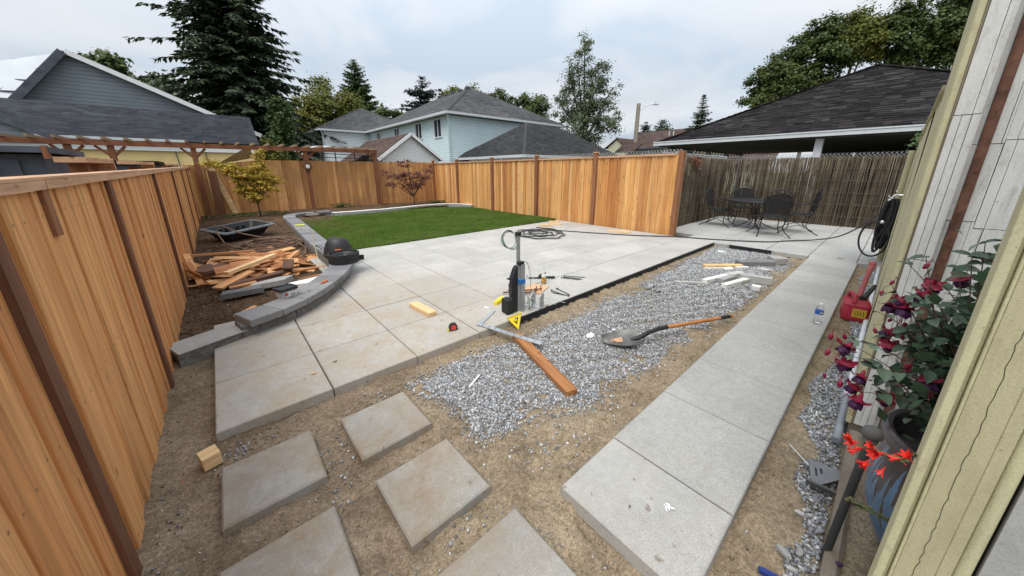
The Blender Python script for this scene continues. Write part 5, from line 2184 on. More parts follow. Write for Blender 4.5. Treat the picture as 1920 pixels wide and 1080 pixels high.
# water bottle on the path
t = thing('water_bottle', 'clear plastic water bottle with a blue label standing on the path', 'bottle', (4.14, .262, 0))
m = MB()
pr_ = [(.0001, .004), (.026, .004), (.031, .012)]
for k in range(6):
    z = .02 + k * .017
    pr_ += [(.0315, z), (.0295, z + .009)]
pr_ += [(.0315, .125), (.0315, .14), (.026, .165), (.013, .18), (.0125, .186)]
m.lathe(pr_, seg=22)
part(t, 'bottle_body', m, 'clear_plastic', True)
m = MB()
m.lathe([(.0322, .098), (.0322, .135)], seg=22)
lb = part(t, 'label', m, 'label_blue', True)
m = MB()
for k in range(3):
    a = math.pi + .35 + .28 * k
    m.box((.0326 * math.cos(a), .0326 * math.sin(a), .117), (.002, .006, .016), Matrix.Rotation(a, 3, 'Z'))
part(lb, 'label_stripes', m, 'label_white')
m = MB()
m.lathe([(.0145, .186), (.0145, .202), (.0001, .203)], seg=16)
part(t, 'cap', m, 'white_plastic', True)

# fuel can
t = thing('fuel_can', 'red plastic fuel can with a faded red spout tube and black nozzle beside the path', 'fuel can', (4.78, .045, -.062), (0, 0, .12))
m = MB()
m.add(ring_rect(.135, .095, 0, .03) + ring_rect(.14, .10, .03, .03) + ring_rect(.14, .10, .17, .03) + ring_rect(.11, .075, .215, .03),
      [tuple(reversed(range(8)))] + [(k * 8 + i, k * 8 + (i + 1) % 8, (k + 1) * 8 + (i + 1) % 8, (k + 1) * 8 + i) for k in range(3) for i in range(8)] + [tuple(range(24, 32))])
part(t, 'tank', m, 'red_plastic')
m = MB()
m.tube([(.02, .07, .20), (.015, .07, .262), (-.03, .06, .275), (-.09, .04, .265), (-.12, .03, .225), (-.125, .03, .19)], .017, 10)
part(t, 'handle', m, 'red_plastic', True)
m = MB()
m.box((-.1405, -.02, .095), (.003, .10, .085))
lb = part(t, 'warning_label', m, 'label_yellow')
m = MB()
for k in range(4):
    m.bar((-.1426, -.055 + .02 * k, .07), (-.1426, -.045 + .02 * k, .12), .005, .004)
part(lb, 'label_print', m, 'ink_black')
m = MB()
m.tube([(-.03, -.03, .20), (-.03, -.03, .25)], .03, 14)
part(t, 'collar', m, 'black_plastic', True)
m = MB()
m.tube([(-.02, .0, .235), (.10, -.03, .46), (.15, -.045, .545)], [.021, .02, .024], 12)
m.ball((.155, -.046, .555), .03, 12, 8)
part(t, 'spout_tube', m, 'red_faded', True)
m = MB()
m.tube([(-.03, -.04, .24), (.04, -.085, .335), (.06, -.095, .36)], [.02, .018, .015], 12)
part(t, 'nozzle', m, 'black_plastic', True)

# conduit along the wall, stake, rafter square, blue snips
t = thing('wall_pipe', 'long white plastic pipe along the base of the house wall with a grey end', 'pipe', (5.0, -.05, -.03))
m = MB()
m.tube([(2.95, -.052, -.03), (5.3, -.05, -.03), (7.85, -.045, -.03)], .0165, 14)
part(t, 'white_section', m, 'white_pvc', True, world=True)
m = MB()
m.tube([(2.36, -.052, -.03), (2.96, -.052, -.03)], .0185, 14)
part(t, 'grey_section', m, 'grey_pvc', True, world=True)
m = MB()
m.tube([(2.93, -.052, -.03), (3.0, -.052, -.03)], .021, 14)
part(t, 'coupling', m, 'white_pvc', True, world=True)
t = thing('metal_stake', 'black metal stake with a ball finial standing in front of the blue pot', 'stake', (1.555, -.098, -.06))
m = MB()
m.tube([(0, 0, 0), (.0, -.012, .575)], .0125, 12)
part(t, 'rod', m, 'stake_grey', True)
m = MB()
m.lathe([(.017, .575), (.021, .583), (.017, .592)], (0, -.012, 0), 14)
m.ball((0, -.012, .612), .027, 14, 10)
part(t, 'finial', m, 'finial_grey', True)
t = thing('rafter_square', 'grey slotted rafter square with a bright rule lying by the black stake', 'rafter square', (2.0, -.045, -.028), (0, 0, .2))
m = MB()
m.prism([(-.09, .04), (-.09, .055), (.09, .055), (.09, -.10), (.075, -.10), (-.08, .03)], -.002, .003)
part(t, 'plate', m, 'cap_dark')
m = MB()
m.prism([(-.02, .035), (.04, .035), (.04, .028), (-.012, .028)], .003, .0045)
m.prism([(.01, .015), (.05, .015), (.05, .007), (.018, .007)], .003, .0045)
part(t, 'slot', m, 'ink_black')
m = MB()
m.box((-.095, -.02, .006), (.012, .19, .02), Matrix.Rotation(-.1, 3, 'Z'))
part(t, 'lip', m, 'steel_blade')
m = MB()
m.bar((2.02, .005, -.03), (2.16, .115, -.05), .006, .002)
lone('steel_rule', m, 'chrome', 'thin bright steel rule sticking out from the grey rafter square', 'rule', origin=(2.08, .06, -.04))
t = thing('snips', 'blue and yellow handled snips at the bottom edge beside the path', 'snips', (1.312, .062, -.058), (0, 0, -1.2))
m = MB()
m.prism([(0, -.012), (.09, -.018), (.10, -.004), (.02, .008), (0, .008)], .0, .016, .003)
part(t, 'blue_grip', m, 'navy_plastic')
m = MB()
m.prism([(.07, -.035), (.13, -.045), (.14, -.02), (.09, -.012)], .0, .017, .003)
part(t, 'yellow_grip', m, 'yellow_glove')
for (x, y, s_, lab) in ((1.45, .012, .030, 'largest pale stone chip on the gravel by the stake'), (1.50, -.03, .024, 'pale stone chip next to the stake foot'), (1.40, -.02, .018, 'pale stone chip at the bottom edge of the gravel strip'), (1.70, .0, .022, 'long pale stone chip in the gravel strip')):
    m = MB()
    m.cbox((0, 0, 0), (s_ * 1.6, s_ * .8, s_ * .5), s_ * .15)
    m.v = [(a * rp.uniform(.75, 1.15), b * rp.uniform(.75, 1.15), c) for a, b, c in m.v]
    lone('stone_chip', m, 'offcut_stone', lab, 'stone', (x, y, -.045), (rp.uniform(-.3, .3), rp.uniform(-.3, .3), rp.uniform(0, 3)), 'pale stone chips in the gravel strip')
# leaves and chips lying about
for k, (x, y, z, s_, mt, lab, nm) in enumerate((
        (1.12, .50, .004, .02, 'brown_leaf', 'single brown dry leaf on the nearest slab of the path', 'dry_leaf'),
        (7.60, .40, .010, .10, 'plank_brown', 'reddish wood chip lying where the path meets the terrace', 'wood_chip'),
        (.30, 2.55, .005, .05, 'pine_new', 'pale splinter lying on the corner patio slab', 'wood_chip'),
        (-.38, 2.06, -.06, .035, 'offcut_wood', 'orange wood chip on the sand left of the pine cube', 'wood_chip'),
        (1.0, .29, -.055, .05, 'label_red', 'red dry leaf on the sand beside the path corner', 'dry_leaf'),
        (.46, 2.62, .004, .035, 'brown_leaf', 'brown dry leaf lying on the corner patio slab', 'dry_leaf'))):
    m = MB()
    m.prism([(-s_ * .5, -s_ * .1), (s_ * .1, -s_ * .16), (s_ * .5, s_ * .02), (s_ * .05, s_ * .15)], 0, .004)
    lone(nm, m, mt, lab, 'leaf' if nm == 'dry_leaf' else 'wood chip', (x, y, z), (.05, .08, 1.3 * k))
m = MB()
rq = random.Random(3)
for k in range(7):
    a = rq.uniform(0, 6.28)
    m.prism([(0, -.004), (.010 + .014 * rq.random(), -.003), (.018, .002), (0, .004)], 0, .003, M=Matrix.Rotation(a, 3, 'Z'), c=(rq.uniform(-.012, .012), rq.uniform(-.01, .01), .001 * k))
lone('bird_dropping', m, 'white_plastic', 'white splattered scrap on the nearest path slab', 'scrap', (1.245, .385, .002))

# black garden hose: coil on the patio, run to the house, and the hank hung on the tap
m = MB()
pts = []
for k in range(150):
    a = k * .17
    r_ = .30 + .16 * math.sin(k * .05) + .03 * math.sin(k * 1.3)
    pts.append((5.42 + r_ * 1.15 * math.cos(a + .3), 5.28 + r_ * 1.35 * math.sin(a + .3), .015 + .0004 * k))
run = [(5.75, 5.66, .09), (6.1, 5.35, .02), (6.6, 4.30, .015), (7.0, 3.6, .015), (7.45, 3.0, .015), (7.75, 2.35, .015), (8.0, 1.9, .015), (8.3, 1.52, .015), (8.75, 1.25, .016), (9.1, .95, .03), (9.0, .60, .16), (8.6, .33, .42), (8.1, .12, .74), (7.72, .02, 1.03)]
run = [(*p[:2], p[2]) for p in run]
sm_ = []
P_ = [Vector(p) for p in run]
for i in range(len(P_) - 1):
    p0, p1, p2, p3 = P_[max(0, i - 1)], P_[i], P_[i + 1], P_[min(len(P_) - 1, i + 2)]
    for j in range(6):
        u = j / 6
        sm_.append(.5 * ((2 * p1) + (-p0 + p2) * u + (2 * p0 - 5 * p1 + 4 * p2 - p3) * u * u + (-p0 + 3 * p1 - 3 * p2 + p3) * u ** 3))
sm_.append(P_[-1])
m.tube([Vector(p) for p in pts] + sm_, .0125, 8)
lone('black_hose', m, 'hose_grey', 'long black garden hose coiled on the patio and running up to the wall tap', 'hose', smooth=True, origin=(6.5, 4.3, .02))
t = thing('hose_hank', 'thick hank of black hose hanging below the tap on the cream wall', 'hose', (7.65, .01, 1.0))
for k in range(11):
    m = MB()
    w_ = .05 + .012 * (k % 4)
    h_ = .62 + .05 * ((k * 7) % 5)
    ox, oy = rp.uniform(-.05, .05), rp.uniform(-.03, .05)
    loop = []
    for q in range(22):
        a = 2 * math.pi * q / 22
        loop.append((ox + .11 * math.cos(a) * (1 if math.sin(a) < 0 else .55), oy + w_ * .7 * math.cos(a + .4), -h_ / 2 + h_ / 2 * math.sin(a)))
    m.tube(loop, .013, 7, closed=True)
    part(t, 'loop', m, 'rubber_black', True)
m = MB()
loop = []
for q in range(24):
    a = 2 * math.pi * q / 24
    loop.append((-.06 + .10 * math.cos(a), .09 + .16 * math.cos(a), -.62 + .27 * math.sin(a)))
m.tube(loop, .013, 8, closed=True)
part(t, 'stray_loop', m, 'rubber_black', True)
m = MB()
m.tube([(-.13, .05, -.30), (-.14, .07, -.40), (-.08, .02, -.43), (.05, .0, -.38)], .012, 8)
part(t, 'binding_loop', m, 'rubber_black', True)
m = MB()
m.ball((-.14, .045, -.34), .028, 10, 8)
part(t, 'brass_end', m, 'chrome', True)
t = thing('wall_tap', 'chrome garden tap with hose splitter on the cream wall', 'tap', (7.62, -.02, 1.06))
m = MB()
m.tube([(0, -.05, .0), (0, .03, .0), (0, .05, -.04)], .014, 10)
part(t, 'body', m, 'chrome', True)
m = MB()
m.tube([(0, .02, 0), (0, .02, .05)], .007, 8)
m.bar((-.04, .02, .055), (.04, .02, .055), .014, .01)
m.ball((-.05, .02, .055), .014, 8, 6)
m.ball((.05, .02, .055), .014, 8, 6)
part(t, 'handle', m, 'chrome', True)
m = MB()
m.tube([(0, .05, -.04), (-.04, .08, -.08)], .012, 8)
m.tube([(0, .05, -.04), (.03, .04, -.10)], .018, 8)
m.tube([(-.05, .09, -.01), (-.02, .06, -.05)], .008, 8)
part(t, 'splitter', m, 'white_plastic', True)


# ------------------------------------------------------------------ wrought iron table and chairs
def disc_pts(r, n, z=0.0):
    return [(r * math.cos(2 * math.pi * k / n), r * math.sin(2 * math.pi * k / n), z) for k in range(n)]


t = thing('patio_table', 'round black wrought iron table on the terrace in front of the reeds', 'table', (10.15, 2.25, 0))
m = MB()
for k in range(-20, 21):                                    # woven metal top: crossed flat bars, dense as in the photograph
    y = k * .031
    hw = math.sqrt(max(0, .625 ** 2 - y * y))
    if hw > .05:
        m.box((0, y, .682), (2 * hw, .023, .004))
        m.box((y, 0, .686), (.023, 2 * hw, .004))
part(t, 'top', m, 'black_iron')
m = MB()
m.tube(disc_pts(.635, 40, .68), .016, 8, closed=True)
part(t, 'rim', m, 'black_iron', True)
for k in range(4):
    a = k * math.pi / 2 + .5
    c, s_ = math.cos(a), math.sin(a)
    m = MB()
    prof = [(.30, .67), (.12, .60), (.06, .48), (.10, .36), (.17, .30), (.13, .22), (.10, .18), (.22, .10), (.38, .03), (.44, .012)]
    m.tube([(r_ * c, r_ * s_, z) for r_, z in prof], .011, 7)
    part(t, 'leg', m, 'black_iron', True)
m = MB()
m.tube(disc_pts(.10, 18, .36), .009, 6, closed=True)
m.tube(disc_pts(.14, 18, .22), .009, 6, closed=True)
part(t, 'stretcher_ring', m, 'black_iron', True)


def make_chair():
    r = thing('patio_chair', '', 'chair', (0, 0, 0), group='black wrought iron chairs round the table')
    # seat faces +x, 0.42 high
    m = MB()
    for k in range(-9, 10):
        y = k * .026
        hw = .24 * math.sqrt(max(0, 1 - (y / .26) ** 4))
        m.box((0, y, .425 - .0), (2 * hw, .015, .004))
        m.box((y, 0, .429), (.015, 2 * hw, .004))
    part(r, 'seat', m, 'black_iron')
    m = MB()
    m.tube([(.25 * math.copysign(abs(math.cos(a)) ** .6, math.cos(a)), .26 * math.copysign(abs(math.sin(a)) ** .6, math.sin(a)), .425) for a in [2 * math.pi * k / 28 for k in range(28)]], .011, 7, closed=True)
    part(r, 'seat_rim', m, 'black_iron', True)

    def bp(y, z):                                           # a point of the raked, gently curved back
        return (-.235 - .26 * (z - .43) * .62 + .25 * y * y, y, z)
    m = MB()
    for k in range(-8, 9):
        y = k * .027
        zt = .93 - .9 * y * y
        m.tube([bp(y, .50), bp(y, (zt + .5) / 2), bp(y, zt)], .0098, 4)
    for k in range(17):
        z = .505 + k * .0265
        hw = .225 if z < .75 else .225 * math.sqrt(max(0, 1 - ((z - .75) / .19) ** 2 * .95))
        m.tube([bp(-hw, z), bp(-hw * .4, z), bp(hw * .4, z), bp(hw, z)], .0095, 4)
    part(r, 'backrest', m, 'black_iron')
    m = MB()
    inner, outer = [], []
    for k in range(21):
        a = math.pi * k / 20
        inner.append(bp(.235 * math.cos(a), .76 + .18 * math.sin(a)))
        outer.append(bp(.265 * math.cos(a), .78 + .235 * math.sin(a)))
    m.tube([bp(.235, .43)] + inner + [bp(-.235, .43)], .010, 7)
    m.tube([bp(.235, .55)] + outer + [bp(-.235, .55)], .009, 7)
    m.tube([bp(.235, .50), bp(0, .50), bp(-.235, .50)], .008, 6)
    for a in (.45, .9, 1.35, 1.8, 2.25, 2.7):
        m.tube([bp(.235 * math.cos(a), .76 + .18 * math.sin(a)), bp(.265 * math.cos(a), .78 + .235 * math.sin(a))], .007, 5)
    part(r, 'back_frame', m, 'black_iron', True)
    for s_ in (-1, 1):
        m = MB()
        m.tube([(-.27, s_ * .25, .66), (-.12, s_ * .29, .68), (.08, s_ * .30, .675), (.18, s_ * .29, .63), (.17, s_ * .28, .57), (.10, s_ * .275, .58), (.12, s_ * .27, .50), (.14, s_ * .26, .43)], .010, 7)
        part(r, 'armrest', m, 'black_iron', True)
        m = MB()
        m.tube([(.18, s_ * .20, .42), (.20, s_ * .235, .30), (.17, s_ * .22, .20), (.20, s_ * .25, .10), (.30, s_ * .30, .03), (.335, s_ * .31, .012)], .0105, 7)
        m.ball((.34, s_ * .312, .01), .018, 8, 5, (1, 1, .5))
        part(r, 'leg', m, 'black_iron', True)
        m = MB()
        m.tube([(-.18, s_ * .20, .42), (-.17, s_ * .22, .30), (-.14, s_ * .21, .20), (-.20, s_ * .24, .10), (-.32, s_ * .29, .03), (-.355, s_ * .30, .012)], .0105, 7)
        m.ball((-.36, s_ * .302, .01), .018, 8, 5, (1, 1, .5))
        part(r, 'leg', m, 'black_iron', True)
        m = MB()
        m.tube([(.19, s_ * .24, .13), (0, s_ * .22, .20), (-.18, s_ * .235, .13)], .008, 6)
        part(r, 'stretcher', m, 'black_iron', True)
    return r


ch0 = make_chair()
CH = [((10.0, 3.02), -1.52, 'black iron chair left of the table, its back seen edge-on by the reed corner'),
      ((11.05, 2.72), -2.62, 'black iron chair behind the table, facing the camera across it'),
      ((9.28, 1.76), .50, 'black iron chair nearest the camera, its mesh back turned to us'),
      ((10.15, 1.42), 1.85, 'black iron chair at the right side of the table, tilted outwards')]
for i, ((x, y), rz, lab) in enumerate(CH):
    o = ch0 if i == 0 else copy_tree(ch0)
    o.location = (x, y, 0)
    o.rotation_euler = (0, 0, rz)
    o['label'] = lab

# ------------------------------------------------------------------ blue glazed pot, fuchsia, crocosmia
t = thing('flower_pot', 'big blue glazed pot with a brown dripping rim tucked behind the cream casing', 'pot', (1.78, -.385, -.02))
m = MB()
m.lathe([(.0001, 0), (.15, 0), (.165, .02), (.20, .10), (.232, .20), (.243, .29), (.236, .37), (.222, .43), (.215, .455)], seg=40)
part(t, 'body', m, 'pot_glaze', True)
m = MB()
m.lathe([(.213, .45), (.235, .47), (.248, .50), (.246, .522), (.235, .53), (.222, .525), (.21, .50), (.205, .44)], seg=40)
part(t, 'rim', m, 'pot_rim', True)
m = MB()
m.lathe([(.0001, .45), (.208, .445)], seg=24)
part(t, 'soil', m, 'soil_dark')

FL = [(1.95, -0.077, 0.924), (1.9, -0.113, 0.937), (2.0, -0.164, 0.998), (1.9, -0.104, 0.807), (1.75, -0.005, 0.76), (1.85, -0.089, 0.772), (1.7, -0.008, 0.712), (1.7, -0.053, 0.679), (1.7, -0.188, 0.743), (1.65, -0.064, 0.61), (1.7, -0.12, 0.613), (1.95, -0.203, 1.051)]
BU = [(1.95, -0.041, 0.959), (1.95, -0.062, 1.009), (2.0, -0.135, 1.085), (1.75, 0.041, 0.788), (1.75, 0.025, 0.808), (1.72, 0.053, 0.742), (1.68, -0.002, 0.648), (1.66, 0.044, 0.664), (1.9, -0.086, 0.868), (1.9, -0.12, 0.863), (1.75, -0.152, 0.767), (1.75, -0.158, 0.748), (1.72, 0.058, 0.81), (1.85, -0.048, 0.83), (1.85, -0.117, 0.833)]
LT = [(1.85, -0.222, 1.164), (1.85, -0.244, 1.114), (1.85, -0.207, 1.115), (1.85, -0.084, 1.058), (1.85, -0.113, 1.095), (1.85, -0.042, 0.862), (1.85, 0.002, 0.702), (1.85, -0.14, 0.787), (1.85, -0.182, 0.827), (1.85, -0.217, 0.944), (1.85, -0.268, 0.862), (1.85, -0.23, 0.718), (1.85, -0.179, 0.598), (1.85, -0.108, 0.607), (1.85, -0.182, 0.453), (1.85, -0.243, 0.542), (1.85, -0.126, 0.976)]
fu = thing('fuchsia', 'fuchsia bush with red and purple hanging flowers spilling from the blue pot', 'fuchsia', (1.78, -.385, .43))
rf_ = random.Random(5)
wf = WL[fu.name]
LEAF = []
for v_ in range(4):
    m = MB()
    L, W = .052 + .006 * v_, .030 + .003 * v_
    rows = []
    prof = [(0, 0), (.07, .42), (.2, .82), (.38, 1), (.58, .9), (.77, .6), (.91, .26), (1, 0)]
    for u, wd in prof:
        z = -.012 * u * u * (1 + v_ * .4)
        rows.append([(L * u, W * .5 * wd * q, z + .006 * wd * abs(q) ** 1.5 + .0012 * math.sin(9 * u + v_ + 2 * q)) for q in (-1, -.5, 0, .5, 1)])
    for i in range(len(rows) - 1):
        for k in range(4):
            m.add([rows[i][k], rows[i][k + 1], rows[i + 1][k + 1], rows[i + 1][k]], [(0, 1, 2, 3)])
    m.bar((-.012, 0, .001), (0, 0, 0), .002, .002)
    LEAF.append(m.mesh('leaf', 'fuchsia_leaf_one', True))
# flower: four swept sepals over a full ruffled skirt of petals


def petal(m, a, prof, cup=.35, twist=0.0):
    """prof = [(radius, z, half width)...]: a curved three-strip petal at angle a"""
    c, s_ = math.cos(a), math.sin(a)
    rows = []
    for i, (r_, z, w_) in enumerate(prof):
        row = []
        for k in (-1, -.5, 0, .5, 1):
            t_ = w_ * k
            rr = r_ - cup * w_ * k * k
            zz = z + twist * t_ + .10 * w_ * math.sin(3 * k + i)
            row.append((rr * c - t_ * s_, rr * s_ + t_ * c, zz))
        rows.append(row)
    n_ = len(rows)
    m.add([p for r in rows for p in r], [(i * 5 + k, i * 5 + k + 1, (i + 1) * 5 + k + 1, (i + 1) * 5 + k) for i in range(n_ - 1) for k in range(4)])


m = MB()
m.tube([(0, 0, 0), (0, 0, -.012), (0, 0, -.024)], [.003, .006, .0078], 10)
for k in range(4):
    petal(m, k * math.pi / 2 + .4, [(.005, -.020, .007), (.012, -.026, .0125), (.020, -.030, .0145), (.027, -.030, .012), (.0315, -.026, .0065), (.033, -.021, .001)], .3)
m.cur = 1
for k in range(8):
    ring = k % 2
    petal(m, k * math.pi / 4 + .2, [(.003, -.022, .004), (.009 + .002 * ring, -.030, .009), (.0145 + .003 * ring, -.040, .0125), (.0165 + .004 * ring, -.050, .0115), (.0155 + .005 * ring, -.056 - .002 * (k % 3), .007)], .5, .12 * (-1) ** k)
m.cur = 0
for k in range(5):
    a = k * 1.3
    m.tube([(0, 0, -.03), (.006 * math.cos(a), .006 * math.sin(a), -.078 - .004 * k)], .0006, 4)
FLOWER = m.mesh('flower', ['sepal_red', 'corolla_purple'], True)
m = MB()
m.tube([(0, 0, .02), (0, 0, 0)], .0012, 5)
m.lathe([(.0005, -.030), (.006, -.024), (.0085, -.014), (.0065, -.005), (.002, 0)], seg=10)
BUD = m.mesh('bud', 'bud_red', True)
stems = MB()
root = Vector((1.78, -.385, .43))
tips = []
for p in FL + LT:
    tip_ = Vector(p) + Vector((0, 0, .035))
    b0 = root + Vector((rf_.uniform(-.08, .08), rf_.uniform(-.05, .10), 0))
    mid_ = b0.lerp(tip_, .5) + Vector((rf_.uniform(-.03, .03), rf_.uniform(-.03, .02), .10 + .12 * rf_.random()))
    curve = []
    for j in range(9):
        u = j / 8
        curve.append(b0 * (1 - u) ** 2 + mid_ * 2 * u * (1 - u) + tip_ * u * u)
    stems.tube(curve, [.0036 - .0026 * j / 8 for j in range(9)], 6)
    tips.append(curve)
part(fu, 'stems', stems, 'stem_red', True, world=True)


def put_leaf(p, dr_, sc):
    d = Vector(dr_).normalized()
    q = d.to_track_quat('X', 'Z')
    e = (q @ Euler((rf_.gauss(0, .5), 0, 0)).to_quaternion()).to_euler()
    link('leaf', LEAF[rf_.randrange(4)], fu, Vector(p) - wf, e, (sc, sc, sc))


nleaf = 0
for ci, curve in enumerate(tips):
    for j in range(2, 9):
        if rf_.random() < .86:
            for s_ in (-1, 1):
                if rf_.random() < .82 and nleaf < 298:
                    d = curve[min(j, 8)] - curve[j - 1]
                    sd2 = d.cross(Vector((0, 0, 1)))
                    if sd2.length < 1e-5:
                        sd2 = Vector((1, 0, 0))
                    sd2.normalize()
                    put_leaf(curve[j], sd2 * s_ * rf_.uniform(.6, 1.2) + d.normalized() * rf_.uniform(.1, .7) + Vector((rf_.uniform(-.4, .2), rf_.uniform(-.2, .4), rf_.uniform(-.5, .3))), rf_.uniform(.55, .85) * (1.25 if curve[j].y < -.06 else .9))
                    nleaf += 1
# the shaded inner mass of the bush
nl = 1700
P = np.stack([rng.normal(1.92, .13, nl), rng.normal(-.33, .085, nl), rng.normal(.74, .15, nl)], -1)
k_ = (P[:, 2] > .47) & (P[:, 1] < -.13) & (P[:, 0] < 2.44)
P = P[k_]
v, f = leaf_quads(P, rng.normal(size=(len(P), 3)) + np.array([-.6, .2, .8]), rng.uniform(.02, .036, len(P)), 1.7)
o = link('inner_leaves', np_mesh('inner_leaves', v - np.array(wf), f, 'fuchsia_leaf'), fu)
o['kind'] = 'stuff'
for i, p in enumerate(FL):
    for k in range(2 if i in (0, 1, 2, 6, 7) else 1):
        q = Vector(p) + (Vector((rf_.uniform(-.02, .02), rf_.uniform(-.02, .02), rf_.uniform(-.02, .025))) if k else Vector((0, 0, .03)))
        sc = rf_.uniform(.85, 1.15)
        link('flower', FLOWER, fu, q - wf, (rf_.uniform(-.5, .5), rf_.uniform(-.5, .5), rf_.uniform(0, 6)), (sc, sc, sc))
for p in BU:
    sc = rf_.uniform(.7, 1.1)
    link('bud', BUD, fu, Vector(p) - wf, (rf_.uniform(-.4, .4), rf_.uniform(-.4, .4), 0), (sc, sc, sc))
    m = MB()
    b0 = min((c_[j] for c_ in tips for j in range(4, 9)), key=lambda q: (q - Vector(p)).length)
    m.tube([b0, b0.lerp(Vector(p), .5) + Vector((0, 0, .03)), Vector(p) + Vector((0, 0, .015))], .0011, 5)
    part(fu, 'flower_stalk', m, 'stem_red', True, world=True)

# bright red crocosmia spikes
cr = thing('crocosmia', 'scarlet crocosmia flower spray arching out beside the cream casing', 'flower', (1.41, -.23, -.02))
m = MB()
m.tube([(1.42, -.235, -.02), (1.40, -.225, .35), (1.36, -.20, .60), (1.285, -.172, .695), (1.225, -.150, .703), (1.217, -.102, .69), (1.22, -.062, .686)], [.0035, .0032, .003, .0026, .0022, .002, .0015], 7)
m.tube([(1.40, -.21, -.02), (1.40, -.215, .25), (1.40, -.204, .367), (1.40, -.168, .377), (1.40, -.133, .375), (1.40, -.092, .376)], [.004, .0035, .003, .0025, .002, .0015], 7)
part(cr, 'stem', m, 'stem_green', True, world=True)
m = MB()
for k in range(16):
    u = k / 15
    p = Vector((1.40, -.204 + .11 * u, .371 + .004 * math.sin(k)))
    m.ball(p + Vector((rf_.uniform(-.004, .004), 0, .005 * (-1) ** k)), .0042, 6, 5, (1, 1.6, 1))
    q = Vector((1.222, -.155 + .09 * u, .702 - .014 * u))
    m.ball(q + Vector((0, 0, -.006 * (k % 2))), .0036, 6, 5, (1, 1.6, 1))
o = part(cr, 'seed_pods', m, 'stem_green', True, world=True)
o['kind'] = 'stuff'
m = MB()
m.tube([(0, 0, 0), (.014, 0, .001), (.026, 0, 0)], [.0018, .003, .0058], 10, cap=False)
tmp = MB()
for k in range(6):
    petal(tmp, 2 * math.pi * k / 6, [(.005, .022, .0042), (.0085, .034, .0066), (.0145, .046, .0072), (.021, .055, .005), (.025, .060, .0012)], .35)
m.add([(z, x, y) for x, y, z in tmp.v], tmp.f)          # the trumpet opens along +x
for k in range(3):
    m.tube([(.02, 0, 0), (.05, .004 * (k - 1), .004)], .0006, 4)
CROC = m.mesh('bloom', 'crocosmia_red', True)
wc_ = WL[cr.name]
CR = [(1.22, -0.062, 0.69), (1.22, -0.070, 0.70), (1.22, -0.104, 0.70), (1.22, -0.120, 0.70), (1.22, -0.112, 0.684), (1.22, -0.150, 0.705), (1.22, -0.158, 0.69), (1.235, -0.167, 0.695), (1.22, -0.108, 0.655), (1.22, -0.127, 0.66), (1.22, -.092, .695), (1.22, -.098, .665), (1.22, -.076, .682)]
for i, p in enumerate(CR):
    d = Vector((rf_.uniform(-1, .3), rf_.uniform(.2, 1.0), rf_.uniform(-.5, 1.0) if i < 8 else rf_.uniform(-1, -.2)))
    sc = rf_.uniform(.42, .60)
    link('bloom', CROC, cr, Vector(p) - wc_, d.to_track_quat('X', 'Z').to_euler(), (sc, sc, sc))
m = MB()
m.ball((1.50, -.135, .012), .009, 8, 6, (1, 1.3, .6))
lone('fallen_flower', m, 'corolla_purple', 'fallen purple fuchsia flower on the dirt by the blue pot', 'flower', origin=(1.50, -.135, .012))


# ------------------------------------------------------------------ trees
def crown_leaves(name, parent, blobs, n, size, mat, clumps=40, spread=.35, flat=1.0):
    """leaves gathered in clumps that fill the given ellipsoids, mostly near their skins"""
    P, Nn = [], []
    tot = sum(b[3] * b[4] * b[5] for b in blobs)
    for (cx_, cy_, cz_, rx, ry, rz) in blobs:
        kk = max(3, int(clumps * rx * ry * rz / tot))
        d = rng.normal(size=(kk, 3))
        d /= np.linalg.norm(d, axis=1, keepdims=True)
        rad = rng.random(kk)[:, None] ** .42
        cc = np.array([cx_, cy_, cz_]) + d * rad * np.array([rx, ry, rz])
        per = max(4, int(n * rx * ry * rz / tot / kk))
        s0 = spread * rng.uniform(.6, 1.3, kk)
        p = cc[:, None] + rng.normal(size=(kk, per, 3)) * s0[:, None, None] * np.array([1, 1, .7 * flat])
        P.append(p.reshape(-1, 3))
        nn_ = (p - cc[:, None]) * .6 + (cc - np.array([cx_, cy_, cz_]))[:, None] * .4 / max(rx, rz) + rng.normal(size=p.shape) * .35 + np.array([0, 0, .35])
        Nn.append(nn_.reshape(-1, 3))
    P, Nn = np.concatenate(P), np.concatenate(Nn)
    s = size * rng.uniform(.6, 1.4, len(P))
    v, f = leaf_quads(P, Nn, s, 1.5)
    return link(name, np_mesh(name, v - np.array(WL[parent.name]), f, mat), parent)


def trunk(parent, base, top, r, mat='bark', limbs=(), n_=8):
    m = MB()
    b, t_ = Vector(base), Vector(top)
    pts, rs_ = [], []
    for i in range(n_):
        u = i / (n_ - 1)
        p = b.lerp(t_, u) + Vector((math.sin(i * 1.7 + b.x), math.cos(i * 2.1 + b.y), 0)) * r * .5 * (0 < i)
        pts.append(p)
        rs_.append(r * (1 - .75 * u))
    m.tube(pts, rs_, 9)
    for l_ in limbs:
        m.tube([Vector(p) for p in l_[:-1]], [l_[-1] * (1 - .6 * i / max(1, len(l_) - 2)) for i in range(len(l_) - 1)], 7)
    return part(parent, 'trunk', m, mat, True, world=True)


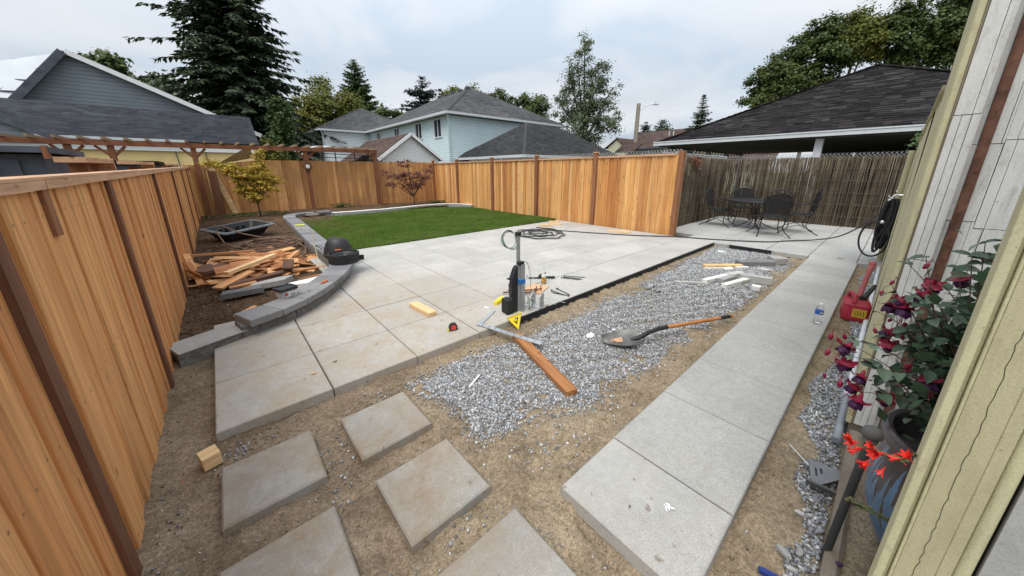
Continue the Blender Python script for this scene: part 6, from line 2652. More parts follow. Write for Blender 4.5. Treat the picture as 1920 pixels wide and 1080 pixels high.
def broadleaf(name, label, cat, base, blobs, n, size, mat, r=.2, bark='bark', clumps=60, spread=.35, group=None, flat=1.0):
    t = thing(name, label, cat, base, group=group)
    zc_ = sum(b[2] for b in blobs) / len(blobs)
    cx_ = sum(b[0] for b in blobs) / len(blobs)
    cy_ = sum(b[1] for b in blobs) / len(blobs)
    limbs = []
    h0 = base[2] + (zc_ - base[2]) * .5
    for b in blobs:
        limbs.append([(base[0] + (cx_ - base[0]) * .4, base[1] + (cy_ - base[1]) * .4, h0), ((base[0] + b[0]) / 2, (base[1] + b[1]) / 2, (h0 + b[2]) / 2 + .2), (b[0], b[1], b[2] + b[5] * .3), r * .55])
    trunk(t, base, (cx_, cy_, zc_ + .5), r, bark, limbs)
    crown_leaves('crown', t, blobs, n, size, mat, clumps, spread, flat)
    return t


def conifer(name, label, base, H, R, n_whorl, mat, z0=.08, droop=.25, spray=.55, ragged=.35, dens=1.0, cat='conifer', group=None, pw=1.0):
    t = thing(name, label, cat, base, group=group)
    b = Vector(base)
    m = MB()
    m.tube([b, b + Vector((.02 * H * .1, 0, H * .5)), b + Vector((0, 0, H * .985))], [.018 * H, .011 * H, .002 * H], 9)
    P0, D0, L0, S0 = [], [], [], []
    for wv in range(n_whorl):
        u = (wv + rng.random() * .8) / n_whorl
        z = H * (z0 + (1 - z0) * u)
        Lb = R * (1 - u) ** pw * (1 + rng.normal() * ragged) + .04 * R
        if Lb < .08:
            Lb = .08
        k = rng.integers(4, 7)
        a0 = rng.random() * 6.28
        for q in range(k):
            a = a0 + 2 * np.pi * q / k + rng.normal() * .3
            L = Lb * rng.uniform(.65, 1.12)
            rise = .30 * (u - .25)
            n_ = max(3, int(L / (.16 * spray) * dens * .6))
            s_ = np.linspace(.12, 1, n_) + rng.normal(0, .02, n_)
            dz = L * (rise * s_ - droop * s_ ** 2 * (1.1 - u) + .13 * np.maximum(0, s_ - .75))
            x = np.cos(a) * L * s_
            y = np.sin(a) * L * s_
            P0.append(np.stack([b.x + x, b.y + y, b.z + z + dz], -1))
            D0.append(np.tile([np.cos(a), np.sin(a)], (n_, 1)))
            L0.append(np.full(n_, L))
            S0.append(s_)
            m.tube([(b.x, b.y, b.z + z), (b.x + x[n_ // 2], b.y + y[n_ // 2], b.z + z + dz[n_ // 2]), (b.x + x[-1], b.y + y[-1], b.z + z + dz[-1])], [.010 * L + .006, .007 * L, .003], 4)
    part(t, 'trunk', m, 'bark', True, world=True)
    P, D, S = np.concatenate(P0), np.concatenate(D0), np.concatenate(S0)
    LL = np.concatenate(L0)
    V, Fq = [], []
    off = 0
    for rep in range(6):
        n_ = len(P)
        side = rng.choice([-1, 1], n_)
        an = np.arctan2(D[:, 1], D[:, 0]) + side * rng.uniform(.15, 1.25, n_)
        ln = spray * rng.uniform(.45, 1.1, n_) * (1.15 - .55 * S) * np.clip(LL / (R * .45), .35, 1)
        dirv = np.stack([np.cos(an), np.sin(an), -rng.uniform(.05, .75, n_)], -1)
        dirv /= np.linalg.norm(dirv, axis=1, keepdims=True)
        st = P + rng.normal(0, .04 * spray, P.shape)
        w_ = np.cross(dirv, np.stack([rng.normal(0, .5, n_), rng.normal(0, .5, n_), np.ones(n_)], -1))
        w_ /= np.linalg.norm(w_, axis=1, keepdims=True)
        ww = (ln * rng.uniform(.13, .26, n_))[:, None]
        mid_ = st + dirv * (ln * .45)[:, None]
        end = st + dirv * ln[:, None] + np.array([0, 0, -.08]) * ln[:, None]
        v = np.stack([st, mid_ + w_ * ww, end, mid_ - w_ * ww], 1).reshape(-1, 3)
        V.append(v)
        Fq.append(np.arange(4 * n_).reshape(n_, 4) + off)
        off += 4 * n_
    link('crown', np_mesh('crown', np.concatenate(V) - np.array(base), np.concatenate(Fq), mat), t)
    return t


conifer('fir_tree', 'huge dark fir with ragged drooping branches behind the left houses', (3.2, 39.9, 0), 21.9, 5.7, 140, 'needle_dark', .08, .36, .95, .30, 1.0, pw=.80)
conifer('pointed_conifer', 'dense pointed dark conifer between the yellowish tree and the blue house', (19.4, 58.9, 0), 17.9, 4.6, 80, 'leaf_hedge', .03, -.1, .9, .10, 1.3, pw=.6)
conifer('spruce_tree', 'blue green spruce peeking over the left end of the blue house roof', (20.8, 39.9, 0), 12.3, 4.6, 46, 'needle_blue', .1, .15, .8, .2, 1.2, pw=.75)
conifer('spruce_tree', 'small spruce tip just right of the larger spruce over the blue house roof', (22.6, 39.0, 0), 11.2, 2.8, 34, 'needle_blue', .1, .15, .6, .2)
conifer('spruce_tree', 'dark lone spruce standing left of the black carport roof', (32.7, 12.45, 0), 7.7, 2.5, 46, 'needle_dark', .08, .16, .5, .15, 1.3)
conifer('small_conifer', 'left of two small pointed conifers behind the brown roofed house', (39.7, 21.2, 0), 6.9, 2.2, 34, 'needle_blue', .1, .1, .6, .12, pw=.6)
conifer('small_conifer', 'right of two small pointed conifers behind the brown roofed house', (40.5, 19.6, 0), 7.1, 2.7, 36, 'needle_dark', .1, .1, .65, .12, pw=.6)
conifer('small_conifer', 'dark conifer tip just right of the grey gable peak', (-4.4, 49.8, 0), 11.6, 2.3, 30, 'needle_dark', .1, .15, .7, .15)
broadleaf('bushy_tree', 'dull green bushy tree top left of the small conifer behind the grey gable', 'tree', (-5.5, 49.7, 0), [(-5.45, 49.7, 10.6, 1.5, 1.5, 1.2), (-5.0, 49.7, 9.2, 1.7, 1.5, 1.2)], 2500, .28, 'leaf_dark', .2)
broadleaf('pale_tree', 'pale grey green tree showing above the grey gable slope beside the fir', 'tree', (-1.7, 45, 0), [(-1.9, 45, 8.6, 1.5, 1.5, 1.3), (-.9, 45, 7.6, 1.5, 1.5, 1.3), (-2.6, 45, 7.6, 1.3, 1.3, 1.0)], 3500, .24, 'leaf_grey', .2)
broadleaf('yellowish_tree', 'yellowish green broadleaf tree beside the big fir, behind the white house', 'tree', (13.4, 56.4, 0),
          [(13.38, 56.42, 11.4, 2.23, 2.68, 2.45), (11.15, 56.87, 9.17, 2.45, 2.68, 2.68), (15.39, 55.97, 9.84, 2.45, 2.68, 2.68), (12.93, 56.42, 7.16, 3.57, 3.12, 2.9), (16.5, 55.53, 10.73, 1.56, 2.23, 2.45), (12.04, 56.42, 4.04, 4.01, 3.12, 3.12), (16.06, 55.75, 6.27, 2.23, 2.23, 2.9)],
          30000, .23, 'leaf_yellow', .35, clumps=190, spread=.6)
broadleaf('column_hedge', 'tall narrow clipped evergreen between the slate roof and the white house', 'hedge', (3.5, 23.7, 0), [(3.5, 23.7, 4.4, .55, .55, 1.1), (3.45, 23.7, 3.0, .62, .6, 1.3), (3.45, 23.7, 1.6, .62, .6, 1.3)], 9000, .10, 'leaf_hedge', .1, clumps=160, spread=.13)
broadleaf('bright_shrub', 'bright green shrub at the foot of the tall narrow evergreen', 'shrub', (2.5, 21.9, 0), [(2.45, 21.9, 2.55, .35, .35, .55), (2.6, 21.9, 1.9, .5, .5, .8)], 1500, .10, 'leaf_yellow', .05, clumps=30, spread=.12)
broadleaf('roof_tree', 'round yellow green tree top directly behind the peak of the blue house roof', 'tree', (24.4, 37.8, 0), [(24.8, 37.6, 10.4, 1.8, 1.8, 1.4), (23.6, 38.2, 9.8, 1.9, 1.8, 1.6), (25.8, 36.8, 9.8, 1.7, 1.7, 1.4), (24.5, 37.8, 7.5, 2.6, 2.4, 2.2)], 12000, .17, 'leaf_yellow', .25, clumps=90, spread=.34)
broadleaf('russet_tree', 'dark russet green tree behind the right slope of the blue house roof', 'tree', (28.4, 35.0, 0), [(28.0, 35.2, 10.4, 1.0, 1.2, 1.2), (28.9, 34.5, 9.2, 1.7, 1.6, 1.4), (28.0, 35.2, 8.2, 1.9, 1.6, 1.6), (29.4, 34.0, 7.4, 2.0, 1.6, 1.6)], 12000, .16, 'leaf_dark', .22, clumps=80, spread=.33)
broadleaf('dark_tree', 'dark tree between the russet tree and the tall poplar', 'tree', (31.4, 32.2, 0), [(30.9, 32.7, 9.6, 1.3, 1.3, 1.2), (32.1, 31.5, 9.2, 1.5, 1.5, 1.4), (31.4, 32.2, 7.2, 2.5, 2.0, 2.0)], 12000, .16, 'leaf_dark', .22, clumps=80, spread=.33)
for (bx, by, tz, lab) in ((18.2, 46.6, 8.3, 'low green tree between the pointed conifer and the blue house roof'), (20.3, 45.7, 8.3, 'low tree just left of the spruce behind the blue house')):
    broadleaf('low_tree', lab, 'tree', (bx, by, 0), [(bx, by, tz, 1.4, 1.4, 1.0), (bx - .6, by + .3, tz - 1.6, 2.0, 1.8, 1.4)], 2500, .26, 'leaf_dark', .2, clumps=40)
broadleaf('poplar', 'tall airy grey green poplar behind the low grey roof', 'tree', (25.5, 19.35, 0),
          [(25.3, 19.6, 11.3, .9, .9, 1.1), (25.0, 20.0, 9.9, 1.1, 1.1, 1.2), (25.9, 18.9, 9.4, 1.3, 1.2, 1.4), (24.7, 20.3, 8.3, 1.2, 1.2, 1.3), (25.9, 18.8, 7.6, 1.7, 1.3, 1.5), (24.5, 20.6, 6.4, 1.3, 1.3, 1.4),
           (26.3, 18.1, 6.0, 1.6, 1.2, 1.4), (25.4, 19.4, 6.6, 1.6, 1.4, 1.8), (25.4, 19.4, 4.4, 2.2, 1.7, 1.5), (27.0, 17.4, 5.0, 1.2, 1.0, 1.0), (26.8, 17.6, 8.0, .7, .6, .6), (24.0, 21.3, 7.4, .7, .6, .5)],
          21000, .10, 'leaf_grey', .2, 'bark_grey', 260, .24)
RT = [('big_tree', 'leftmost of the big dark trees behind the carport, low on its left', [(29.03, 7.5, 5.5, .8, 1.0, .9), (29.0, 7.4, 6.6, .8, 1.0, 1.0), (29.2, 6.9, 7.7, .9, 1.0, 1.1), (29.4, 6.0, 6.5, 1.2, 1.2, 1.3), (29.2, 6.6, 5.6, 1.2, 1.2, .9)], (29.3, 6.5, 0), 'leaf_dark'),
      ('big_tree', 'second big tree behind the carport, with a rising dark crown', [(29.5, 5.6, 8.5, 1.0, 1.1, 1.1), (29.8, 5.0, 9.2, .9, 1.0, .9), (30.0, 4.6, 8.0, 1.3, 1.2, 1.3), (29.9, 4.9, 6.7, 1.3, 1.2, 1.1)], (29.9, 4.9, 0), 'leaf_dark'),
      ('big_tree', 'yellowish big tree in the middle behind the carport with bare limbs showing', [(30.7, 4.2, 9.4, 1.0, 1.0, .9), (31.0, 3.3, 8.7, .9, .9, 1.1), (31.0, 3.3, 9.6, .8, .8, .7)], (31.0, 3.6, 0), 'leaf_yellow'),
      ('big_tree', 'windblown big tree above the peak of the carport roof', [(31.9, 2.6, 9.5, 1.0, 1.0, 1.0), (32.0, 1.6, 9.6, 1.1, 1.1, 1.0), (32.2, 1.6, 8.2, 1.4, 1.4, 1.2), (32.4, .6, 8.7, 1.3, 1.2, 1.2)], (32.1, 1.4, 0), 'leaf_dark'),
      ('big_tree', 'rightmost big dark tree, half hidden by the house corner', [(33.0, .3, 9.0, 1.0, 1.0, .9), (33.0, -.3, 9.9, 1.1, 1.1, 1.2), (33.0, -.6, 8.1, 1.4, 1.2, 1.3), (33.0, -1.3, 10.5, 1.2, 1.2, 1.2)], (33.1, -.5, 0), 'leaf_dark')]
for nm, lab, bl, bs, mt in RT:
    broadleaf(nm, lab, 'tree', bs, [(x_, y_, z_ + .30, a_, b_, c_) for x_, y_, z_, a_, b_, c_ in bl] + [(bl[-1][0] + .3, bl[-1][1] - .3, bl[-1][2] - 1.0, 1.3, 1.1, .9)], 18000, .105, mt, .14, 'bark_grey', 112, .235, 'big trees behind the carport')

# the small maples in the beds
mp = thing('maple', 'small golden green Japanese maple by the back fence', 'maple', (.93, 13.1, .05))
m = MB()
tipsM = [(1.17, 13.03, 2.2), (.0, 13.1, 1.75), (.38, 13.1, 1.35), (1.5, 13.0, 1.15), (.80, 13.1, .9), (1.55, 13.0, 1.0), (1.15, 12.9, 1.6), (.6, 13.2, 1.7), (1.3, 13.2, 1.3), (.2, 12.9, 1.6)]
for p in tipsM:
    b0 = Vector((.93, 13.1, .02))
    m.tube([b0, Vector((.92, 13.1, .45)), Vector((.92, 13.1, .5)).lerp(Vector(p), .5) + Vector((0, 0, .12)), Vector(p)], [.028, .02, .012, .004], 6)
part(mp, 'trunk', m, 'bark', True, world=True)
crown_leaves('crown', mp, [(1.17, 13.03, 1.98, .14, .2, .30), (1.14, 13.03, 1.60, .22, .25, .22), (.05, 13.1, 1.70, .26, .2, .14), (.38, 13.1, 1.50, .30, .25, .20), (.75, 13.1, 1.32, .42, .3, .28), (1.35, 13.0, 1.05, .38, .3, .24), (.95, 13.1, .75, .34, .3, .26), (.72, 13.1, 1.0, .34, .3, .26), (1.2, 13.0, 1.35, .28, .25, .2)],
             6000, .046, 'leaf_maple', 170, .065, .6)
rm = thing('red_maple', 'small wispy russet Japanese maple in the far corner bed', 'maple', (6.0, 12.85, .1))
m = MB()
tipsR = [(5.8, 12.9, 1.85), (4.85, 13.1, 1.45), (6.75, 12.6, 1.6), (4.95, 13.1, .95), (6.65, 12.6, 1.25), (5.5, 13.0, 1.5), (6.3, 12.8, 1.5), (5.4, 13, 1.0), (6.4, 12.7, 1.0), (5.9, 13.1, 1.4)]
for p in tipsR:
    b0 = Vector((6.0, 12.85, .08))
    m.tube([b0, Vector((5.98, 12.85, .42)), Vector((5.98, 12.85, .5)).lerp(Vector(p), .5) + Vector((0, 0, .10)), Vector(p)], [.026, .018, .011, .004], 6)
part(rm, 'trunk', m, 'bark', True, world=True)
crown_leaves('crown', rm, [(5.75, 12.9, 1.72, .3, .3, .16), (4.95, 13.1, 1.38, .25, .2, .12), (5.3, 13, 1.22, .3, .25, .12), (6.65, 12.6, 1.5, .25, .2, .16), (5.2, 13.05, .95, .35, .25, .10), (6.5, 12.65, 1.15, .25, .2, .1), (5.95, 12.85, .88, .55, .35, .18), (5.7, 12.9, 1.25, .4, .3, .2), (6.2, 12.8, 1.2, .35, .3, .25)],
             2300, .045, 'leaf_red', 110, .07, .6)
# low weeds
nl = 700
xx = rng.uniform(-.45, 1.7, nl)
P = np.stack([xx, rng.uniform(13.2, 14.25, nl), soil_h(xx, np.full(nl, 13.6)) + rng.uniform(0, .07, nl)], -1)
P = P[vnoise(P[:, 0], P[:, 1], 3, 2) > .5]
v, f = leaf_quads(P, rng.normal(size=(len(P), 3)) + np.array([0, -.5, 1]), rng.uniform(.02, .05, len(P)), 1.8)
o = link('weeds', np_mesh('weeds', v, f, 'leaf_hedge'))
o['kind'] = 'stuff'
o['label'] = 'low green weeds along the foot of the back fence'
for (x, y, h, lab) in ((3.6, 14.05, .16, 'small green plant tuft by the back fence left of the pergola post'), (7.2, 13.2, .10, 'low green plant tuft at the foot of the corner bed fence')):
    P = np.stack([rng.normal(x, .18, 160), rng.normal(y, .06, 160), .08 + rng.random(160) * h], -1)
    v, f = leaf_quads(P, rng.normal(size=(160, 3)) + np.array([0, -.5, .8]), rng.uniform(.03, .06, 160), 1.8)
    o = link('green_plant', np_mesh('green_plant', v - np.array([x, y, .08]), f, 'leaf_hedge'), None, (x, y, .08))
    tag(o, lab, 'plant')


# ------------------------------------------------------------------ neighbouring houses
def roof_faces(parent, name, faces, mat, eave_pts=None):
    """roof planes with thickness; uv runs along the eave and up the slope in metres"""
    me = bpy.data.meshes.new(name)
    vs_, fs_, uvs = [], [], []
    w = WL[parent.name]
    for poly in faces:
        P = [Vector(p) for p in poly]
        n_ = (P[1] - P[0]).cross(P[2] - P[0]).normalized()
        if n_.z < 0:
            n_ = -n_
            P.reverse()
        h = Vector((0, 0, 1)).cross(n_)
        h = h.normalized() if h.length > 1e-4 else Vector((1, 0, 0))
        up = n_.cross(h)
        o_ = len(vs_)
        k = len(P)
        vs_ += [tuple(p - w) for p in P] + [tuple(p - w - n_ * .06) for p in P]
        fs_.append(tuple(range(o_, o_ + k)))
        uvs += [(p.dot(h), p.dot(up)) for p in P]
        fs_.append(tuple(reversed(range(o_ + k, o_ + 2 * k))))
        uvs += [(0, 0)] * k
        for i in range(k):
            j = (i + 1) % k
            fs_.append((o_ + i, o_ + k + i, o_ + k + j, o_ + j))
            uvs += [(0, 0)] * 4
    me.from_pydata(vs_, [], fs_)
    me.materials.append(MATS[mat])
    uvl = me.uv_layers.new(name='UVMap')
    # from_pydata keeps polygon order, so loops follow fs_
    uvl.data.foreach_set('uv', [c for uv in uvs for c in uv])
    me.update()
    return link(name, me, parent)


def window(parent, axis, const, a0, a1, z0, z1, out_, mullions=1):
    """a framed window; axis 'x' = wall plane x=const (a runs along y), axis 'y' likewise"""
    fr = MB()
    t_ = .07

    def B(m, a, b, c, d, dep, o_):
        ca, cz_ = (a + b) / 2, (c + d) / 2
        if axis == 'x':
            m.box((const + out_ * o_, ca, cz_), (dep, abs(b - a), d - c))
        else:
            m.box((ca, const + out_ * o_, cz_), (abs(b - a), dep, d - c))
    B(fr, a0, a1, z0, z0 + t_, .08, .03)
    B(fr, a0, a1, z1 - t_, z1, .08, .03)
    B(fr, a0, a0 + t_, z0 + t_, z1 - t_, .08, .03)
    B(fr, a1 - t_, a1, z0 + t_, z1 - t_, .08, .03)
    for k in range(mullions):
        c = a0 + (a1 - a0) * (k + 1) / (mullions + 1)
        B(fr, c - .03, c + .03, z0 + t_, z1 - t_, .06, .03)
    f = part(parent, 'window', fr, 'white_trim', world=True)
    g_ = MB()
    B(g_, a0 + t_, a1 - t_, z0 + t_, z1 - t_, .02, .01)
    part(f, 'pane', g_, 'window_glass', world=True)
    return f


def hip_house(name, label, x0, x1, y0, y1, eave, rise, over, wallmat, roofmat, ridge='y', trim='white_trim', cat='house', d=None):
    """a hip-roofed box; x0..y1 are the eave lines"""
    t = thing(name, label, cat, ((x0 + x1) / 2, (y0 + y1) / 2, 0))
    m = MB()
    m.box(((x0 + x1) / 2, (y0 + y1) / 2, eave / 2 - .06), (x1 - x0 - 2 * over, y1 - y0 - 2 * over, eave - .12))
    part(t, 'wall', m, wallmat, world=True)
    m = MB()
    m.box(((x0 + x1) / 2, (y0 + y1) / 2, eave - .035), (x1 - x0 - .06, y1 - y0 - .06, .05))
    part(t, 'soffit', m, trim, world=True)
    w_ = d if d is not None else min(x1 - x0, y1 - y0) / 2
    if ridge == 'y':
        xm = (x0 + x1) / 2
        A, B_ = (xm, y0 + w_, eave + rise), (xm, y1 - w_, eave + rise)
        c = [(x0, y0, eave), (x1, y0, eave), (x1, y1, eave), (x0, y1, eave)]
        faces = [[c[0], c[1], A], [c[1], c[2], B_, A], [c[2], c[3], B_], [c[3], c[0], A, B_]]
    else:
        ym = (y0 + y1) / 2
        A, B_ = (x0 + w_, ym, eave + rise), (x1 - w_, ym, eave + rise)
        c = [(x0, y0, eave), (x1, y0, eave), (x1, y1, eave), (x0, y1, eave)]
        faces = [[c[0], c[1], B_, A], [c[1], c[2], B_], [c[2], c[3], A, B_], [c[3], c[0], A]]
    roof_faces(t, 'roof', faces, roofmat)
    for a, b in ((c[0], c[1]), (c[3], c[0])):
        m = MB()
        out_ = (0, -.05, 0) if a[1] == b[1] else (-.05, 0, 0)
        m.bar((a[0] + out_[0], a[1] + out_[1], eave - .05), (b[0] + out_[0], b[1] + out_[1], eave - .05), .10, .15)
        part(t, 'gutter', m, 'gutter_white', world=True)
    # ridge caps along the front hip
    m = MB()
    m.bar(c[0], A, .16, .03)
    part(t, 'hip_cap', m, 'ridge_dark', world=True)
    return t, A, B_


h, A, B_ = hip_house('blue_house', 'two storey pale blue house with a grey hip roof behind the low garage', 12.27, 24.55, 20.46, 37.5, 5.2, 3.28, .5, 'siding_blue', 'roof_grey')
for (a0, a1, z0, z1) in ((22.0, 23.1, 3.72, 5.0), (24.97, 26.1, 3.80, 5.0), (29.1, 30.2, 3.9, 5.0), (33.4, 34.4, 3.95, 5.0)):
    window(h, 'x', 12.77, a0, a1, z0, z1, -1, 1)
m = MB()
m.tube([(12.62, 20.86, 0), (12.62, 20.86, 4.7), (12.4, 20.62, 5.1)], .06, 8)
part(h, 'downspout', m, 'siding_blue', True, world=True)
m = MB()
for k in range(5):
    m.box((18.0, 26.3 + k * 1.2, 8.33), (.35, .4, .16))
part(h, 'roof_vent', m, 'slate_panel', world=True)
m = MB()
m.box((12.745, 20.93, 2.55), (.05, .06, 5.0))
part(h, 'corner_trim', m, 'siding_blue', world=True)

g2, _, _ = hip_house('grey_garage', 'low dark grey hip roof with a white gutter behind the cedar fence', 13.2, 23.8, 14.05, 21.6, 2.27, 2.36, .4, 'slate_panel', 'roof_charcoal', 'x', 'dark_gap', 'garage')
h3, _, _ = hip_house('white_house', 'white sided house with a grey hip roof left of the blue house', 8.1, 20.0, 36.1, 52, 5.2, 3.15, .5, 'siding_white', 'roof_grey')
for (a0, a1) in ((37.3, 38.2), (39.2, 40.1), (42.0, 42.9), (45.4, 46.3)):
    window(h3, 'x', 8.6, a0, a1, 3.5, 4.95, -1, 1)
m = MB()
m.tube([(8.45, 36.45, 0), (8.45, 36.45, 4.8), (8.3, 36.3, 5.1)], .07, 8)
part(h3, 'downspout', m, 'gutter_white', True, world=True)

# old white shed with a brown roof
t = thing('shed', 'weathered white gabled shed with a brown roof behind the back fence', 'shed', (7.66, 19, 0))
sx0, sx1, sxm, sy0, sy1 = 6.05, 9.27, 7.66, 16.2, 22.5
m = MB()
m.add([(sx0 + .1, sy0 + .15, 0), (sx1 - .1, sy0 + .15, 0), (sx1 - .1, sy0 + .15, 2.05), (sxm, sy0 + .15, 3.12), (sx0 + .1, sy0 + .15, 2.05)], [(0, 1, 2, 3, 4)])
m.box((sxm, (sy0 + sy1) / 2 + .3, 1.0), (sx1 - sx0 - .3, sy1 - sy0 - .4, 2.0))
part(t, 'wall', m, 'white_board', world=True)
nb = 12
for k in range(nb):                                          # uneven lap boards of the gable
    z0 = 1.05 + k * .165
    z1 = z0 + .16
    hw = (sx1 - sx0) / 2 - .12 if z1 < 2.05 else ((sx1 - sx0) / 2 - .12) * max(.02, (3.10 - z1) / 1.05)
    m = MB()
    m.box((sxm, sy0 + .135, (z0 + z1) / 2), (2 * hw, .03, z1 - z0), Matrix.Rotation(random.uniform(-.006, .006), 3, 'Y') @ Matrix.Rotation(.12, 3, 'X'))
    part(t, 'lap_board', m, 'white_board', world=True)
roof_faces(t, 'roof', [[(sx0 - .12, sy0, 1.98), (sx0 - .12, sy1, 1.98), (sxm, sy1, 3.22), (sxm, sy0, 3.22)], [(sx1 + .12, sy0, 1.98), (sx1 + .12, sy1, 1.98), (sxm, sy1, 3.22), (sxm, sy0, 3.22)]], 'roof_brown')
for s_ in (0, 1):
    m = MB()
    m.bar(((sx0, sx1)[s_] + (-.12, .12)[s_], sy0 - .03, 1.93), (sxm, sy0 - .03, 3.17), .05, .13, (0, -1, 0) if False else (0, 0, 1))
    part(t, 'rake_board', m, 'white_trim', world=True)

# slate blue house on the left
t = thing('slate_house', 'slate blue gabled house with a long dark shingle roof beyond the left fence', 'house', (-2.0, 24, 0))
m = MB()
m.add([(-12, 25, 2), (2.2, 25, 2), (2.2, 25, 3.5), (-3.87, 25, 6.36), (-8.0, 25, 3.0)], [(0, 1, 2, 3, 4)])
m.box((-4, 27, 1.7), (12, 3.9, 3.3))
part(t, 'gable_wall', m, 'siding_slate', world=True)
roof_faces(t, 'upper_roof', [[(-3.87, 24.8, 6.46), (2.6, 24.8, 3.38), (2.6, 33, 3.38), (-3.87, 33, 6.46)]], 'roof_slate')
m = MB()
m.bar((-3.80, 24.76, 6.42), (2.55, 24.76, 3.40), .10, .20)
part(t, 'rake_board', m, 'white_trim', world=True)
m = MB()
m.bar((-3.87, 24.72, 6.40), (-5.75, 24.55, 4.0), .16, .26)
part(t, 'hip_board', m, 'slate_panel', world=True)
roof_faces(t, 'metal_roof', [[(-3.87, 24.75, 6.42), (-5.7, 24.6, 4.0), (-12.0, 27.2, 4.0), (-4.6, 26.6, 6.55)]], 'metal_white')
for k in range(4):
    m = MB()
    u = .14 + .2 * k
    p = Vector((-3.87, 24.75, 6.43)).lerp(Vector((-5.7, 24.6, 4.01)), u)
    q = Vector((-4.6, 26.6, 6.56)).lerp(Vector((-12.0, 27.2, 4.01)), u)
    m.bar(p, q, .05, .04)
    part(t, 'roof_seam', m, 'slate_panel', world=True)
roof_faces(t, 'lower_roof', [[(-12, 23.44, 4.2), (2.05, 23.44, 4.2), (1.95, 20.5, 2.66), (-12, 20.5, 2.66)]], 'roof_slate')
m = MB()
m.box((-5.1, 20.62, 2.45), (14.0, .06, .36))
part(t, 'fascia', m, 'white_trim', world=True)
m = MB()
m.box((-5.05, 20.5, 2.68), (9.0, .12, .10))
part(t, 'gutter', m, 'gutter_white', world=True, )
m = MB()
m.box((-5.1, 22.1, 1.2), (13.8, 2.8, 2.45))
part(t, 'yellow_wall', m, 'yellow_wall', world=True)
for k, x in enumerate((-1.0, -.05)):
    m = MB()
    m.tube([(x, 20.62, 2.5), (x + .05, 20.62, 1.6)], .02, 6)
    part(t, 'conduit', m, 'slate_panel', world=True)
# small dormer gable at its left end
m = MB()
m.add([(-7.5, 19.2, 2.2), (-3.8, 19.2, 2.35), (-5.9, 19.2, 3.9), (-7.5, 19.2, 3.9)], [(0, 1, 2, 3)])
part(t, 'small_gable', m, 'siding_slate', world=True)
m = MB()
m.bar((-6.3, 19.12, 4.0), (-3.55, 19.12, 2.45), .12, .22)
part(t, 'small_rake', m, 'slate_panel', world=True)

# dark sheds just behind the left fence
t = thing('dark_shed', 'dark slate grey panelled shed with a flat cap behind the left fence', 'shed', (-2.2, 6.4, 0))
m = MB()
m.box((-2.25, 6.6, .8), (1.9, 1.2, 1.62))
part(t, 'wall', m, 'slate_panel', world=True)
for k in range(3):
    for j in range(2):
        m = MB()
        m.box((-3.0 + .62 * k + .3 * j * 0, 5.985, 1.46 - .20 * j), (.60, .025, .185))
        part(t, 'panel', m, 'slate_panel', world=True)
m = MB()
m.box((-2.25, 6.55, 1.655), (2.05, 1.35, .06))
part(t, 'roof_cap', m, 'slate_panel', world=True)
m = MB()
m.box((-1.25, 5.9, 1.63), (.04, .06, .13))
part(t, 'cap_end', m, 'pergola_post', world=True)
t = thing('dark_lean_to', 'low dark lean-to wall running behind the post hoods', 'shed', (-1.3, 9.4, 0))
m = MB()
m.box((-1.5, 9.6, .78), (1.5, 1.0, 1.56))
part(t, 'wall', m, 'slate_panel', world=True)
for k in range(5):
    for j in range(2):
        m = MB()
        m.box((-2.05 + .27 * k + .13 * j, 9.088, 1.47 - .16 * j), (.262, .02, .15))
        part(t, 'panel', m, 'slate_panel', world=True)
m = MB()
m.box((-1.5, 9.6, 1.59), (1.6, 1.15, .06))
part(t, 'roof_cap', m, 'dark_gap', world=True)
m = MB()
m.box((-.95, 12.3, .8), (.7, .04, 1.62))
lone('grey_fence', m, 'rafter_grey', 'short weathered grey fence section behind the left fence end', 'fence', origin=(-.95, 12.3, 0))

# tan shade sail and gazebo beyond the back fence
m = MB()
m.add([(.3, 16.2, 1.75), (1.25, 16, 2.36), (1.28, 16.4, 1.95), (.2, 17.5, 1.7)], [(0, 1, 2, 3)])
m.add([(.3, 16.2, 1.73), (1.25, 16, 2.34), (1.28, 16.4, 1.93), (.2, 17.5, 1.68)], [(3, 2, 1, 0)])
lone('shade_sail', m, 'awning_tan', 'tan shade sail drooping behind the back fence near the maple', 'shade sail', origin=(.8, 16.4, 1.9))
t = thing('gazebo', 'pale canopy gazebo with dark frame bars just over the back fence', 'gazebo', (4.6, 18, 0))
m = MB()
for k in range(8):
    x0_, x1_ = 2.9 + k * .42, 2.9 + (k + 1) * .42
    z0_, z1_ = 2.26 + .26 * math.sin(math.pi * k / 8), 2.26 + .26 * math.sin(math.pi * (k + 1) / 8)
    m.add([(x0_, 17.5, z0_), (x1_, 17.5, z1_), (x1_, 19.5, z1_ + .15), (x0_, 19.5, z0_ + .15)], [(0, 1, 2, 3)])
part(t, 'canopy', m, 'cloth_grey', world=True)
for z in (2.22, 2.06):
    m = MB()
    m.bar((2.9, 17.45, z), (6.2, 17.45, z - .06), .03, .03)
    part(t, 'frame_bar', m, 'black_iron', world=True)
for x in (3.9, 4.45, 5.3, 6.1):
    m = MB()
    m.bar((x, 17.45, 0), (x, 17.45, 2.3), .04, .04)
    part(t, 'post', m, 'black_iron', world=True)
m = MB()
m.box((4.6, 18.6, .95), (3.6, .05, 1.9))
part(t, 'back_panel', m, 'cloth_grey', world=True)
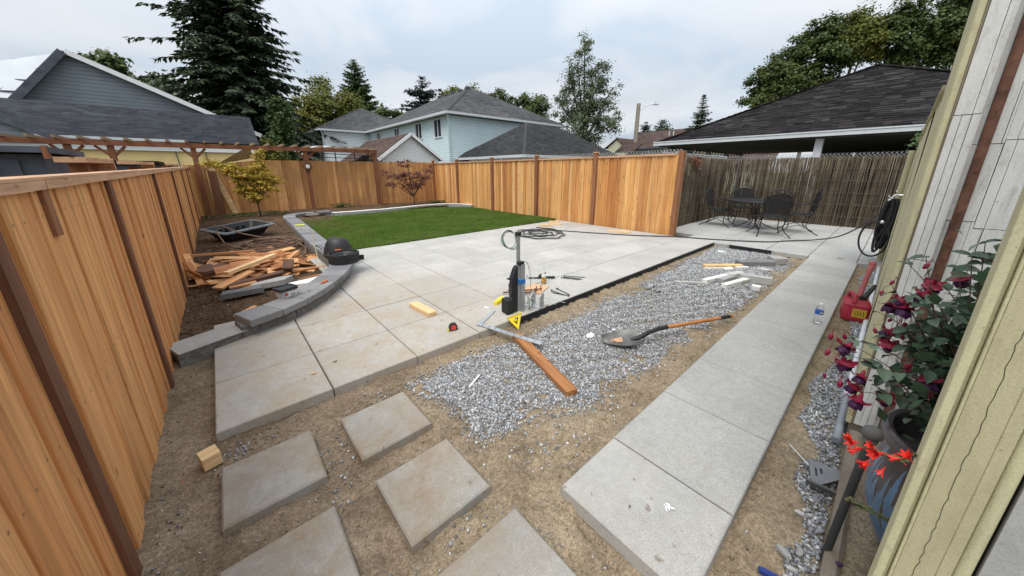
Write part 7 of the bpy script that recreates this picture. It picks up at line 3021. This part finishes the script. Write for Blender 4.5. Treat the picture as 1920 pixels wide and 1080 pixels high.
# string of bulbs
t = thing('string_lights', 'dark string of small unlit bulbs from the pergola to the shed', 'string lights', (6.6, 15.3, 2.0))
m = MB()
a_, b_ = Vector((5.05, 14.2, 2.08)), Vector((8.0, 15.9, 1.80))
pts = [a_.lerp(b_, k / 12) + Vector((0, 0, -.22 * math.sin(math.pi * k / 12) + .28 * (k > 6) * (k - 6) / 6 * 0)) for k in range(13)]
m.tube(pts, .007, 5)
part(t, 'cable', m, 'ink_black', True, world=True)
for k in range(1, 12, 2):
    m = MB()
    m.ball(pts[k] + Vector((0, 0, -.05)), .028, 7, 5, (1, 1, 1.4))
    part(t, 'bulb', m, 'label_white', True, world=True)

# house with the brown roof on the right, and the cream gable beyond
t = thing('green_house', 'pale green house with a brown gable roof left of the carport', 'house', (31.5, 13, 0))
m = MB()
m.box((33.0, 13.0, 1.55), (7.0, 8.6, 3.4))
part(t, 'wall', m, 'siding_green', world=True)
roof_faces(t, 'roof', [[(29.0, 17.8, 3.35), (29.0, 8.0, 3.35), (32.6, 8.0, 5.02), (32.6, 17.8, 5.02)], [(36.2, 17.8, 3.35), (36.2, 8.0, 3.35), (32.6, 8.0, 5.02), (32.6, 17.8, 5.02)]], 'roof_brown')
m = MB()
m.bar((28.94, 17.8, 3.28), (28.94, 8, 3.28), .10, .14)
part(t, 'gutter', m, 'roof_brown' if False else 'slate_panel', world=True)
roof_faces(t, 'porch_roof', [[(28.2, 17.9, 3.0), (28.2, 16.0, 3.0), (29.6, 16.0, 3.75), (29.6, 17.9, 3.75)]], 'roof_brown')
for a0, a1 in ((15.2, 15.8), (12.4, 13.8)):
    window(t, 'x', 29.5, a0, a1, 2.05, 3.05, -1, 1)
for y in (15.9, 15.3):
    m = MB()
    m.tube([(31.2, 14.0 + (y - 15.3) * .6, 4.2), (31.2, 14.0 + (y - 15.3) * .6, 4.75)], .05, 7)
    part(t, 'vent_pipe', m, 'gutter_white', True, world=True)
t = thing('cream_house', 'small cream gable end far behind the street lamp', 'house', (38.3, 23.6, 0))
m = MB()
m.prism([(37.6, 22.4), (41, 22.4), (41, 24.8), (37.6, 24.8)], 0, 4.2)
m.add([(37.6, 22.4, 4.2), (37.6, 24.8, 4.2), (37.6, 23.5, 5.1)], [(0, 1, 2)])
part(t, 'wall', m, 'siding_cream', world=True)
roof_faces(t, 'roof', [[(37.4, 22.2, 4.05), (37.4, 23.5, 5.2), (41, 23.5, 5.2), (41, 22.2, 4.05)], [(37.4, 25.2, 4.05), (37.4, 23.5, 5.2), (41, 23.5, 5.2), (41, 25.2, 4.05)]], 'roof_brown')

# street lamp pole
t = thing('street_lamp', 'grey wooden utility pole with a curved lamp arm behind the garage roof', 'street lamp', (30.5, 17.17, 0))
m = MB()
m.tube([(30.5, 17.17, 0), (30.5, 17.17, 7.3)], [.24, .17], 12)
part(t, 'pole', m, 'pole_wood', True, world=True)
m = MB()
m.tube([(30.5, 17.17, 6.6), (30.8, 16.75, 7.05), (31.1, 16.3, 7.2), (31.25, 16.1, 7.2)], .035, 7)
part(t, 'arm', m, 'galvanised', True, world=True)
m = MB()
m.box((31.35, 15.95, 7.18), (.30, .42, .12), Matrix.Rotation(.6, 3, 'Z'), ch=.03)
m.tube([(31.3, 16.0, 7.22), (31.3, 16.0, 7.38)], .05, 7)
part(t, 'lamp_head', m, 'galvanised', world=True)

# ------------------------------------------------------------------ carport with the black shingle roof
cp = thing('carport', 'open carport with a big black shingled hip roof and white gutter behind the reeds', 'carport', (17.6, 1.3, 0))
CX0, CX1, CY0, CY1, CE, CR_ = 12.8, 22.4, -3.7, 6.3, 2.43, 4.83
AP = Vector((17.6, 1.3, CR_))
cc = [Vector((CX0, CY1, CE)), Vector((CX0, CY0, CE)), Vector((CX1, CY0, CE)), Vector((CX1, CY1, CE))]
roof_faces(cp, 'roof_deck', [[cc[0], cc[1], AP], [cc[1], cc[2], AP], [cc[2], cc[3], AP], [cc[3], cc[0], AP]], 'roof_charcoal')


def shingle_face(a, b, apex, name):
    """courses of uneven tabs laid on one triangular slope"""
    a, b, apex = Vector(a), Vector(b), Vector(apex)
    n_ = (b - a).cross(apex - a).normalized()
    if n_.z < 0:
        n_ = -n_
    L = (b - a).length
    ev = (b - a).normalized()
    foot = a + ev * ((apex - a).dot(ev))
    upv = (apex - foot)
    S = upv.length
    upv.normalize()
    ta = (apex - a).dot(ev)
    m = MB()
    ex = .15
    c = 0
    rs_ = random.Random(4)
    while c * ex < S - .1:
        s0, s1 = c * ex - .03, min((c + 1) * ex + .05, S)
        u = (c * ex) / S
        l0, l1 = ta * u, L - (L - ta) * u
        x = l0 + (-.17 if c % 2 else -.02)
        thick = .012 + rs_.uniform(0, .006)
        while x < l1:
            wd = rs_.choice([.16, .24, .30, .33, .42])
            xa, xb = max(l0, x), min(l1, x + wd - .007)
            if xb - xa > .02:
                d0 = rs_.uniform(-.014, .012)
                th = thick + rs_.uniform(-.004, .008)
                p = [a + ev * xa + upv * (s0 + d0), a + ev * xb + upv * (s0 + d0), a + ev * xb + upv * s1, a + ev * xa + upv * s1]
                lo, hi = n_ * .004, n_ * (.004 + th)
                m.add([p[0] + lo, p[1] + lo, p[0] + hi, p[1] + hi, p[2] + n_ * .006, p[3] + n_ * .006], [(0, 1, 3, 2), (2, 3, 4, 5)])
            x += wd
        c += 1
    o = part(cp, name, m, 'shingle_dark', world=True)
    o['kind'] = 'stuff'


shingle_face(cc[0], cc[1], AP, 'shingles')
shingle_face(cc[3], cc[0], AP, 'shingles')
m = MB()
for a in (cc[0], cc[1]):
    nseg = 26
    for k in range(nseg):
        p, q = a.lerp(AP, k / nseg), a.lerp(AP, (k + 1.15) / nseg)
        m.bar(p + Vector((0, 0, .035)), q + Vector((0, 0, .02)), .22, .02)
o = part(cp, 'hip_caps', m, 'shingle_dark', world=True)
m = MB()
m.box((CX0 - .06, (CY0 + CY1) / 2, CE - .06), (.12, CY1 - CY0 + .2, .13))
m.box((CX0 - .125, (CY0 + CY1) / 2, CE - .005), (.02, CY1 - CY0 + .2, .035))
part(cp, 'gutter', m, 'gutter_white', world=True)
m = MB()
m.box(((CX0 + CX1) / 2, CY1 + .05, CE - .06), (CX1 - CX0, .1, .13))
part(cp, 'gutter', m, 'gutter_white', world=True)
for k in range(5):
    m = MB()
    m.box((CX0 + 1.0 + k * 1.9, (CY0 + CY1) / 2, CE - .15), (1.88, CY1 - CY0 - .1, .03))
    part(cp, 'ceiling_panel', m, 'ceiling_dark', world=True)
for (x, y, w2) in ((13.05, 1.72, .17), (13.05, 6.05, .14), (15.2, 6.08, .14), (17.4, 6.08, .14), (19.8, 6.08, .14), (22.2, 6.08, .14), (22.2, -3.4, .16), (13.05, -3.4, .16)):
    m = MB()
    m.box((x, y, 1.1), (w2, w2, 2.34))
    part(cp, 'column', m, 'cloth_grey' if y > 3 else 'white_trim', world=True)
m = MB()
m.bar((13.0, 6.08, 2.26), (22.3, 6.08, 2.26), .05, .07)
m.bar((13.0, 6.08, 2.02), (22.3, 6.08, 2.02), .05, .06)
for k in range(24):
    x = 13.1 + k * .385
    m.bar((x, 6.08, 2.03), (x + .22, 6.08, 2.25), .04, .03, (0, 1, 0))
part(cp, 'truss', m, 'slate_panel', world=True)
m = MB()
m.box((22.3, -.2, 1.10), (.1, 6.6, 2.42))
part(cp, 'back_wall', m, 'slate_panel', world=True)
m = MB()
m.box((16.9, -3.62, 1.1), (8.0, .1, 2.42))
part(cp, 'side_wall', m, 'slate_panel', world=True)
# low brown shed roof and cream wall seen through the carport
t = thing('far_garage', 'low brown roofed garage seen through the carport posts', 'garage', (26, 9.5, 0))
m = MB()
m.box((27.2, 9.0, .9), (2.4, 5.6, 2.0))
part(t, 'wall', m, 'siding_cream', world=True)
roof_faces(t, 'roof', [[(25.7, 8.7, 1.7), (25.7, 5.4, 1.7), (27.2, 5.4, 2.55), (27.2, 8.0, 2.55)]], 'roof_brown')
